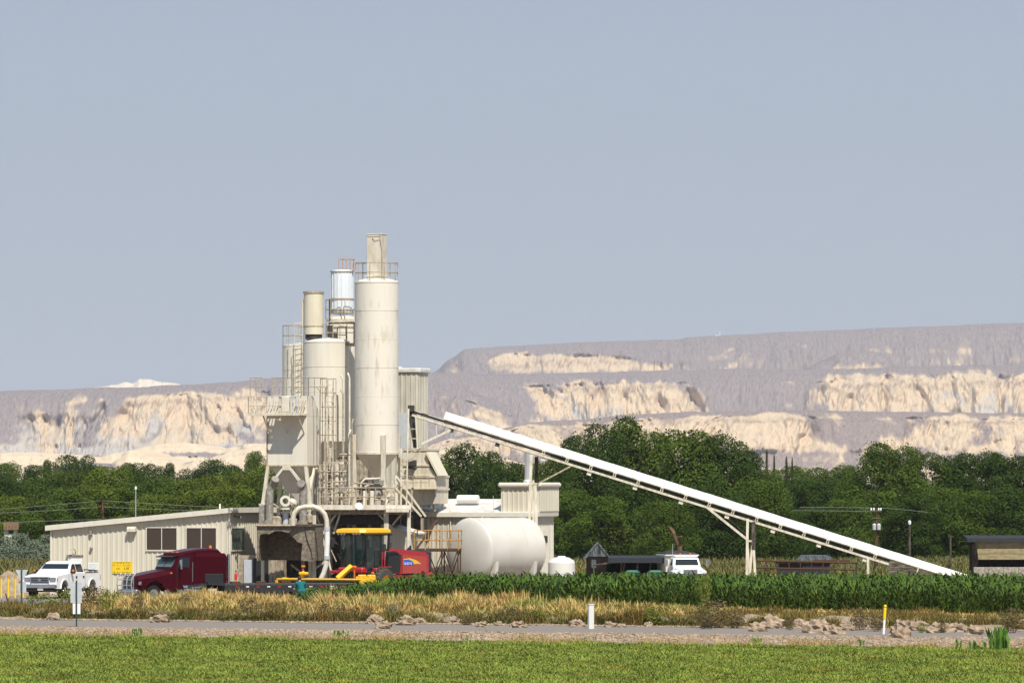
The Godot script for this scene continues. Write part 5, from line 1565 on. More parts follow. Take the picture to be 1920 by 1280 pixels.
func loading_hood() -> void:
	var d := 391.5
	var o := thing("loading_hood", "grey dust-caked truck loading hood with open dark front under the dust collector", "loading hood", P(536, 1051, d), YAW * 0.5)
	var w := 3.2; var h := 1.9; var dp := 2.7
	var b := B.new()
	b.cbox(Vector3(0, h, -dp / 2 + 0.1), Vector3(w, 0.1, dp + 0.2), 0.02)
	put(b, "top_plate", M.rubber_dusty, o)
	b = B.new()
	b.loft([[Vector3(-w / 2, h, -dp), Vector3(w / 2, h, -dp), Vector3(w / 2, h, -dp - 0.06), Vector3(-w / 2, h, -dp - 0.06)], [Vector3(-w / 2 + 0.1, 0, -dp + 0.2), Vector3(w / 2 - 0.1, 0, -dp + 0.2), Vector3(w / 2 - 0.1, 0, -dp + 0.14), Vector3(-w / 2 + 0.1, 0, -dp + 0.14)]])
	put(b, "back_curtain", M.rubber_dusty, o)
	for s in [-1.0, 1.0]:
		b = B.new()
		b.prism([Vector2(-dp, h - 0.05), Vector2(0.12, h - 0.05), Vector2(0.05, 0.0), Vector2(-dp + 0.2, 0.0)], -0.03, 0.03, Vector3(s * (w / 2 - 0.06), 0, 0), Basis(Vector3(0, 0, 1), Vector3(0, 1, 0), Vector3(-1, 0, 0)))
		put(b, "side_curtain", M.rubber_dusty, o)
	# rubber sheet cut to a ragged outline across the front: a fringe and a full-length strip at the right
	b = B.new()
	b.prism([Vector2(-1.58, 1.86), Vector2(-1.58, 0.35), Vector2(-1.46, 0.1), Vector2(-1.44, 1.05), Vector2(-1.38, 1.40), Vector2(-1.1, 1.46), Vector2(-0.9, 1.42), Vector2(-0.6, 1.58), Vector2(-0.3, 1.60), Vector2(-0.05, 1.55), Vector2(0.2, 1.48), Vector2(0.34, 1.3), Vector2(0.5, 1.18), Vector2(0.62, 1.02), Vector2(0.72, 0.98), Vector2(0.92, 0.92), Vector2(0.86, 0.4), Vector2(0.84, 0.02), Vector2(1.50, -0.04), Vector2(1.56, 0.9), Vector2(1.58, 1.86)], 0.06, 0.10)
	put(b, "ragged_curtain", M.rubber_dusty, o)
	b = B.new()
	b.tube(Vector3(-w / 2, h - 0.02, 0.2), Vector3(w / 2, h - 0.02, 0.2), 0.06, 0.06, 8)
	put(b, "front_bar", M.steel_dirty, o)
	b = B.new()
	b.sweep([Vector3(1.05, 1.75, 0.13), Vector3(1.15, 1.2, 0.15), Vector3(1.4, 0.5, 0.14), Vector3(1.46, 0.1, 0.12)], 0.025, 6)
	put(b, "hanging_hose", M.dark_metal, o)
	# ducts and blower above
	d = 392.5
	o = thing("hood_ducts", "grey ducts, valve and box stacked on top of the loading hood", "ducts", P(535, 984, d))
	for k in [[505, 516, 1], [568, 564, 2]]:
		b = local(o)
		var x: float = k[0]
		b.sweep([P(x, 986, d), P(x, 935, d), P(x + 1, 920, d), P((x + k[1]) / 2.0 + 1, 908, d), P(k[1], 898 if k[2] == 1 else 906, d - 0.3)], 0.215, 14)
		put(b, "duct", M.duct_grey, o)
		b = local(o)
		b.lathe(P(x, 978, d), [Vector2(0.22, 0.1), Vector2(0.34, -0.1), Vector2(0.4, -0.24)], 16)
		put(b, "duct_boot", M.rubber_dusty, o)
	b = local(o)
	b.cbox(P(494, 966, d + 0.5), Vector3(0.5, 1.15, 0.6), 0.03)
	put(b, "junction_box", M.duct_grey, o)
	b = local(o)
	b.lathe(P(535, 939, d - 0.5), [Vector2(0.16, 0.1), Vector2(0.3, 0.1), Vector2(0.3, -0.12), Vector2(0.16, -0.12), Vector2(0.16, 0.1)], 18, Basis(Vector3.RIGHT, PI / 2))
	put(b, "valve_ring", M.trim, o)
	b = local(o)
	b.lathe(P(549, 942, d - 0.45), [Vector2(0.0, 0.2), Vector2(0.2, 0.16), Vector2(0.26, 0.0), Vector2(0.2, -0.16), Vector2(0, -0.2)], 14, Basis(Vector3.FORWARD, 0.6))
	b.tube(P(535, 955, d - 0.2), P(535, 950, d - 0.2), 0.36, 0.36, 14)
	put(b, "valve_body", M.steel_cream, o)
	b = local(o)
	b.tube(P(535, 985, d), P(535, 958, d), 0.17, 0.17, 12)
	put(b, "discharge_pipe", M.sign_back, o)
	for k in [[519, 976, 0.5, 0.5], [549, 978, 0.44, 0.4], [580, 972, 0.3, 0.5]]:
		b = local(o)
		b.cbox(P(k[0], k[1], d), Vector3(k[2], k[3], 0.5), 0.06)
		put(b, "casing", M.steel_dirty, o)
	b = local(o)
	for k in 7: b.tube(P(512 + k * 10, 984, d + 0.3), P(508 + k * 11 + (k % 2) * 6, 946, d + 0.4), 0.03, 0.03, 6)
	b.sweep([P(512, 945, d), P(520, 950, d - 0.2), P(526, 962, d - 0.2)], 0.05, 6)
	put(b, "rod", M.steel_dirty, o)
	# the white arched pipe that comes down beside the hood
	o = thing("arched_pipe", "white pipe arching over the loading hood and down to the ground", "pipe", G(610, 390.5))
	d = 390.5
	b = local(o)
	var pts := []
	for k in [[549, 985], [549, 972], [552, 961], [560, 953], [572, 950], [588, 950], [600, 955], [608, 963], [612, 975], [613, 990]]: pts.append(P(k[0], k[1], d))
	b.sweep(pts, 0.135, 12)
	put(b, "pipe_section", M.steel_cream, o)
	b = local(o)
	b.sweep([P(613, 992, d), P(613.5, 1010, d), P(612, 1044, d)], 0.145, 12)
	put(b, "pipe_section", M.white_paint, o)
	b = local(o)
	b.sweep([P(612, 1046, d), P(611, 1060, d), P(607, 1074, d), P(600, 1088, d), G(590, d)], 0.135, 12)
	put(b, "pipe_section", M.trim, o)
	b = local(o)
	for y in [991.0, 1045.0]: b.lathe(P(612.7, y, d), [Vector2(0.14, -0.1), Vector2(0.17, -0.1), Vector2(0.17, 0.1), Vector2(0.14, 0.1)], 14)
	put(b, "coupling", M.sign_back, o)

func aggregate_bin() -> void:
	var d := 403.6
	var o := thing("aggregate_bin", "cream sloped aggregate bin with walkway below the conveyor head", "hopper", P(790, 948, d), YAW)
	var q := func(px: float, py: float) -> Vector2: return Vector2((px - 790) / F * d / 0.951, (948 - py) / F * d)
	var b := B.new()
	b.prism([q.call(756, 842), q.call(799, 842), q.call(804, 872), q.call(818, 893), q.call(816, 944), q.call(768, 950), q.call(750, 915)], -2.2, 0.0)
	put(b, "bin", M.steel_cream, o)
	for y in [[872, 756, 806], [893, 752, 819], [917, 750, 819], [843, 754, 801]]:
		b = B.new()
		var a: Vector2 = q.call(y[1], y[0]); var e: Vector2 = q.call(y[2], y[0])
		b.span(a.x, e.x, a.y - 0.05, a.y + 0.05, -2.25, 0.06)
		put(b, "stiffener", M.steel_cream, o)
	b = B.new()
	var c0: Vector2 = q.call(801, 848); var c1: Vector2 = q.call(824, 892)
	b.bar(Vector3(c0.x, c0.y, -0.6), Vector3(c1.x, c1.y, -0.6), 0.1, 1.6)
	put(b, "side_plate", M.filter_cream, o)
	b = B.new()
	var w0: Vector2 = q.call(752, 916); var w1: Vector2 = q.call(822, 916)
	b.span(w0.x, w1.x, w0.y - 0.04, w0.y, 0.06, 0.75)
	rail_line(b, Vector3(w0.x, w0.y, 0.72), Vector3(w1.x - 0.3, w0.y, 0.72), 0.7, 5)
	put(b, "walkway", M.steel_rail, o)
	b = B.new()
	var v: Vector2 = q.call(774, 868)
	b.cbox(Vector3(v.x, v.y, 0.25), Vector3(0.5, 0.34, 0.4), 0.04)
	b.tube(Vector3(v.x - 0.3, v.y - 0.2, 0.3), Vector3(v.x + 0.3, v.y - 0.32, 0.3), 0.07, 0.07, 8)
	put(b, "vibrator", M.dark_metal, o)
	b = B.new()
	for k in [-0.9, -0.2, 0.6]:
		b.bar(Vector3(k, 0.1, -0.4), Vector3(k, -0.3, -0.4), 0.14)
		b.bar(Vector3(k, 0.1, -1.9), Vector3(k, -0.1, -1.9), 0.14)
	put(b, "leg", M.steel_cream, o)
	# ladder tower beside it
	o = thing("head_frame", "light steel frame and ladder carrying the conveyor head above the bin", "frame", P(770, 946, 396))
	d = 397.9
	for k in [[766, 766, 764, 850], [779, 778, 783, 842], [752, 840, 752, 946], [764, 850, 762, 946]]:
		b = local(o)
		b.bar(P(k[0], k[1], d), P(k[2], k[3], d), 0.08)
		put(b, "post", M.steel_cream, o)
	for k in [[764, 804, 783, 804], [764, 822, 783, 822], [752, 842, 800, 842], [764, 850, 788, 842], [752, 868, 775, 862], [770, 862, 788, 846]]:
		b = local(o)
		b.bar(P(k[0], k[1], d), P(k[2], k[3], d), 0.06)
		put(b, "cross_bar", M.steel_rail, o)
	b = local(o)
	ladder(b, P(758, 916, d - 0.3), Y(850, d), 0.34)
	put(b, "ladder", M.steel_cream, o)

# ---------------------------------------------------------------- conveyor
func conveyor() -> void:
	var d := 398.7
	var s := d / F
	var o := thing("belt_conveyor", "long sloping belt conveyor under a white rounded cover, on slender legs", "conveyor", P(775, 781, d))
	var ang := -atan(0.3125)
	var tilt := Basis(Vector3(0, 0, 1), ang)
	var len := 1040.0 * s / cos(ang)
	var slope := func() -> B:
		var q := B.new()
		q.xf = Transform3D(tilt, Vector3.ZERO)
		return q
	var b: B
	for side in [-1.0, 1.0]:
		b = slope.call()
		b.span(-0.1, len - 1.2, 0.0, 0.12, side * 0.52 - 0.04, side * 0.52 + 0.04)
		put(b, "stringer", M.steel_cream, o)
		b = slope.call()
		b.span(-0.2, len - 4.6, 0.315, 0.345, side * 0.52 - 0.03, side * 0.52 + 0.03)
		put(b, "upper_rail", M.steel_cream, o)
	b = slope.call()
	b.span(0.0, len - 0.6, 0.2, 0.30, -0.44, 0.44)
	b.span(0.0, len - 1.4, -0.02, 0.01, -0.40, 0.40)
	put(b, "belt", M.black, o)
	# cover: short arched sheets lapped over one another
	var x := 1.62
	var k := 0
	while x < len - 0.2:
		var e := minf(x + 1.35, len - 0.1)
		b = slope.call()
		var lap := 0.008 if k % 2 else 0.0
		var n := 14
		for i in n:
			var a0 := PI * i / n; var a1 := PI * (i + 1) / n
			var p0 := Vector3(0, 0.38 + sin(a0) * (0.41 + lap), cos(a0) * (0.60 + lap)); var p1 := Vector3(0, 0.38 + sin(a1) * (0.41 + lap), cos(a1) * (0.60 + lap))
			var n0 := Vector3(0, sin(a0), cos(a0)); var n1 := Vector3(0, sin(a1), cos(a1))
			var xa := Vector3(x, 0, 0); var xb := Vector3(e + 0.03, 0, 0)
			b.tri(p0 + xa, p0 + xb, p1 + xb, n0, n0, n1)
			b.tri(p0 + xa, p1 + xb, p1 + xa, n0, n1, n1)
		for zz in [-1.0, 1.0]: b.span(x, e + 0.03, 0.36, 0.40, zz * 0.605 - 0.015, zz * 0.605 + 0.015)
		put(b, "cover_sheet", M.cover_white, o)
		x += 1.35; k += 1
	x = 0.6
	k = 0
	while x < len - 4.6:
		for zz in [-1.0, 1.0]:
			b = slope.call()
			if x < 7.0:
				b.cbox(Vector3(x, 0.26, zz * 0.55), Vector3(0.34, 0.16, 0.1), 0.02)
				b.bar(Vector3(x - 0.2, 0.15, zz * 0.55), Vector3(x - 0.2, 0.34, zz * 0.55), 0.05)
			else:
				b.span(x - 0.08, x - 0.03, 0.12, 0.36, zz * 0.55 - 0.04, zz * 0.55 + 0.04)
				b.span(x + 0.03, x + 0.08, 0.12, 0.36, zz * 0.55 - 0.04, zz * 0.55 + 0.04)
				b.span(x - 0.1, x + 0.1, 0.30, 0.36, zz * 0.58 - 0.04, zz * 0.58 + 0.04)
			put(b, "idler_bracket", M.dark_metal if x < 7.0 else M.steel_cream, o)
		x += 1.35; k += 1
	x = 2.2
	while x < len - 4.0:
		b = slope.call()
		b.span(x - 0.12, x + 0.12, -0.2, 0.0, -0.5, -0.44); b.span(x - 0.12, x + 0.12, -0.2, 0.0, 0.44, 0.5)
		b.tube(Vector3(x, -0.12, -0.44), Vector3(x, -0.12, 0.44), 0.06, 0.06, 10)
		put(b, "return_roller", M.trim if x > 6.0 else M.dark_metal, o)
		x += 2.62
	b = slope.call()
	b.tube(Vector3(-0.1, 0.12, -0.5), Vector3(-0.1, 0.12, 0.5), 0.24, 0.24, 16)
	put(b, "head_pulley", M.dark_metal, o)
	b = B.new()
	b.cbox(Vector3(-0.12, 0.45, 0.1), Vector3(0.36, 0.34, 1.1), 0.02)
	b.loft([[Vector3(-0.3, 0.2, 0.5), Vector3(0.1, 0.2, 0.5), Vector3(0.1, 0.2, -0.5), Vector3(-0.3, 0.2, -0.5)], [Vector3(0.0, -1.7, 0.4), Vector3(0.28, -1.7, 0.4), Vector3(0.28, -1.7, -0.4), Vector3(0.0, -1.7, -0.4)]])
	put(b, "head_chute", M.dark_metal, o)
	# brace under the head
	var w := local(o)
	w.bar(P(845, 806, d - 0.5), P(790, 832, d - 0.5), 0.12)
	w.bar(P(818, 797, d - 0.5), P(818, 815, d - 0.5), 0.05)
	put(w, "brace", M.steel_cream, o)
	# first bent
	for l in [[996, 852, 990, 0, 0.16], [1000, 900, 1000, 0, 0.1], [1003, 905, 1010, 0, 0.17], [996, 985, 1016, 0, 0.12], [994, 985, 984, 0, 0.1]]:
		w = local(o)
		w.bar(P(l[0], l[1], d - 0.5), G(l[2], d - 0.7), l[4])
		put(w, "leg", M.steel_cream, o)
	w = local(o)
	w.bar(P(1006, 856, d + 0.5), P(1006, 910, d + 0.5), 0.2)
	put(w, "leg", M.pole_grey, o)
	w = local(o)
	w.bar(P(1004, 909, d - 0.5), P(1072, 873, d - 0.5), 0.08)
	put(w, "brace", M.steel_rail, o)
	w = local(o)
	w.bar(P(990, 910, d - 0.55), P(1010, 906, d - 0.55), 0.09)
	put(w, "brace", M.steel_rail, o)
	# second bent
	for l in [[1402, 972, 1400, 0, 0.14], [1413, 978, 1413, 1030, 0.2], [1402, 1012, 1408, 0, 0.09], [1411, 1022, 1402, 0, 0.13], [1413, 1022, 1418, 0, 0.13]]:
		w = local(o)
		w.bar(P(l[0], l[1], d - 0.5), P(l[2], l[3], d - 0.5) if l[3] else G(l[2], d - 0.6), l[4])
		put(w, "leg", M.steel_cream if l[4] < 0.2 else M.pole_grey, o)
	w = local(o)
	w.bar(P(1326, 951, d - 0.5), P(1401, 1011, d - 0.5), 0.13)
	put(w, "brace", M.steel_cream, o)
	w = local(o)
	w.bar(P(1352, 960, d + 0.5), P(1403, 1004, d + 0.5), 0.05)
	put(w, "brace", M.steel_dirty, o)
	w = local(o)
	w.bar(P(1400, 1014, d - 0.55), P(1410, 1014, d - 0.55), 0.1)
	put(w, "brace", M.steel_cream, o)
	w = local(o)
	w.bar(P(1628, 1044, d - 0.5), G(1628, d - 0.5), 0.13)
	put(w, "leg", M.steel_cream, o)
	# weathered boards boxing in the tail
	for r in 4:
		for c in 2:
			w = slope.call()
			var x0 := len - 4.55 + c * 1.62
			w.span(x0, x0 + 1.58 - r * 0.03, 0.30 - r * 0.19 - 0.18 + (r * 0.02 if c else 0.0), 0.30 - r * 0.19, 0.58 + (r % 2) * 0.012, 0.625 + (r % 2) * 0.012)
			put(w, "skirt_board", M.plank_grey, o)
	w = slope.call()
	w.span(len - 3.0, len - 2.93, -0.4, 0.4, 0.62, 0.70)
	put(w, "board_clamp", M.steel_cream, o)

# ---------------------------------------------------------------- tanks, stair platform
func tanks() -> void:
	var d := 397.0
	var o := thing("storage_tank", "big white horizontal storage tank with domed end on saddles beside the building", "tank", G(931, d), deg_to_rad(-44))
	var r := 1.76; var y := 2.48
	var q := Basis(Vector3.RIGHT, PI / 2)      # lathe axis along +z, the near left end
	var dome := func(sg: float, z: float) -> B:
		var b := B.new()
		var prof := []
		for k in 13:
			var t := PI / 2 * k / 12.0
			prof.append(Vector2(r * cos(t), sg * 0.46 * sin(t)))
		b.lathe(Vector3(0, y, z), prof, 48, q, true)
		return b
	var b := B.new()
	b.lathe(Vector3(0, y, 0), [Vector2(r, -2.0), Vector2(r, 2.0)], 64, q)
	put(b, "shell", M.tank_white, o)
	put(dome.call(1.0, 2.0), "domed_end", M.tank_white, o)
	put(dome.call(-1.0, -2.0), "domed_end", M.tank_white, o)
	for z in [-1.995, -0.66, 0.67, 1.995]:
		b = B.new()
		b.lathe(Vector3(0, y, z), [Vector2(r - 0.02, -0.03), Vector2(r + 0.012, -0.03), Vector2(r + 0.012, 0.03), Vector2(r - 0.02, 0.03)], 64, q)
		put(b, "weld_seam", M.tank_white, o)
	for z in [-1.3, 1.7]:
		b = B.new()
		b.prism([Vector2(-1.5, 0), Vector2(1.5, 0), Vector2(1.72, 1.9), Vector2(1.2, 1.2), Vector2(0.5, 0.82), Vector2(-0.5, 0.82), Vector2(-1.2, 1.2), Vector2(-1.72, 1.9)], z - 0.12, z + 0.12)
		put(b, "saddle", M.tank_white, o)
	o = thing("poly_tank", "small low white plastic tank with domed lid right of the big tank", "tank", G(1053, d), 0.0)
	b = B.new()
	var rr := 25.0 / F * d
	b.lathe(Vector3.ZERO, [Vector2(rr * 0.97, 0.0), Vector2(rr, 0.04), Vector2(rr, Y(1078, d)), Vector2(rr * 0.985, Y(1077, d)), Vector2(rr, Y(1076, d)), Vector2(rr, Y(1055, d))], 36)
	put(b, "body", M.poly_white, o)
	b = B.new()
	b.lathe(Vector3.ZERO, [Vector2(rr, Y(1055, d)), Vector2(rr * 0.95, Y(1051, d)), Vector2(rr * 0.55, Y(1045, d)), Vector2(rr * 0.3, Y(1044, d)), Vector2(rr * 0.28, Y(1042, d)), Vector2(0, Y(1042, d))], 36, Basis.IDENTITY, true)
	put(b, "lid", M.poly_white, o)

func stair_platform() -> void:
	var d := 393.0
	var o := thing("rusty_platform", "rusty steel platform with yellow railing and crossed legs left of the white tank", "platform", G(818, d), -0.12)
	var w := 84.0 / F * d; var yd := Y(1031, d); var dp := 1.3
	var b := B.new()
	b.cbox(Vector3(0, yd, -dp / 2), Vector3(w, 0.16, dp), 0.02)
	put(b, "deck", M.rust, o)
	for k in 5:
		b = B.new()
		var x := lerpf(-w / 2, w / 2, k / 4.0)
		for z in [0.0, -dp]: b.tube(Vector3(x, yd, z), Vector3(x, yd + 1.05, z), 0.03, 0.03, 6)
		put(b, "rail_post", M.rust_yellow, o)
	for y in [0.52, 1.05]:
		b = B.new()
		for z in [0.0, -dp]: b.tube(Vector3(-w / 2, yd + y, z), Vector3(w / 2, yd + y, z), 0.026, 0.026, 6)
		b.tube(Vector3(w / 2, yd + y, 0), Vector3(w / 2, yd + y, -dp), 0.026, 0.026, 6)
		put(b, "guard_rail", M.rust_orange, o)
	for k in 6:
		b = B.new()
		var x := lerpf(-w * 0.25, w / 2 - 0.05, (k % 3) / 2.0); var z := -0.1 if k < 3 else -dp + 0.1
		b.bar(Vector3(x, 0, z), Vector3(x, yd, z), 0.07)
		put(b, "leg", M.rust, o)
	for k in [[-0.6, 0, 0.3, 1], [0.3, 0, -0.6, 1], [0.3, 0, 1.1, 1], [1.1, 0, 0.3, 1], [-0.6, 0.5, 0.2, 0], [0.4, 0.5, 1.1, 0.1]]:
		b = B.new()
		b.bar(Vector3(k[0], 0.1 + k[1] * yd, -0.08), Vector3(k[2], 0.1 + k[3] * (yd - 0.2), -0.08), 0.05)
		b.bar(Vector3(k[2], 0.1 + k[1] * yd, -dp + 0.06), Vector3(k[0], 0.1 + k[3] * (yd - 0.2), -dp + 0.06), 0.05)
		put(b, "brace", M.rust, o)
	b = B.new()
	for s in [0.0, 0.5]: b.bar(Vector3(-w / 2, yd, -0.4 - s), Vector3(-w / 2 + 0.9, yd + 1.6, -2.4 - s), 0.06)
	put(b, "stair_rail", M.rust, o)

# ---------------------------------------------------------------- vehicles (forward is +z, the driver's side +x)
func wheel(o: Node3D, p: Vector3, r: float, w: float, tyre: Material, rim: Material, lugs := 0) -> void:
	var q := Basis(Vector3.FORWARD, PI / 2)
	var b := B.new()
	b.lathe(Vector3.ZERO, [Vector2(r * 0.58, -w / 2), Vector2(r * 0.9, -w / 2), Vector2(r, -w * 0.34), Vector2(r, w * 0.34), Vector2(r * 0.9, w / 2), Vector2(r * 0.58, w / 2)], 28, q)
	for k in lugs:
		var a := TAU * k / lugs
		for s in [-1.0, 1.0]:
			b.box(Vector3(s * w * 0.24, sin(a + s * 0.06) * r, cos(a + s * 0.06) * r), Vector3(w * 0.5, 0.06, 0.07), Basis(Vector3.RIGHT, -a) * Basis(Vector3.UP, s * 0.5))
	var t := put(b, "wheel", tyre, o)
	t.position = p
	b = B.new()
	b.lathe(Vector3.ZERO, [Vector2(0, w * 0.36), Vector2(r * 0.2, w * 0.36), Vector2(r * 0.26, w * 0.2), Vector2(r * 0.5, w * 0.22), Vector2(r * 0.6, w * 0.44), Vector2(r * 0.6, -w * 0.44), Vector2(r * 0.5, -w * 0.22), Vector2(0, -w * 0.36)], 24, q)
	put(b, "rim", rim, t)

func ring4(hw: float, y: float, z0: float, z1: float, r := 0.08) -> Array:
	return [Vector3(-hw, y, z0 + r), Vector3(-hw + r, y, z0), Vector3(hw - r, y, z0), Vector3(hw, y, z0 + r), Vector3(hw, y, z1 - r), Vector3(hw - r, y, z1), Vector3(-hw + r, y, z1), Vector3(-hw, y, z1 - r)]

func pickup() -> void:
	var o := thing("pickup_truck", "white crew-cab pickup truck parked by the beige building, nose to the left", "pickup truck", G(116, 391), deg_to_rad(-20.5))
	var side := Basis(Vector3(0, 0, 1), Vector3(0, 1, 0), Vector3(-1, 0, 0))     # outline x becomes z, pulled across the truck
	var arch := func(zc: float, r: float) -> Array:
		var a := []
		for k in 9:
			var t := PI * k / 8.0
			a.append(Vector2(zc + cos(t) * r, 0.52 + sin(t) * r * 0.98))
		return a
	var out := [Vector2(2.86, 0.52), Vector2(2.92, 0.72), Vector2(2.88, 1.12), Vector2(2.72, 1.19), Vector2(1.35, 1.31), Vector2(-0.95, 1.33), Vector2(-0.98, 1.30), Vector2(-2.86, 1.30), Vector2(-2.90, 0.52)]
	var rear: Array = arch.call(-1.78, 0.47); rear.reverse()
	var fr: Array = arch.call(1.86, 0.47); fr.reverse()
	out.append_array(rear); out.append_array(fr)
	var b := B.new()
	b.prism(out, -0.97, 0.97, Vector3.ZERO, side)
	var body := put(b, "body", M.truck_white, o)
	b = B.new()
	b.loft([ring4(0.93, 1.18, 1.36, 2.74, 0.12), ring4(0.86, 1.26, 1.34, 2.6, 0.2), ring4(0.7, 1.30, 1.3, 2.3, 0.2)])
	put(b, "hood", M.truck_white, o)
	b = B.new()
	b.loft([ring4(0.94, 1.31, -0.96, 1.36, 0.05), ring4(0.76, 1.86, -0.80, 0.55, 0.1), ring4(0.70, 1.94, -0.72, 0.42, 0.14)])
	var cab := put(b, "cab", M.truck_white, o)
	b = B.new()
	b.quad(Vector3(-0.83, 1.38, 1.225), Vector3(0.83, 1.38, 1.225), Vector3(0.70, 1.82, 0.66), Vector3(-0.70, 1.82, 0.66), Vector3(0, 0.5, 1))
	put(b, "windscreen", M.glass_dark, cab)
	for s in [-1.0, 1.0]:
		for z in [[1.0, 0.24, 0.54, 0.18], [0.16, -0.74, 0.12, -0.68]]:
			b = B.new()
			b.quad(Vector3(s * 0.925, 1.38, z[0]), Vector3(s * 0.925, 1.38, z[1]), Vector3(s * 0.79, 1.80, z[3]), Vector3(s * 0.79, 1.80, z[2]), Vector3(s, 0.3, 0))
			put(b, "side_window", M.glass_dark, cab)
		for z in [0.32, -0.62]:
			b = B.new()
			b.cbox(Vector3(s * 0.985, 1.12, z), Vector3(0.05, 0.09, 0.17), 0.015)
			put(b, "door_handle", M.black, o)
		for z in [1.28, 0.2, -0.86]:
			b = B.new()
			b.box(Vector3(s * 0.972, 0.92, z), Vector3(0.006, 0.76, 0.014))
			put(b, "door_gap", M.dark_metal, o)
		b = B.new()
		b.cbox(Vector3(s * 1.1, 1.42, 1.0), Vector3(0.22, 0.24, 0.16), 0.04)
		b.bar(Vector3(s * 0.9, 1.36, 0.98), Vector3(s * 1.1, 1.36, 1.0), 0.05)
		var mir := put(b, "mirror", M.black, o)
		b = B.new()
		b.cbox(Vector3(s * 1.13, 1.46, 1.09), Vector3(0.13, 0.12, 0.03), 0.01)
		put(b, "turn_light", M.orange_lens, mir)
		b = B.new()
		b.cbox(Vector3(s * 0.74, 0.99, 2.86), Vector3(0.36, 0.28, 0.12), 0.03)
		var hl := put(b, "headlight", M.chrome, o)
		b = B.new()
		b.cbox(Vector3(s * 0.93, 1.0, 2.78), Vector3(0.1, 0.2, 0.16), 0.02)
		put(b, "turn_light", M.orange_lens, hl)
		b = B.new()
		b.cbox(Vector3(s * 0.9, 1.06, -2.86), Vector3(0.14, 0.34, 0.12), 0.02)
		put(b, "tail_light", M.red_lens, o)
		b = B.new()
		for k in 8:
			for zc in [1.86, -1.78]:
				var t0 := PI * k / 8.0; var t1 := PI * (k + 1) / 8.0
				b.bar(Vector3(s * 0.98, 0.52 + sin(t0) * 0.49, zc + cos(t0) * 0.49), Vector3(s * 0.98, 0.52 + sin(t1) * 0.49, zc + cos(t1) * 0.49), 0.05, 0.06)
		put(b, "wheel_arch", M.truck_white, o)
		wheel(o, Vector3(s * 0.84, 0.39, 1.86), 0.39, 0.27, M.tyre, M.chrome)
		wheel(o, Vector3(s * 0.84, 0.39, -1.78), 0.39, 0.27, M.tyre, M.chrome)
	b = B.new()
	b.cbox(Vector3(0, 0.97, 2.87), Vector3(1.12, 0.36, 0.1), 0.03)
	var gr := put(b, "grille", M.glass_dark, o)
	b = B.new()
	for y in [0.84, 0.93, 1.02, 1.11]: b.cbox(Vector3(0, y, 2.925), Vector3(0.98, 0.035, 0.04), 0.01)
	b.cbox(Vector3(-0.52, 0.97, 2.92), Vector3(0.07, 0.36, 0.05), 0.01); b.cbox(Vector3(0.52, 0.97, 2.92), Vector3(0.07, 0.36, 0.05), 0.01)
	b.lathe(Vector3(0, 0.975, 2.95), [Vector2(0.0, 0.02), Vector2(0.09, 0.0)], 16, Basis(Vector3.RIGHT, PI / 2))
	put(b, "grille_bar", M.chrome, gr)
	b = B.new()
	b.cbox(Vector3(0, 0.66, 2.93), Vector3(1.96, 0.2, 0.2), 0.05)
	put(b, "bumper", M.chrome, o)
	b = B.new()
	b.cbox(Vector3(0, 0.47, 2.84), Vector3(1.72, 0.22, 0.2), 0.05)
	b.span(-0.9, 0.9, 0.35, 0.53, -2.6, 2.6)
	put(b, "underbody", M.black, o)
	b = B.new()
	b.box(Vector3(0.05, 0.52, 2.95), Vector3(0.32, 0.16, 0.02))
	put(b, "license_plate", M.sign_white, o)
	b = B.new()
	b.span(-0.9, 0.9, 1.31, 1.34, -2.8, -1.0)
	put(b, "bed_cover", M.black, o)
	b = B.new()
	for s in [-0.8, 0.8]:
		b.tube(Vector3(s, 1.5, -1.0), Vector3(s, 1.44, -2.6), 0.03, 0.03, 6)
		b.tube(Vector3(s, 1.34, -1.1), Vector3(s, 1.5, -1.1), 0.02, 0.02, 6); b.tube(Vector3(s, 1.34, -2.5), Vector3(s, 1.45, -2.5), 0.02, 0.02, 6)
	put(b, "bed_rail", M.dark_metal, o)

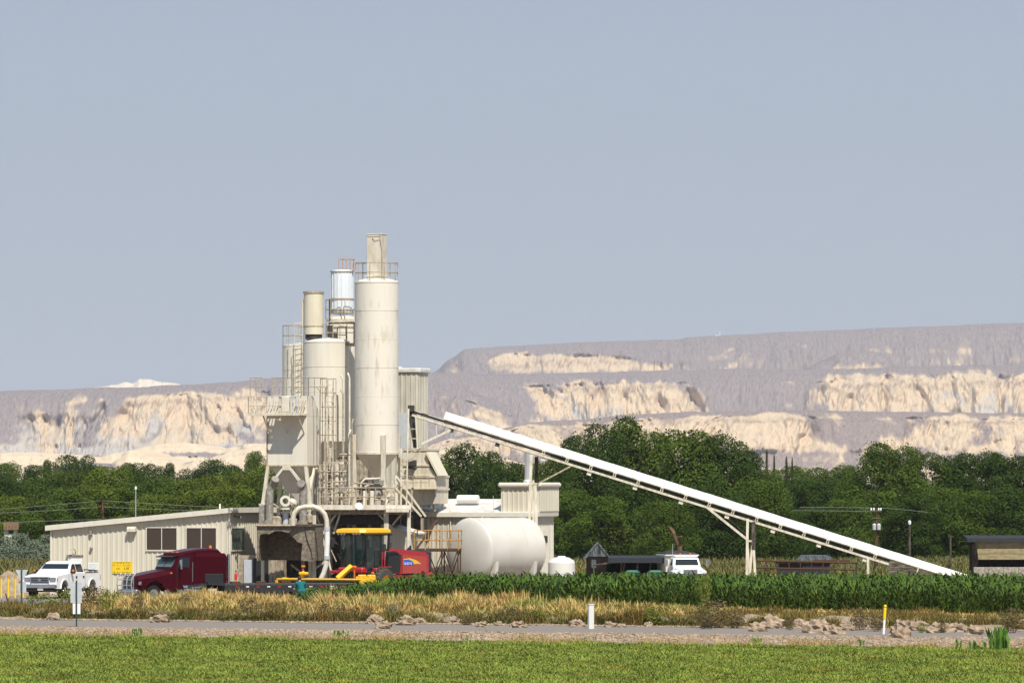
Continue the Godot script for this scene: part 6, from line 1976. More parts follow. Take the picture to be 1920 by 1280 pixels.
func semi() -> void:
	var o := thing("semi_truck", "dark red semi truck with sleeper cab, half hidden by dry grass", "truck", G(344, 381), deg_to_rad(-58))
	o.scale = Vector3.ONE * 0.84
	var hood := func(z: float, hw: float, y0: float, y1: float, r: float) -> Array:
		return [Vector3(-hw, y0, z), Vector3(hw, y0, z), Vector3(hw, y1 - r, z), Vector3(hw - r * 0.4, y1 - r * 0.35, z), Vector3(hw - r, y1, z), Vector3(-hw + r, y1, z), Vector3(-hw + r * 0.4, y1 - r * 0.35, z), Vector3(-hw, y1 - r, z)]
	var b := B.new()
	b.loft([hood.call(3.85, 0.80, 0.75, 1.46, 0.14), hood.call(3.7, 0.92, 0.7, 1.58, 0.24), hood.call(2.6, 1.02, 0.7, 1.80, 0.30), hood.call(1.4, 1.08, 0.7, 2.00, 0.32), hood.call(1.15, 1.10, 0.7, 2.06, 0.2)])
	put(b, "hood", M.truck_red, o)
	# fenders
	for s in [-1.0, 1.0]:
		b = B.new()
		var prev := []
		for k in 9:
			var t := lerpf(-0.25, PI * 0.98, k / 8.0)
			var r := 0.70
			var p := Vector3(s * 1.02, 0.58 + sin(t) * r, 2.75 + cos(t) * r)
			var ring := [p + Vector3(0.26, 0, 0), p + Vector3(-0.26, 0, 0), p + Vector3(-0.26, 0.07, 0), p + Vector3(0.26, 0.07, 0)]
			if prev: b.loft([prev, ring])
			prev = ring
		put(b, "fender", M.truck_red, o)
		b = B.new()
		b.cbox(Vector3(s * 0.98, 1.12, 3.65), Vector3(0.3, 0.26, 0.2), 0.06)
		put(b, "headlight", M.chrome, o)
		wheel(o, Vector3(s * 1.02, 0.5, 2.75), 0.5, 0.3, M.tyre, M.chrome)
	for z in [-3.9, -5.2]:
		for s in [-1.0, 1.0]: wheel(o, Vector3(s * 0.95, 0.5, z), 0.5, 0.55, M.tyre, M.chrome)
	# cab
	b = B.new()
	b.loft([ring4(1.10, 0.75, -0.25, 1.4, 0.06), ring4(1.12, 2.04, -0.25, 1.42, 0.06), ring4(1.06, 2.80, -0.25, 0.98, 0.1), ring4(0.98, 2.92, -0.25, 0.86, 0.12)])
	var cab := put(b, "cab", M.truck_red, o)
	b = B.new()
	b.loft([ring4(1.18, 0.85, -2.45, -0.2, 0.08), ring4(1.20, 2.75, -2.45, -0.2, 0.08), ring4(1.10, 2.95, -2.38, -0.2, 0.14)])
	var sl := put(b, "sleeper", M.truck_red, o)
	b = B.new()
	var roof := func(z: float, hw: float, y: float) -> Array: return [Vector3(-hw, 2.85, z), Vector3(hw, 2.85, z), Vector3(hw, y - 0.1, z), Vector3(hw - 0.2, y, z), Vector3(-hw + 0.2, y, z), Vector3(-hw, y - 0.1, z)]
	b.loft([roof.call(0.95, 0.95, 2.98), roof.call(0.3, 1.02, 3.10), roof.call(-0.5, 1.08, 3.22), roof.call(-1.4, 1.08, 3.26), roof.call(-1.9, 1.06, 3.22), roof.call(-2.2, 1.02, 2.96)])
	put(b, "roof_fairing", M.truck_red, cab)
	b = B.new()
	b.loft([[Vector3(-1.08, 2.80, 0.98), Vector3(1.08, 2.80, 0.98), Vector3(1.08, 2.86, 0.95), Vector3(-1.08, 2.86, 0.95)], [Vector3(-1.05, 2.70, 1.38), Vector3(1.05, 2.70, 1.38), Vector3(1.05, 2.75, 1.40), Vector3(-1.05, 2.75, 1.40)]])
	put(b, "sun_visor", M.truck_red, cab)
	for s in [-1.0, 1.0]:
		b = B.new()
		b.quad(Vector3(s * 0.04, 2.12, 1.42), Vector3(s * 1.0, 2.12, 1.42), Vector3(s * 0.95, 2.72, 1.05), Vector3(s * 0.04, 2.72, 1.05), Vector3(0, 0.4, 1))
		put(b, "windscreen", M.glass_green, cab)  # pale green tint stands in for reflections in the windscreen
		b = B.new()
		b.quad(Vector3(s * 1.125, 2.10, 1.14), Vector3(s * 1.125, 2.10, 0.2), Vector3(s * 1.075, 2.70, 0.2), Vector3(s * 1.075, 2.70, 0.86), Vector3(s, 0, 0))
		put(b, "side_window", M.glass_dark, cab)
		b = B.new()
		b.bar(Vector3(s * 1.16, 2.62, 0.95), Vector3(s * 1.45, 2.55, 1.0), 0.04); b.bar(Vector3(s * 1.16, 2.0, 1.0), Vector3(s * 1.45, 2.02, 1.0), 0.04)
		b.cbox(Vector3(s * 1.45, 2.28, 1.0), Vector3(0.22, 0.62, 0.12), 0.03)
		put(b, "mirror", M.chrome, cab)
		b = B.new()
		b.tube(Vector3(s * 1.17, 1.2, 0.02), Vector3(s * 1.17, 2.4, 0.02), 0.025, 0.025, 6)
		put(b, "grab_handle", M.chrome, cab)
		b = B.new()
		b.box(Vector3(s * 1.128, 1.5, 1.1), Vector3(0.01, 1.25, 0.025)); b.box(Vector3(s * 1.128, 1.5, 0.1), Vector3(0.01, 1.25, 0.025))
		put(b, "door_gap", M.black, cab)
		b = B.new()
		b.cbox(Vector3(s * 1.17, 1.35, -1.5), Vector3(0.1, 0.66, 1.3), 0.03)
		put(b, "side_locker", M.black, sl)
		b = B.new()
		b.tube(Vector3(s * 1.05, 0.72, -0.95), Vector3(s * 1.05, 0.72, 0.75), 0.32, 0.32, 18)
		put(b, "fuel_tank", M.chrome, o)
		b = B.new()
		b.cbox(Vector3(s * 1.1, 1.74, 1.5), Vector3(0.08, 0.08, 0.16), 0.02)
		put(b, "turn_light", M.orange_lens, o)
		b = B.new()
		b.tube(Vector3(s * 1.02, 0.9, -2.62), Vector3(s * 1.02, 2.9, -2.62), 0.1, 0.1, 12)
		put(b, "exhaust_stack", M.chrome, sl)
	b = B.new()
	b.cbox(Vector3(0, 1.12, 3.87), Vector3(1.3, 0.74, 0.08), 0.03)
	var gr := put(b, "grille", M.chrome, o)
	b = B.new()
	for k in 7: b.box(Vector3(-0.5 + k * 0.166, 1.12, 3.915), Vector3(0.1, 0.66, 0.012))
	put(b, "grille_slot", M.dark_metal, gr)
	b = B.new()
	b.cbox(Vector3(0, 0.58, 3.9), Vector3(2.2, 0.36, 0.24), 0.06)
	put(b, "bumper", M.chrome, o)
	b = B.new()
	for x in [-0.9, -0.3, 0.3, 0.9]: b.sweep([Vector3(x, 0.5, 4.1), Vector3(x, 1.0, 4.22), Vector3(x, 1.45, 4.15), Vector3(x, 1.74, 3.9)], 0.035, 7)
	for y in [0.62, 1.0, 1.35, 1.6]: b.tube(Vector3(-0.92, y, 4.20 - maxf(0.0, y - 1.2) * 0.35), Vector3(0.92, y, 4.20 - maxf(0.0, y - 1.2) * 0.35), 0.03, 0.03, 7)
	put(b, "grille_guard", M.galvanised, o)
	for x in [-0.6, 0.0, 0.6]:
		b = B.new()
		b.cbox(Vector3(x, 3.02, 0.8), Vector3(0.14, 0.07, 0.12), 0.02)
		put(b, "roof_light", M.orange_lens, cab)
	b = B.new()
	b.lathe(Vector3(0.7, 3.24, -1.5), [Vector2(0.0, 0.2), Vector2(0.08, 0.18), Vector2(0.1, 0.0)], 12)
	put(b, "beacon", M.orange_lens, cab)
	b = B.new()
	for s in [-0.42, 0.42]: b.span(s - 0.06, s + 0.06, 0.75, 0.95, -6.0, 3.6)
	put(b, "chassis", M.black, o)
	b = B.new()
	for k in 6: b.cbox(Vector3(0.0, 1.05 + k * 0.3, -2.6), Vector3(1.9, 0.22, 0.12), 0.03)
	put(b, "cab_guard", M.dark_metal, sl)

func trailer() -> void:
	var o := thing("lowboy_trailer", "low black flatbed trailer behind the red semi truck, red and white reflector strip", "trailer", G(505, 381), deg_to_rad(-76))
	var b := B.new()
	b.cbox(Vector3(0, 0.86, -0.9), Vector3(2.2, 0.14, 7.0), 0.02)
	put(b, "deck", M.dark_metal, o)
	b = B.new()
	for s in [-1.0, 1.0]: b.span(s * 1.06 - 0.05, s * 1.06 + 0.05, 0.5, 0.79, -4.4, 2.6)
	for z in 9: b.span(-1.0, 1.0, 0.6, 0.78, -4.3 + z * 0.85, -4.2 + z * 0.85)
	put(b, "frame", M.black, o)
	b = B.new()
	b.loft([[Vector3(-1.0, 0.95, 2.5), Vector3(1.0, 0.95, 2.5), Vector3(1.0, 0.8, 2.5), Vector3(-1.0, 0.8, 2.5)], [Vector3(-0.7, 1.0, 3.4), Vector3(0.7, 1.0, 3.4), Vector3(0.7, 0.86, 3.4), Vector3(-0.7, 0.86, 3.4)]])
	b.bar(Vector3(0.3, 0.9, 3.2), Vector3(0.3, 0.75, 4.4), 0.12); b.bar(Vector3(-0.3, 0.9, 3.2), Vector3(-0.3, 0.75, 4.4), 0.12)
	put(b, "gooseneck", M.black, o)
	for k in 12:
		b = B.new()
		b.box(Vector3(1.115, 0.76, -4.2 + k * 0.56), Vector3(0.012, 0.05, 0.16))
		put(b, "reflector", M.red_lens if k % 2 else M.decal_white, o)
	for k in 3:
		b = B.new()
		b.cbox(Vector3(0.9 - k * 0.3, 0.98, 2.0 - k * 1.4), Vector3(0.3, 0.12, 0.5), 0.02)
		put(b, "loading_ramp", M.rust, o)
	for z in [-3.4, -2.4]:
		for s in [-1.0, 1.0]: wheel(o, Vector3(s * 0.85, 0.36, z), 0.36, 0.3, M.tyre, M.rust)

func windrower() -> void:
	var o := thing("windrower", "red and yellow self-propelled hay mower with glazed cab and wide yellow header", "farm machine", G(688, 387), deg_to_rad(-36))
	var side := Basis(Vector3(0, 0, 1), Vector3(0, 1, 0), Vector3(-1, 0, 0))
	wheel(o, Vector3(1.35, 0.80, 0.4), 0.82, 0.55, M.tyre_dusty, M.machine_yellow, 20)
	wheel(o, Vector3(-1.35, 0.80, 0.4), 0.82, 0.55, M.tyre_dusty, M.machine_yellow, 20)
	for s in [-1.0, 1.0]: wheel(o, Vector3(s * 1.2, 0.42, -3.6), 0.42, 0.3, M.tyre_dusty, M.machine_yellow)
	var b := B.new()
	b.cbox(Vector3(0, 1.0, 0.4), Vector3(2.3, 0.3, 0.4), 0.05)
	for s in [-1.0, 1.0]:
		b.span(s * 0.7 - 0.1, s * 0.7 + 0.1, 0.85, 1.15, -4.2, 1.0)
		b.cbox(Vector3(s * 1.0, 1.3, 0.45), Vector3(0.3, 0.7, 0.5), 0.05)
		b.bar(Vector3(s * 0.9, 1.25, 0.8), Vector3(s * 0.9, 0.75, 1.9), 0.14)
	put(b, "frame", M.machine_red, o)
	b = B.new()
	b.cbox(Vector3(0, 1.52, 1.25), Vector3(1.65, 0.34, 0.5), 0.08)
	b.cbox(Vector3(-0.75, 1.44, 1.3), Vector3(1.3, 0.16, 0.4), 0.04)
	put(b, "front_cowl", M.machine_red, o)
	# cab
	b = B.new()
	b.cbox(Vector3(0, 1.40, 0.25), Vector3(1.64, 0.18, 1.9), 0.03)
	var floor_ := put(b, "cab_floor", M.black, o)
	b = B.new()
	for s in [-1.0, 1.0]:
		b.bar(Vector3(s * 0.78, 1.48, 1.12), Vector3(s * 0.86, 3.42, 1.3), 0.07)
		b.bar(Vector3(s * 0.80, 1.48, -0.1), Vector3(s * 0.86, 3.42, -0.1), 0.08)
		b.bar(Vector3(s * 0.80, 1.48, -0.72), Vector3(s * 0.86, 3.42, -0.78), 0.1)
	b.box(Vector3(0, 2.0, -0.76), Vector3(1.6, 1.1, 0.06))
	put(b, "cab_pillar", M.black, floor_)
	b = B.new()
	var pr := []
	for k in 9:
		var t := lerpf(-1.0, 1.0, k / 8.0)
		pr.append([Vector3(t * 0.76, 1.50, 1.12 + 0.16 * (1 - t * t)), Vector3(t * 0.84, 3.40, 1.30 + 0.20 * (1 - t * t))])
	for k in 8: b.quad(pr[k][0], pr[k + 1][0], pr[k + 1][1], pr[k][1], Vector3(0, 0, 1))
	put(b, "windscreen", M.glass_cab, floor_)
	for s in [-1.0, 1.0]:
		b = B.new()
		b.quad(Vector3(s * 0.79, 1.50, 1.08), Vector3(s * 0.80, 1.50, -0.05), Vector3(s * 0.86, 3.40, -0.05), Vector3(s * 0.86, 3.40, 1.26), Vector3(s, 0, 0))
		put(b, "side_window", M.glass_clear, floor_)
		b = B.new()
		b.quad(Vector3(s * 0.80, 2.1, -0.15), Vector3(s * 0.80, 2.1, -0.68), Vector3(s * 0.86, 3.40, -0.72), Vector3(s * 0.86, 3.40, -0.15), Vector3(s, 0, 0))
		put(b, "side_window", M.glass_clear, floor_)
		b = B.new()
		b.bar(Vector3(s * 0.9, 3.3, 1.3), Vector3(s * 1.2, 3.2, 1.5), 0.04)
		b.cbox(Vector3(s * 1.2, 2.95, 1.5), Vector3(0.24, 0.5, 0.08), 0.04)
		put(b, "mirror", M.black, floor_)
	b = B.new()
	b.cbox(Vector3(0, 1.75, 0.0), Vector3(0.55, 0.4, 0.5), 0.08)
	b.cbox(Vector3(0, 2.3, -0.3), Vector3(0.52, 0.85, 0.2), 0.08)
	put(b, "seat", M.dark_metal, floor_)
	b = B.new()
	b.bar(Vector3(0, 1.5, 0.9), Vector3(0, 2.1, 0.62), 0.08)
	b.lathe(Vector3(0, 2.12, 0.6), [Vector2(0.17, -0.015), Vector2(0.2, -0.015), Vector2(0.2, 0.015), Vector2(0.17, 0.015), Vector2(0.17, -0.015)], 18, Basis(Vector3.RIGHT, 0.7))
	put(b, "steering_wheel", M.black, floor_)
	b = B.new()
	b.loft([ring4(0.92, 3.44, -0.92, 1.50, 0.2), ring4(1.0, 3.52, -1.0, 1.66, 0.22), ring4(0.98, 3.68, -0.98, 1.62, 0.25), ring4(0.8, 3.74, -0.8, 1.4, 0.3)])
	var rf := put(b, "cab_roof", M.machine_yellow, o)
	b = B.new()
	b.cbox(Vector3(0, 3.45, 1.46), Vector3(1.7, 0.12, 0.2), 0.03)
	b.cbox(Vector3(0, 3.40, -0.3), Vector3(1.84, 0.08, 1.4), 0.02)
	put(b, "roof_underside", M.black, rf)
	for x in [-0.7, -0.5, -0.3, 0.3, 0.5, 0.7]:
		b = B.new()
		b.lathe(Vector3(x, 3.46, 1.57), [Vector2(0, 0.03), Vector2(0.06, 0.02), Vector2(0.07, 0.0)], 12, Basis(Vector3.RIGHT, PI / 2))
		put(b, "work_light", M.sign_white, rf)
	# engine housing behind the cab
	b = B.new()
	b.prism([Vector2(-0.85, 1.3), Vector2(-0.85, 2.62), Vector2(-1.2, 2.66), Vector2(-4.0, 2.45), Vector2(-4.35, 2.3), Vector2(-4.4, 1.3)], -0.82, 0.82, Vector3.ZERO, side)
	var eng := put(b, "engine_hood", M.machine_red, o)
	b = B.new()
	b.prism([Vector2(-2.0, 1.34), Vector2(-2.0, 2.34), Vector2(-4.1, 2.2), Vector2(-4.15, 1.34)], 0.83, 0.87, Vector3.ZERO, Basis(Vector3(0, 0, 1), Vector3(0, 1, 0), Vector3(1, 0, 0)))
	put(b, "side_panel", M.machine_red_dusty, eng)
	b = B.new()
	b.prism([Vector2(-0.7, 1.4), Vector2(-0.7, 2.48), Vector2(-1.3, 2.52), Vector2(-1.85, 2.3), Vector2(-1.75, 1.4)], 0.83, 0.88, Vector3.ZERO, Basis(Vector3(0, 0, 1), Vector3(0, 1, 0), Vector3(1, 0, 0)))
	put(b, "vent_panel", M.black, eng)
	b = B.new()
	b.cbox(Vector3(0, 1.95, -4.55), Vector3(1.5, 1.2, 0.5), 0.12)
	b.prism([Vector2(-4.1, 2.4), Vector2(-4.8, 2.2), Vector2(-4.7, 2.8)], 0.6, 0.66, Vector3.ZERO, side)
	put(b, "rear_screen", M.tarp_dark, o)
	b = B.new()
	b.cbox(Vector3(0, 1.22, -4.2), Vector3(1.7, 0.3, 1.2), 0.08)
	b.cbox(Vector3(0, 1.15, -2.2), Vector3(1.66, 0.2, 3.0), 0.04)
	put(b, "rear_frame", M.machine_red, o)
	b = B.new()
	b.lathe(Vector3(0.88, 1.2, -3.7), [Vector2(0.0, 0.1), Vector2(0.2, 0.06), Vector2(0.26, -0.06)], 16, Basis(Vector3.FORWARD, -PI / 2))
	put(b, "tail_light", M.chrome, o)
	b = B.new()
	b.tube(Vector3(0.4, 2.5, -1.5), Vector3(0.4, 2.9, -1.5), 0.07, 0.07, 10)
	b.tube(Vector3(0.4, 2.9, -1.5), Vector3(0.4, 3.0, -1.62), 0.07, 0.07, 10)
	b.lathe(Vector3(0.3, 2.62, -1.0), [Vector2(0.0, 0.3), Vector2(0.16, 0.26), Vector2(0.18, 0.0)], 12)
	put(b, "exhaust_pipe", M.dark_metal, o)
	# swoosh on the side panel
	var sp := Basis(Vector3(0, 0, -1), Vector3(0, 1, 0), Vector3(1, 0, 0))
	b = B.new()
	b.prism([Vector2(2.05, 1.78), Vector2(2.05, 2.10), Vector2(2.6, 2.14), Vector2(3.2, 2.02), Vector2(3.65, 1.82), Vector2(3.2, 1.84), Vector2(2.9, 1.80)], 0.872, 0.877, Vector3.ZERO, sp)
	put(b, "decal_stripe", M.machine_yellow, eng)
	b = B.new()
	b.prism([Vector2(2.06, 1.76), Vector2(2.06, 2.06), Vector2(2.5, 2.08), Vector2(2.85, 1.98), Vector2(3.0, 1.80)], 0.879, 0.884, Vector3.ZERO, sp)
	put(b, "decal_patch", M.decal_blue, eng)
	b = B.new()
	var tb := B.new()
	tb.xf = Transform3D(Basis(Vector3.UP, PI / 2), Vector3.ZERO)
	text_bars(tb, 2.12, 2.9, 1.86, 0.13, 0.888, 9)
	put(tb, "decal_letters", M.decal_white, eng)
	# ladder, hand rails
	b = B.new()
	b.sweep([Vector3(1.0, 1.5, -0.2), Vector3(1.05, 2.5, -0.2), Vector3(1.0, 2.55, -0.9), Vector3(0.95, 2.5, -1.6)], 0.03, 6)
	b.sweep([Vector3(1.05, 1.5, 0.1), Vector3(1.1, 2.5, 0.1)], 0.03, 6)
	b.bar(Vector3(1.0, 1.7, -0.8), Vector3(1.0, 1.7, 0.3), 0.05)
	put(b, "hand_rail", M.machine_red, o)
	b = B.new()
	b.cbox(Vector3(1.1, 1.38, 0.9), Vector3(0.18, 0.14, 0.2), 0.03)
	put(b, "turn_light", M.orange_lens, o)
	# header
	var hz := 2.9      # the header is folded out ahead of the wheels, a little to the far side
	var hd := Node3D.new()
	hd.name = "header"
	o.add_child(hd)
	hd.position.x = -0.4
	b = B.new()
	b.loft([[Vector3(-2.75, 1.12, hz - 0.5), Vector3(2.75, 1.12, hz - 0.5), Vector3(2.75, 1.02, hz - 0.5), Vector3(-2.75, 1.02, hz - 0.5)], [Vector3(-2.75, 1.06, hz + 0.75), Vector3(2.75, 1.06, hz + 0.75), Vector3(2.75, 0.98, hz + 0.75), Vector3(-2.75, 0.98, hz + 0.75)]])
	put(b, "header_deck", M.yellow_dusty, hd)
	b = B.new()
	b.box(Vector3(0, 0.74, hz + 0.7), Vector3(5.3, 0.48, 0.03))
	b.box(Vector3(0, 0.6, hz - 0.3), Vector3(5.2, 0.6, 0.1))
	put(b, "front_curtain", M.black, hd)
	b = B.new()
	b.tube(Vector3(-2.78, 1.07, hz + 0.76), Vector3(2.78, 1.07, hz + 0.76), 0.045, 0.045, 8)
	for s in [-1.0, 1.0]: b.prism([Vector2(hz - 0.7, 0.4), Vector2(hz + 0.8, 0.45), Vector2(hz + 0.85, 1.0), Vector2(hz + 0.1, 1.16), Vector2(hz - 0.7, 1.05)], s * 2.78 - 0.06, s * 2.78 + 0.06, Vector3.ZERO, Basis(Vector3(0, 0, 1), Vector3(0, 1, 0), Vector3(-1, 0, 0)))
	put(b, "header_frame", M.machine_yellow, hd)
	b = B.new()
	for k in 4: b.cbox(Vector3(1.75 + k * 0.3, 0.98 + (k % 2) * 0.1, hz - 0.5 + (k % 2) * 0.2), Vector3(0.26, 0.5, 0.5), 0.05)
	b.bar(Vector3(0.5, 1.1, hz - 0.2), Vector3(0.9, 1.75, hz - 0.9), 0.22)
	put(b, "drive_housing", M.machine_yellow, hd)
	b = B.new()
	b.sweep([Vector3(-1.9, 1.1, hz - 0.3), Vector3(-1.9, 1.36, hz - 0.25), Vector3(-1.75, 1.4, hz - 0.2)], 0.1, 8)
	b.cbox(Vector3(-1.75, 1.36, hz - 0.2), Vector3(0.5, 0.16, 0.3), 0.05)
	put(b, "hydraulic_motor", M.machine_yellow, hd)
	for x in [-2.2, 1.2]:
		b = B.new()
		b.cbox(Vector3(x, 1.72, hz - 0.75), Vector3(0.2, 0.12, 0.16), 0.03)
		b.bar(Vector3(x, 1.1, hz - 0.75), Vector3(x, 1.68, hz - 0.75), 0.05)
		put(b, "warning_lamp", M.orange_lens, hd)
	b = B.new()
	for k in 5: b.sweep([Vector3(0.2 + k * 0.12, 1.35, 1.4), Vector3(0.3 + k * 0.14, 1.5, 1.8), Vector3(0.5 + k * 0.16, 1.15, 2.2)], 0.028, 5)
	put(b, "hydraulic_hose", M.black, hd)

func dump_truck() -> void:
	var o := thing("dump_truck", "white dump truck facing the viewer behind the corn, beside a dark shed", "truck", G(1286, 438), 0.18)
	o.scale = Vector3(0.85, 0.68, 0.8)
	var b := B.new()
	b.loft([ring4(0.98, 0.9, -1.3, 0.4, 0.06), ring4(1.0, 1.65, -1.3, 0.42, 0.06), ring4(0.9, 2.32, -1.25, 0.14, 0.1), ring4(0.82, 2.4, -1.2, 0.05, 0.12)])
	var cab := put(b, "cab", M.truck_white, o)
	b = B.new()
	b.quad(Vector3(-0.84, 1.72, 0.425), Vector3(0.84, 1.72, 0.425), Vector3(0.78, 2.24, 0.21), Vector3(-0.78, 2.24, 0.21), Vector3(0, 0.3, 1))
	put(b, "windscreen", M.glass_dark, cab)
	for s in [-1.0, 1.0]:
		b = B.new()
		b.quad(Vector3(s * 1.005, 1.72, 0.3), Vector3(s * 1.005, 1.72, -0.7), Vector3(s * 0.925, 2.22, -0.7), Vector3(s * 0.925, 2.22, 0.12), Vector3(s, 0, 0))
		put(b, "side_window", M.glass_dark, cab)
		b = B.new()
		b.bar(Vector3(s * 1.0, 2.2, 0.3), Vector3(s * 1.5, 2.25, 0.5), 0.035); b.bar(Vector3(s * 1.5, 1.6, 0.5), Vector3(s * 1.5, 2.25, 0.5), 0.03)
		b.cbox(Vector3(s * 1.5, 1.92, 0.5), Vector3(0.22, 0.55, 0.1), 0.03)
		put(b, "mirror", M.chrome, cab)
	b = B.new()
	b.loft([ring4(0.95, 1.0, 0.4, 1.7, 0.15), ring4(0.95, 1.42, 0.4, 1.72, 0.2), ring4(0.8, 1.62, 0.4, 1.45, 0.25)])
	put(b, "hood", M.truck_white, o)
	for s in [-1.0, 1.0]:
		b = B.new()
		b.cbox(Vector3(s * 1.02, 1.1, 1.0), Vector3(0.4, 0.5, 1.2), 0.18)
		put(b, "fender", M.truck_white, o)
		wheel(o, Vector3(s * 1.0, 0.5, 1.0), 0.5, 0.3, M.tyre, M.chrome)
		wheel(o, Vector3(s * 0.95, 0.5, -3.2), 0.5, 0.5, M.tyre, M.chrome)
	b = B.new()
	b.cbox(Vector3(0, 0.75, 1.75), Vector3(2.0, 0.35, 0.2), 0.05)
	b.cbox(Vector3(0, 1.15, 1.72), Vector3(1.0, 0.4, 0.06), 0.02)
	put(b, "bumper", M.chrome, o)
	b = B.new()
	b.cbox(Vector3(0, 2.5, 0.0), Vector3(1.7, 0.14, 0.3), 0.04)
	put(b, "sun_visor", M.truck_white, cab)
	for k in 5:
		b = B.new()
		b.cbox(Vector3(-0.7 + k * 0.35, 2.66, -0.2), Vector3(0.14, 0.16, 0.16), 0.03)
		put(b, "roof_light", M.orange_lens if k % 2 else M.chrome, cab)
	b = B.new()
	b.span(-1.15, 1.15, 1.1, 2.52, -4.8, -1.5)
	b.cbox(Vector3(0, 2.56, -3.1), Vector3(2.45, 0.12, 3.5), 0.02)
	put(b, "dump_box", M.trim, o)
	b = B.new()
	b.loft([ring4(1.15, 2.62, -4.8, -1.5, 0.1), ring4(1.05, 2.8, -4.5, -1.8, 0.3), ring4(0.5, 2.94, -4.0, -2.2, 0.3)])
	put(b, "gravel_load", M.tarp_dark, o)
	b = B.new()
	b.tube(Vector3(-1.0, 1.6, 0.3), Vector3(-1.0, 3.6, 0.3), 0.02, 0.014, 5)
	put(b, "aerial", M.sign_back, cab)

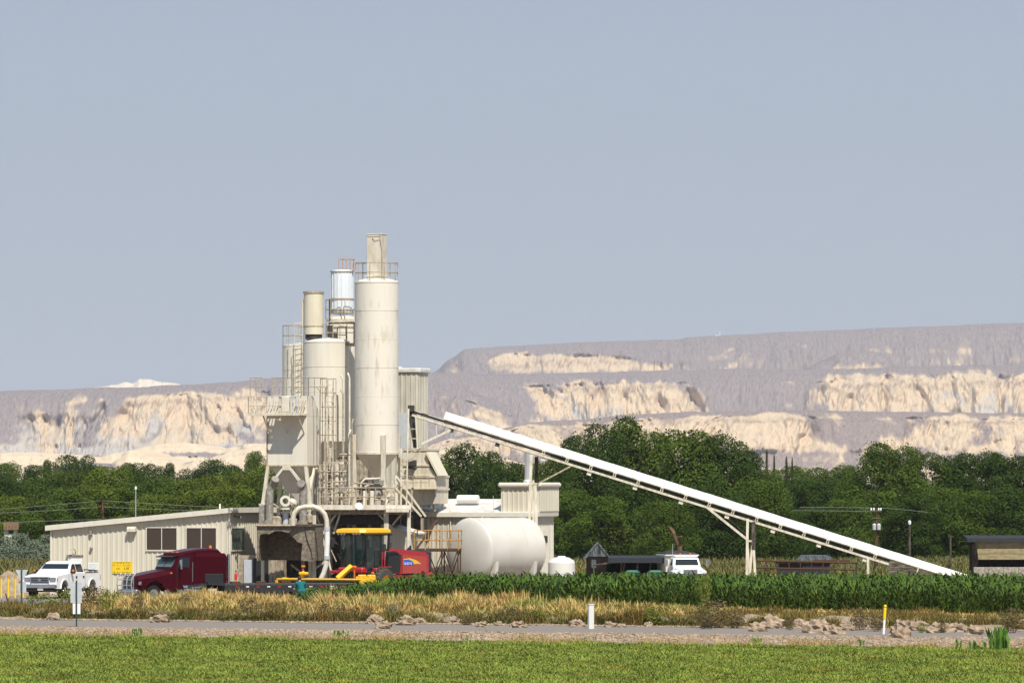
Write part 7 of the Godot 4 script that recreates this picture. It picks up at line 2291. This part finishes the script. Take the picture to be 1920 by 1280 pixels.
# ---------------------------------------------------------------- sheds behind the corn
func sheds() -> void:
	var d := 448.0
	var o := thing("barn", "small dark barn with blue-grey gable beside the white poly tank", "barn", G(1121, d))
	var w := 20.5 / F * d; var ye := Y(1043, d); var yt := Y(1019, d)
	var b := B.new()
	b.span(-w, w, 0, ye, -3.0, 0)
	var wall := put(b, "wall", M.barn_dark, o)
	for k in 7:
		b = B.new()
		var x := lerpf(-w, w, (k + 0.5) / 7.0)
		b.box(Vector3(x, ye / 2, 0.02), Vector3(w * 2 / 7 - 0.02, ye, 0.03 + (k % 2) * 0.012))
		put(b, "board", M.barn_dark, wall)
	b = B.new()
	b.prism([Vector2(-w - 0.06, ye), Vector2(w + 0.06, ye), Vector2(0.12, yt - 0.02), Vector2(-0.12, yt - 0.02)], -3.0, 0.06)
	put(b, "gable", M.barn_blue, o)
	b = B.new()
	for s in [-1.0, 1.0]: b.prism([Vector2(s * (w + 0.2), ye - 0.12), Vector2(s * (w + 0.1), ye - 0.2), Vector2(0, yt), Vector2(0, yt + 0.1)], -3.2, 0.12)
	put(b, "roof", M.barn_blue, o)
	b = B.new()
	b.box(Vector3(0.1, lerpf(ye, yt, 0.55), 0.07), Vector3(0.12, 0.5, 0.02))
	put(b, "vent_slot", M.black, o)
	b = B.new()
	b.box(Vector3(-w * 0.35, ye * 0.72, 0.05), Vector3(0.28, 0.5, 0.03))
	put(b, "window", M.barn_blue, o)
	d = 440.0
	o = thing("long_shed", "long low dark shed with black roof between the barn and the dump truck", "shed", G(1196, d))
	var x0 := X(1132, d) - o.position.x; var x1 := X(1256, d) - o.position.x; var yr := Y(1046, d)
	b = B.new()
	b.span(x0, x1, 0, yr - 0.3, -4.0, -3.6)
	b.span(x0, x0 + 0.2, 0, yr - 0.3, -3.6, -0.2)
	put(b, "wall", M.barn_dark, o)
	b = B.new()
	b.prism([Vector2(0.5, yr - 0.28), Vector2(-4.2, yr - 0.1), Vector2(-4.2, yr + 0.12), Vector2(0.5, yr + 0.02)], -1.78, x1, Vector3.ZERO, Basis(Vector3(0, 0, 1), Vector3(0, 1, 0), Vector3(1, 0, 0)))
	put(b, "roof", M.tarp_dark, o)
	for k in 4:
		b = B.new()
		var a := lerpf(x0 + 0.1, x1, k / 4.0); var e := lerpf(x0 + 0.1, x1, (k + 1) / 4.0)
		b.box(Vector3((a + e) / 2, (yr - 0.9) / 2, -0.4), Vector3(e - a - 0.08, yr - 0.9, 0.04))
		put(b, "tarp_panel", M.curtain_grey, o)
	for p in [[1166, 0.12], [1171, 0.1], [1196, 0.14], [1220, 0.1]]:
		b = B.new()
		var x: float = X(p[0], d) - o.position.x
		b.bar(Vector3(x - 0.1, 0, -0.2), Vector3(x, yr - 0.3, -0.2), p[1])
		put(b, "post", M.plank_grey if p[0] > 1190 else M.dead_wood, o)
	b = B.new()
	b.tube(Vector3(x0 - 0.6, 1.15, 0.2), Vector3(x0 + 0.7, 1.3, 0.2), 0.04, 0.04, 6)
	b.tube(Vector3(x0 - 0.6, 0, 0.2), Vector3(x0 - 0.6, 1.2, 0.2), 0.05, 0.05, 6)
	put(b, "gate_bar", M.plank_grey, o)
	o = thing("green_bin", "dark green bin in front of the long dark shed, by its leaning post", "bin", G(1186, 437))
	b = B.new()
	b.loft([ring4(0.36, 0.0, -0.4, 0.4), ring4(0.44, 0.72, -0.46, 0.46), ring4(0.47, 0.76, -0.5, 0.5), ring4(0.3, 0.88, -0.4, 0.4)])
	put(b, "body", M.green_bin, o)
	o = thing("green_bin", "dark green bin in front of the long dark shed, nearer the dump truck", "bin", G(1229, 437))
	put(b, "body", M.green_bin, o)
	# corral and small shed right of the second conveyor bent
	d = 430.0
	o = thing("dark_shed", "small black slatted shed with curved metal roof under the lower conveyor", "shed", G(1510, d))
	x0 = X(1461, d) - o.position.x; x1 = X(1556, d) - o.position.x
	b = B.new()
	b.span(x0, x1, 0, Y(1056, d), -2.6, -0.05)
	put(b, "wall", M.black, o)
	for k in 8:
		b = B.new()
		var x := lerpf(x0 + 1.35, x1, (k + 0.5) / 8.0)
		b.box(Vector3(x, Y(1054, d) / 2, 0.0), Vector3(0.17, Y(1054, d), 0.04 + (k % 2) * 0.02))
		put(b, "slat", M.tarp_dark, o)
	b = B.new()
	b.prism([Vector2(X(1497, d) - o.position.x, Y(1050, d)), Vector2(X(1559, d) - o.position.x, Y(1050, d)), Vector2(X(1559, d) - o.position.x, Y(1043, d)), Vector2(X(1552, d) - o.position.x, Y(1041, d)), Vector2(X(1505, d) - o.position.x, Y(1041, d))], -2.8, 0.2)
	put(b, "roof", M.barn_blue, o)
	b = B.new()
	b.prism([Vector2(x0 - 0.1, Y(1057, d)), Vector2(x1 + 0.1, Y(1057, d)), Vector2(x1 + 0.1, Y(1053, d)), Vector2(x0 - 0.1, Y(1053, d))], -2.7, 0.12)
	put(b, "eave", M.barn_dark, o)
	d = 427.0
	o = thing("pipe_corral", "rusty pipe corral fence running behind the lower conveyor", "fence", G(1510, d))
	for k in 10:
		b = B.new()
		var x: float = X(1416 + k * 21.2, d) - o.position.x
		b.tube(Vector3(x, 0, 0), Vector3(x, Y(1053 + k * 0.4, d), 0), 0.035, 0.035, 6)
		put(b, "post", M.rust, o)
	for y in [1053.0, 1066.0]:
		b = B.new()
		b.tube(Vector3(X(1412, d) - o.position.x, Y(y - 2.0, d), 0), Vector3(X(1608, d) - o.position.x, Y(y + 2.0, d), 0), 0.05, 0.05, 6)
		put(b, "rail", M.rust, o)
	for k in 3:
		b = B.new()
		var x: float = X(1538 + k * 24, d) - o.position.x
		b.box(Vector3(x, Y(1052, d), -1.5), Vector3(0.6, 0.14, 0.4))
		put(b, "feed_trough", M.rust, o)
	d = 429.0
	o = thing("orange_barrier", "low row of orange-red blocks behind the corn by the second conveyor leg", "barrier", G(1434, d))
	for k in 6:
		b = B.new()
		b.cbox(Vector3(-0.62 + k * 0.25, Y(1077, d) / 2, 0), Vector3(0.22, Y(1077, d) + 0.03 * (k % 2), 0.3), 0.06)
		put(b, "block", M.print_red, o)
	# open shed at the right edge
	d = 424.0
	o = thing("open_shed", "open-fronted shed with dark flat roof and tan back wall at the right edge", "shed", G(1820, d))
	var s := d / F
	var yb := Y(1062, d)
	for k in 3:
		b = B.new()
		var a := lerpf(Y(1049, d), Y(1016, d), k / 3.0); var e := lerpf(Y(1049, d), Y(1016, d), (k + 1) / 3.0)
		b.span(14 * s, 190 * s, a + 0.01, e - 0.01, -0.6 - (k % 2) * 0.04, -0.45 - (k % 2) * 0.04)
		put(b, "back_panel", M.shed_tan, o)
	b = B.new()
	b.prism([Vector2(4 * s, yb - 1.0), Vector2(4 * s, Y(1014, d)), Vector2(9 * s, Y(1016, d)), Vector2(15 * s, Y(1040, d)), Vector2(17 * s, yb - 1.0)], -3.0, -0.3)
	put(b, "end_wall", M.barn_dark, o)
	b = B.new()
	b.prism([Vector2(-0.22, Y(1016, d)), Vector2(-3.3, Y(1012, d)), Vector2(-3.3, Y(1004, d)), Vector2(-0.22, Y(1009, d))], -6 * s, 190 * s, Vector3.ZERO, Basis(Vector3(0, 0, 1), Vector3(0, 1, 0), Vector3(1, 0, 0)))
	put(b, "roof", M.tarp_dark, o)
	b = B.new()
	b.span(14 * s, 190 * s, 0.0, Y(1050, d), -2.8, -2.6)
	b.box(Vector3(60 * s, Y(1058, d), -1.6), Vector3(88 * s, 0.5, 0.8))
	put(b, "manger", M.barn_dark, o)
	d = 416.0
	o = thing("block_wall", "low pale concrete wall in front of the open shed at the right", "wall", G(1880, d))
	for k in 6:
		b = B.new()
		var a: float = X(1826 + k * 28, d) - o.position.x
		b.cbox(Vector3(a + 0.42, Y(1063, d) / 2, 0), Vector3(0.835, Y(1063, d) + 0.008 * (k % 2), 0.3), 0.02)
		put(b, "concrete_block", M.concrete, o)
	# far house at the left edge
	d = 575.0
	o = thing("far_house", "small far house with red-brown roof among the trees at the left edge", "house", G(20, d), 0.1)
	b = B.new()
	var hw := 12.0 / F * d
	b.span(-hw, hw, 0, Y(992, d), -1.2, 0)
	put(b, "wall", M.trim, o)
	b = B.new()
	b.prism([Vector2(0.3, Y(993, d)), Vector2(-1.5, Y(993, d)), Vector2(-0.6, Y(979, d))], -hw - 0.1, hw + 0.1, Vector3.ZERO, Basis(Vector3(0, 0, 1), Vector3(0, 1, 0), Vector3(1, 0, 0)))
	put(b, "roof", M.dead_wood, o)
	b = B.new()
	b.span(-0.2, 0.2, Y(1000, d), Y(994, d), 0.0, 0.03)
	put(b, "window", M.glass_brown, o)

# ---------------------------------------------------------------- poles, signs, posts
func poles() -> void:
	var d := 478.0
	var o := thing("utility_pole", "utility pole with crossarms and two white transformers above the lower conveyor", "utility pole", G(1643, d))
	var b := local(o)
	b.tube(G(1643, d), P(1644, 953, d), 0.13, 0.09, 10)
	put(b, "pole", M.pole_wood, o)
	for y in [958, 971]:
		b = local(o)
		b.box(P(1643, y, d) + Vector3(0, 0, 0.1), Vector3(0.62, 0.08, 0.08), Basis(Vector3.UP, 0.3))
		put(b, "crossarm", M.pole_grey, o)
	for k in [1634, 1639, 1648, 1652]:
		b = local(o)
		b.lathe(P(k, 957, d), [Vector2(0.05, 0.0), Vector2(0.06, 0.1), Vector2(0.03, 0.18), Vector2(0, 0.18)], 8)
		put(b, "insulator", M.sign_white, o)
	for k in [1639.5, 1648]:
		b = local(o)
		b.lathe(P(k, 993, d) + Vector3(0, 0, 0.2), [Vector2(0, 0), Vector2(0.12, 0.0), Vector2(0.13, 0.34), Vector2(0.08, 0.4), Vector2(0, 0.42)], 14)
		put(b, "transformer", M.sign_back, o)
	o = thing("utility_pole", "plain dark wooden pole with white cap, second pole above the conveyor's tail", "utility pole", G(1706, d))
	b = local(o)
	b.tube(G(1706, d), P(1706, 982, d), 0.10, 0.07, 8)
	put(b, "pole", M.pole_grey, o)
	b = local(o)
	b.lathe(P(1706, 983, d), [Vector2(0.09, 0.0), Vector2(0.11, 0.16), Vector2(0.05, 0.26), Vector2(0, 0.27)], 8)
	put(b, "lamp_cap", M.sign_white, o)
	o = thing("utility_pole", "short grey pole with tiny crossarm left of the open shed", "utility pole", G(1782, d))
	b = local(o)
	b.tube(G(1782, d), P(1783, 1003, d), 0.09, 0.06, 8)
	put(b, "pole", M.pole_grey, o)
	b = local(o)
	b.box(P(1783, 1005, d), Vector3(0.4, 0.06, 0.06))
	put(b, "crossarm", M.pole_grey, o)
	o = thing("utility_pole", "brown utility pole in front of the trees above the beige building's roof", "utility pole", G(192, d))
	b = local(o)
	b.tube(G(192, d), P(192, 936, d), 0.11, 0.08, 8)
	put(b, "pole", M.pole_wood, o)
	b = local(o)
	b.box(P(190, 949, d), Vector3(0.5, 0.07, 0.07), Basis(Vector3.UP, 0.4))
	put(b, "crossarm", M.pole_wood, o)
	var lines := [[[-40, 957], [95, 947], [192, 938], "thin power line left of the brown pole, upper of two"], [[-40, 963], [90, 957], [192, 950], "thin power line left of the brown pole, lower of two"], [[192, 938], [300, 945], [420, 951], "thin power line right of the brown pole, upper of two"], [[192, 950], [300, 955], [400, 958], "thin power line right of the brown pole, lower of two"],
		[[-40, 982], [100, 976], [240, 972], "thin lowest wire crossing the trees above the beige building"], [[1485, 957], [1560, 957.5], [1638, 959], "thin power line left of the transformer pole, lower of two"], [[1500, 951], [1570, 951], [1640, 952], "thin power line left of the transformer pole, upper of two"], [[1648, 952], [1690, 955], [1740, 960], "thin power line right of the transformer pole"]]
	for l in lines:
		o = thing("power_line", l[3], "wire", P(l[0][0], l[0][1], d))
		b = local(o)
		var pts := []
		var p0 := P(l[0][0], l[0][1], d); var p1 := P(l[1][0], l[1][1], d); var p2 := P(l[2][0], l[2][1], d)
		for k in 11:
			var t := k / 10.0
			pts.append(p0 * (1 - t) * (1 - 2 * t) + p1 * 4 * t * (1 - t) + p2 * t * (2 * t - 1))
		b.sweep(pts, 0.012, 5)
		put(b, "cable", M.wire, o)

func roadside() -> void:
	var d := 315.0
	var s := d / F
	var o := thing("sign_post", "backs of two pale sign plates on a dark green post before the road", "road sign", G(143, d), -0.1)
	var b := B.new()
	b.box(Vector3(0, Y(1088, d) / 2, -0.0), Vector3(0.06, Y(1088, d), 0.03))
	b.box(Vector3(-0.02, Y(1088, d) / 2, 0.02), Vector3(0.015, Y(1088, d), 0.03)); b.box(Vector3(0.02, Y(1088, d) / 2, 0.02), Vector3(0.015, Y(1088, d), 0.03))
	put(b, "post", M.post_green, o)
	b = B.new()
	b.cbox(Vector3(-0.02, (Y(1091, d) + Y(1130, d)) / 2, -0.03), Vector3(21.5 * s, 39 * s, 0.012), 0.004)
	put(b, "sign_plate", M.sign_back, o)
	b = B.new()
	b.cbox(Vector3(0, (Y(1130.5, d) + Y(1151, d)) / 2, -0.03), Vector3(14.5 * s, 20 * s, 0.012), 0.004)
	put(b, "sign_plate", M.sign_white, o)
	d = 363.0
	s = d / F
	o = thing("yield_sign", "back of a grey triangular sign with square plate below on a green post", "road sign", G(40, d), -0.15)
	b = B.new()
	b.box(Vector3(0, Y(1067, d) / 2, 0.0), Vector3(0.07, Y(1067, d), 0.05))
	put(b, "post", M.post_green, o)
	b = B.new()
	b.prism([Vector2(-12 * s, Y(1068, d)), Vector2(12 * s, Y(1068, d)), Vector2(1 * s, Y(1091, d)), Vector2(-1 * s, Y(1091, d))], -0.05, -0.03)
	put(b, "sign_plate", M.sign_back, o)
	b = B.new()
	b.cbox(Vector3(1 * s, (Y(1090, d) + Y(1111, d)) / 2, -0.06), Vector3(15 * s, 21 * s, 0.012), 0.004)
	put(b, "sign_plate", M.sign_back, o)
	b = B.new()
	b.cbox(Vector3(-4 * s, Y(1089, d), -0.02), Vector3(3 * s, 3.4 * s, 0.02), 0.004)
	put(b, "reflector", M.orange_lens, o)
	var bol := [[2, "yellow bollard left of the pickup, first from the left edge"], [15, "yellow bollard left of the pickup, second from the left edge"], [28, "yellow bollard left of the pickup, third, just left of the sign post"], [43, "yellow bollard partly behind the triangular sign"], [53, "yellow bollard whose tip shows over the pickup's hood"]]
	for k in bol:
		d = 391.0 if k[0] < 50 else 400.0
		o = thing("bollard", k[1], "bollard", G(k[0], d), 0.0, "yellow bollards by the driveway")
		b = B.new()
		b.tube(Vector3.ZERO, Vector3(0, Y(1084, d), 0), 0.05, 0.05, 12)
		put(b, "post", M.sign_yellow, o)
		b = B.new()
		b.lathe(Vector3(0, Y(1084, d), 0), [Vector2(0.05, 0.0), Vector2(0.065, 0.02), Vector2(0.04, 0.07), Vector2(0.045, 0.12), Vector2(0.03, 0.17), Vector2(0, 0.18)], 12)
		put(b, "cap", M.rust_yellow, o)
	d = 349.0
	o = thing("dead_stake", "thin leaning dark stake in the dry grass at the left edge", "stake", G(17, d))
	b = local(o)
	b.sweep([G(18, d), P(15, 1130, d), P(10, 1112, d)], 0.03, 6)
	b.tube(P(14, 1126, d), P(17, 1120, d), 0.015, 0.01, 5)
	put(b, "stick", M.bark, o)
	d = 310.0
	s = d / F
	o = thing("marker_post", "short square white utility marker post standing at the road's far edge", "marker post", G(1108, d), 0.35)
	b = B.new()
	b.cbox(Vector3(0, Y(1134, d) / 2, 0), Vector3(0.24, Y(1134, d), 0.18), 0.02)
	put(b, "post", M.poly_white, o)
	b = B.new()
	b.cbox(Vector3(0, Y(1133.5, d), 0), Vector3(0.27, 0.06, 0.21), 0.02)
	put(b, "cap", M.sign_back, o)
	d = 300.0
	o = thing("pipeline_marker", "slender white marker pole with yellow top beside the road at the right", "marker post", G(1657, d))
	o.rotation.z = -0.06
	b = B.new()
	b.tube(Vector3.ZERO, Vector3(0, Y(1161, d), 0), 0.05, 0.05, 14)
	put(b, "post", M.decal_white, o)
	b = B.new()
	b.lathe(Vector3(0, Y(1161, d), 0), [Vector2(0.055, 0), Vector2(0.06, 0.02), Vector2(0.06, 0.44), Vector2(0.045, 0.47), Vector2(0.045, 0.49), Vector2(0.062, 0.52), Vector2(0.062, 0.57), Vector2(0.03, 0.61), Vector2(0, 0.61)], 14)
	put(b, "cap", M.sign_yellow, o)
	# sand heap behind the bollards
	var f := FastNoiseLite.new()
	f.seed = 4; f.frequency = 0.5
	b = B.new()
	var at := func(i: int, j: int) -> Vector3:
		var x := -2.4 + i * 0.3; var z := -1.6 + j * 0.3
		var e := maxf(0.0, 1.0 - sqrt(x * x / 5.4 + z * z / 2.4))
		return Vector3(x, e * 1.35 * (1.0 + 0.25 * f.get_noise_2d(x * 2, z * 2)), z)
	for i in 16:
		for j in 11: b.quad(at.call(i, j), at.call(i + 1, j), at.call(i + 1, j + 1), at.call(i, j + 1), Vector3.UP)
	o = tag(put(b, "sand_heap", M.dirt, self), "heap of tan sand behind the yellow bollards at the left", "sand heap")
	o.position = G(14, 400) + Vector3(0, 0.002, 0)
	# mast on the mesa
	o = thing("hilltop_mast", "tiny white mast and hut on the skyline of the right-hand mesa", "mast", P(1345, 633, 13270))
	b = B.new()
	b.box(Vector3(0, 2.0, 0), Vector3(6, 6.0, 6)); b.bar(Vector3(5, 0, 0), Vector3(5, 11, 0), 1.0)
	put(b, "hut", M.white_paint, o)

# ---------------------------------------------------------------- the person
class Figure:       # joins tapered capsules with a smooth minimum and meshes the field as surface nets
	var bones := []
	func add(a: Vector3, b: Vector3, ra: float, rb: float) -> void: bones.append([a, b, ra, rb])
	func field(p: Vector3) -> float:
		var d := 1e9
		for k in bones:
			var ab: Vector3 = k[1] - k[0]
			var t := clampf((p - k[0]).dot(ab) / maxf(ab.length_squared(), 1e-8), 0, 1)
			var e: float = (p - k[0] - ab * t).length() - lerpf(k[2], k[3], t)
			var h := maxf(0.03 - absf(d - e), 0.0) / 0.03
			d = minf(d, e) - h * h * 0.0075
		return d
	func net(cell: float) -> B:
		var lo := Vector3.ONE * 1e9; var hi := -lo
		for k in bones:
			for e in [0, 1]:
				var r: float = k[2 + e]
				lo = lo.min(k[e] - Vector3.ONE * (r + cell * 2)); hi = hi.max(k[e] + Vector3.ONE * (r + cell * 2))
		var n := Vector3i(((hi - lo) / cell).ceil()) + Vector3i.ONE
		var val := PackedFloat32Array()
		val.resize(n.x * n.y * n.z)
		for z in n.z:
			for y in n.y:
				for x in n.x: val[x + n.x * (y + n.y * z)] = field(lo + Vector3(x, y, z) * cell)
		var pts := {}
		for z in n.z - 1:
			for y in n.y - 1:
				for x in n.x - 1:
					var s := Vector3.ZERO; var c := 0
					var v := []
					for q in 8: v.append(val[x + (q & 1) + n.x * (y + (q >> 1 & 1) + n.y * (z + (q >> 2)))])
					for e in [[0, 1], [2, 3], [4, 5], [6, 7], [0, 2], [1, 3], [4, 6], [5, 7], [0, 4], [1, 5], [2, 6], [3, 7]]:
						if (v[e[0]] < 0) != (v[e[1]] < 0):
							var t: float = v[e[0]] / (v[e[0]] - v[e[1]])
							var a := Vector3(e[0] & 1, e[0] >> 1 & 1, e[0] >> 2); var b := Vector3(e[1] & 1, e[1] >> 1 & 1, e[1] >> 2)
							s += a.lerp(b, t); c += 1
					if c: pts[Vector3i(x, y, z)] = lo + (Vector3(x, y, z) + s / c) * cell
		var out := B.new()
		var grad := func(p: Vector3) -> Vector3:
			var h := cell * 0.5
			return Vector3(field(p + Vector3(h, 0, 0)) - field(p - Vector3(h, 0, 0)), field(p + Vector3(0, h, 0)) - field(p - Vector3(0, h, 0)), field(p + Vector3(0, 0, h)) - field(p - Vector3(0, 0, h))).normalized()
		var nrm := {}
		for k in pts: nrm[k] = grad.call(pts[k])
		for z in range(1, n.z - 1):
			for y in range(1, n.y - 1):
				for x in range(1, n.x - 1):
					var v0 := val[x + n.x * (y + n.y * z)]
					for ax in 3:
						var st := Vector3i.ZERO; st[ax] = 1
						var v1 := val[x + st.x + n.x * (y + st.y + n.y * (z + st.z))]
						if (v0 < 0) == (v1 < 0): continue
						var u := Vector3i.ZERO; u[(ax + 1) % 3] = 1
						var w := Vector3i.ZERO; w[(ax + 2) % 3] = 1
						var c := Vector3i(x, y, z)
						var ks := [c, c - u, c - u - w, c - w]
						if not (pts.has(ks[0]) and pts.has(ks[1]) and pts.has(ks[2]) and pts.has(ks[3])): continue
						out.tri(pts[ks[0]], pts[ks[1]], pts[ks[2]], nrm[ks[0]], nrm[ks[1]], nrm[ks[2]])
						out.tri(pts[ks[0]], pts[ks[2]], pts[ks[3]], nrm[ks[0]], nrm[ks[2]], nrm[ks[3]])
		return out

func person() -> void:
	# seen from behind, bending slightly towards the trailer
	var o := thing("person", "person in teal t-shirt and dark trousers bending forward beside the trailer, seen from behind", "person", G(566, 352), 0.25)
	var hip := Vector3(0, 0.88, 0); var chest := Vector3(-0.03, 1.24, -0.16); var neck := Vector3(-0.05, 1.40, -0.24); var head := Vector3(-0.06, 1.53, -0.31)
	var f := Figure.new()
	f.add(hip + Vector3(-0.08, 0, 0), hip + Vector3(0.08, 0, 0), 0.13, 0.13)
	f.add(hip, chest, 0.14, 0.15)
	f.add(chest + Vector3(-0.14, 0.08, -0.02), chest + Vector3(0.14, 0.08, -0.02), 0.10, 0.10)
	f.add(chest, neck, 0.08, 0.055)
	f.add(neck, head, 0.055, 0.06)
	f.add(head, head + Vector3(0, 0.07, -0.01), 0.085, 0.088)
	f.add(head + Vector3(0, -0.04, -0.06), head + Vector3(0, -0.06, -0.075), 0.05, 0.035)     # jaw
	f.add(head + Vector3(0, 0.0, -0.09), head + Vector3(0, -0.02, -0.108), 0.016, 0.018)        # nose
	for s in [-1.0, 1.0]:
		f.add(head + Vector3(s * 0.085, 0.0, 0.0), head + Vector3(s * 0.09, 0.04, 0.01), 0.014, 0.018)     # ear
		var sh := chest + Vector3(s * 0.2, 0.1, -0.03)
		var el := sh + Vector3(s * 0.09, -0.28, -0.06); var wr := el + Vector3(-s * 0.02, -0.18, -0.20)
		f.add(sh, el, 0.058, 0.045); f.add(el, wr, 0.044, 0.03)
		f.add(wr, wr + Vector3(0, -0.06, -0.06), 0.034, 0.036)
		for k in 4: f.add(wr + Vector3((k - 1.5) * 0.018, -0.07, -0.07), wr + Vector3((k - 1.5) * 0.022, -0.13 + absf(k - 1.3) * 0.008, -0.10), 0.010, 0.008)
		f.add(wr + Vector3(-s * 0.03, -0.04, -0.04), wr + Vector3(-s * 0.055, -0.09, -0.07), 0.011, 0.009)
		var hp := hip + Vector3(s * 0.1, -0.04, 0); var kn := Vector3(s * 0.13, 0.47, -0.06); var an := Vector3(s * 0.14, 0.09, 0.03)
		f.add(hp, kn, 0.088, 0.06); f.add(kn, an, 0.058, 0.042)
		f.add(an + Vector3(0, -0.045, 0.03), an + Vector3(s * 0.02, -0.05, -0.17), 0.042, 0.036)
	put(f.net(0.02), "body", M.skin, o)
	f = Figure.new()
	f.add(hip + Vector3(-0.08, 0.06, 0), hip + Vector3(0.08, 0.06, 0), 0.15, 0.15)
	f.add(hip + Vector3(0, 0.06, 0), chest, 0.16, 0.175)
	f.add(chest + Vector3(-0.15, 0.08, -0.02), chest + Vector3(0.15, 0.08, -0.02), 0.118, 0.118)
	for s in [-1.0, 1.0]:
		var sh := chest + Vector3(s * 0.2, 0.1, -0.03)
		f.add(sh, sh + Vector3(s * 0.055, -0.17, -0.035), 0.078, 0.072)
	put(f.net(0.022), "t_shirt", M.shirt_teal, o)
	f = Figure.new()
	f.add(hip + Vector3(-0.08, -0.03, 0), hip + Vector3(0.08, -0.03, 0), 0.142, 0.142)
	for s in [-1.0, 1.0]:
		var hp := hip + Vector3(s * 0.1, -0.04, 0); var kn := Vector3(s * 0.13, 0.47, -0.06); var an := Vector3(s * 0.14, 0.09, 0.03)
		f.add(hp, kn, 0.105, 0.078); f.add(kn, an, 0.076, 0.062)
	put(f.net(0.024), "trousers", M.trousers, o)
	f = Figure.new()
	f.add(head + Vector3(0, 0.075, 0.012), head + Vector3(0, 0.02, 0.03), 0.092, 0.082)
	put(f.net(0.016), "hair", M.hair, o)

# ---------------------------------------------------------------- scene
func _ready() -> void:
	var cam := Camera3D.new()
	cam.name = "camera"
	cam.fov = rad_to_deg(2.0 * atan(640.0 / F))
	cam.near = 1.0; cam.far = 30000.0
	add_child(cam)
	cam.position = Vector3(0, EYE, 0)
	cam.rotation.x = atan((HZ - 640.0) / F)
	var env := Environment.new()
	env.background_mode = Environment.BG_SKY
	var sm := ProceduralSkyMaterial.new()
	sm.sky_top_color = lin(0.20, 0.30, 0.46)
	sm.sky_horizon_color = lin(0.376, 0.405, 0.447)
	sm.sky_curve = 0.10
	sm.ground_horizon_color = lin(0.40, 0.40, 0.38)
	sm.ground_bottom_color = lin(0.22, 0.2, 0.16)
	sm.sun_angle_max = 1.0
	env.sky = Sky.new()
	env.sky.sky_material = sm
	env.tonemap_mode = Environment.TONE_MAPPER_LINEAR
	env.tonemap_exposure = 1.3
	env.fog_enabled = true
	env.fog_density = 0.00003
	env.fog_light_color = lin(0.86, 0.90, 1.0)
	env.sdfgi_enabled = true; env.ssao_enabled = true; env.ssil_enabled = true
	var we := WorldEnvironment.new()
	we.name = "world_environment"
	we.environment = env
	add_child(we)
	var sun := DirectionalLight3D.new()
	sun.name = "sun"
	sun.light_energy = 1.45
	sun.light_color = lin(1.0, 0.955, 0.87)
	sun.light_angular_distance = 0.53
	sun.shadow_enabled = true
	add_child(sun)
	sun.rotation = Vector3(deg_to_rad(-54), deg_to_rad(17), 0)     # high, behind the viewer's right shoulder

	materials()
	setting()
	hills()
	office()
	batch_building()
	small_shed()
	silos()
	dust_collector()
	plant_deck()
	loading_hood()
	aggregate_bin()
	conveyor()
	tanks()
	stair_platform()
	sheds()
	poles()
	trees()
	rocks()
	vegetation()
	pickup()
	semi()
	trailer()
	windrower()
	dump_truck()
	roadside()
	person()
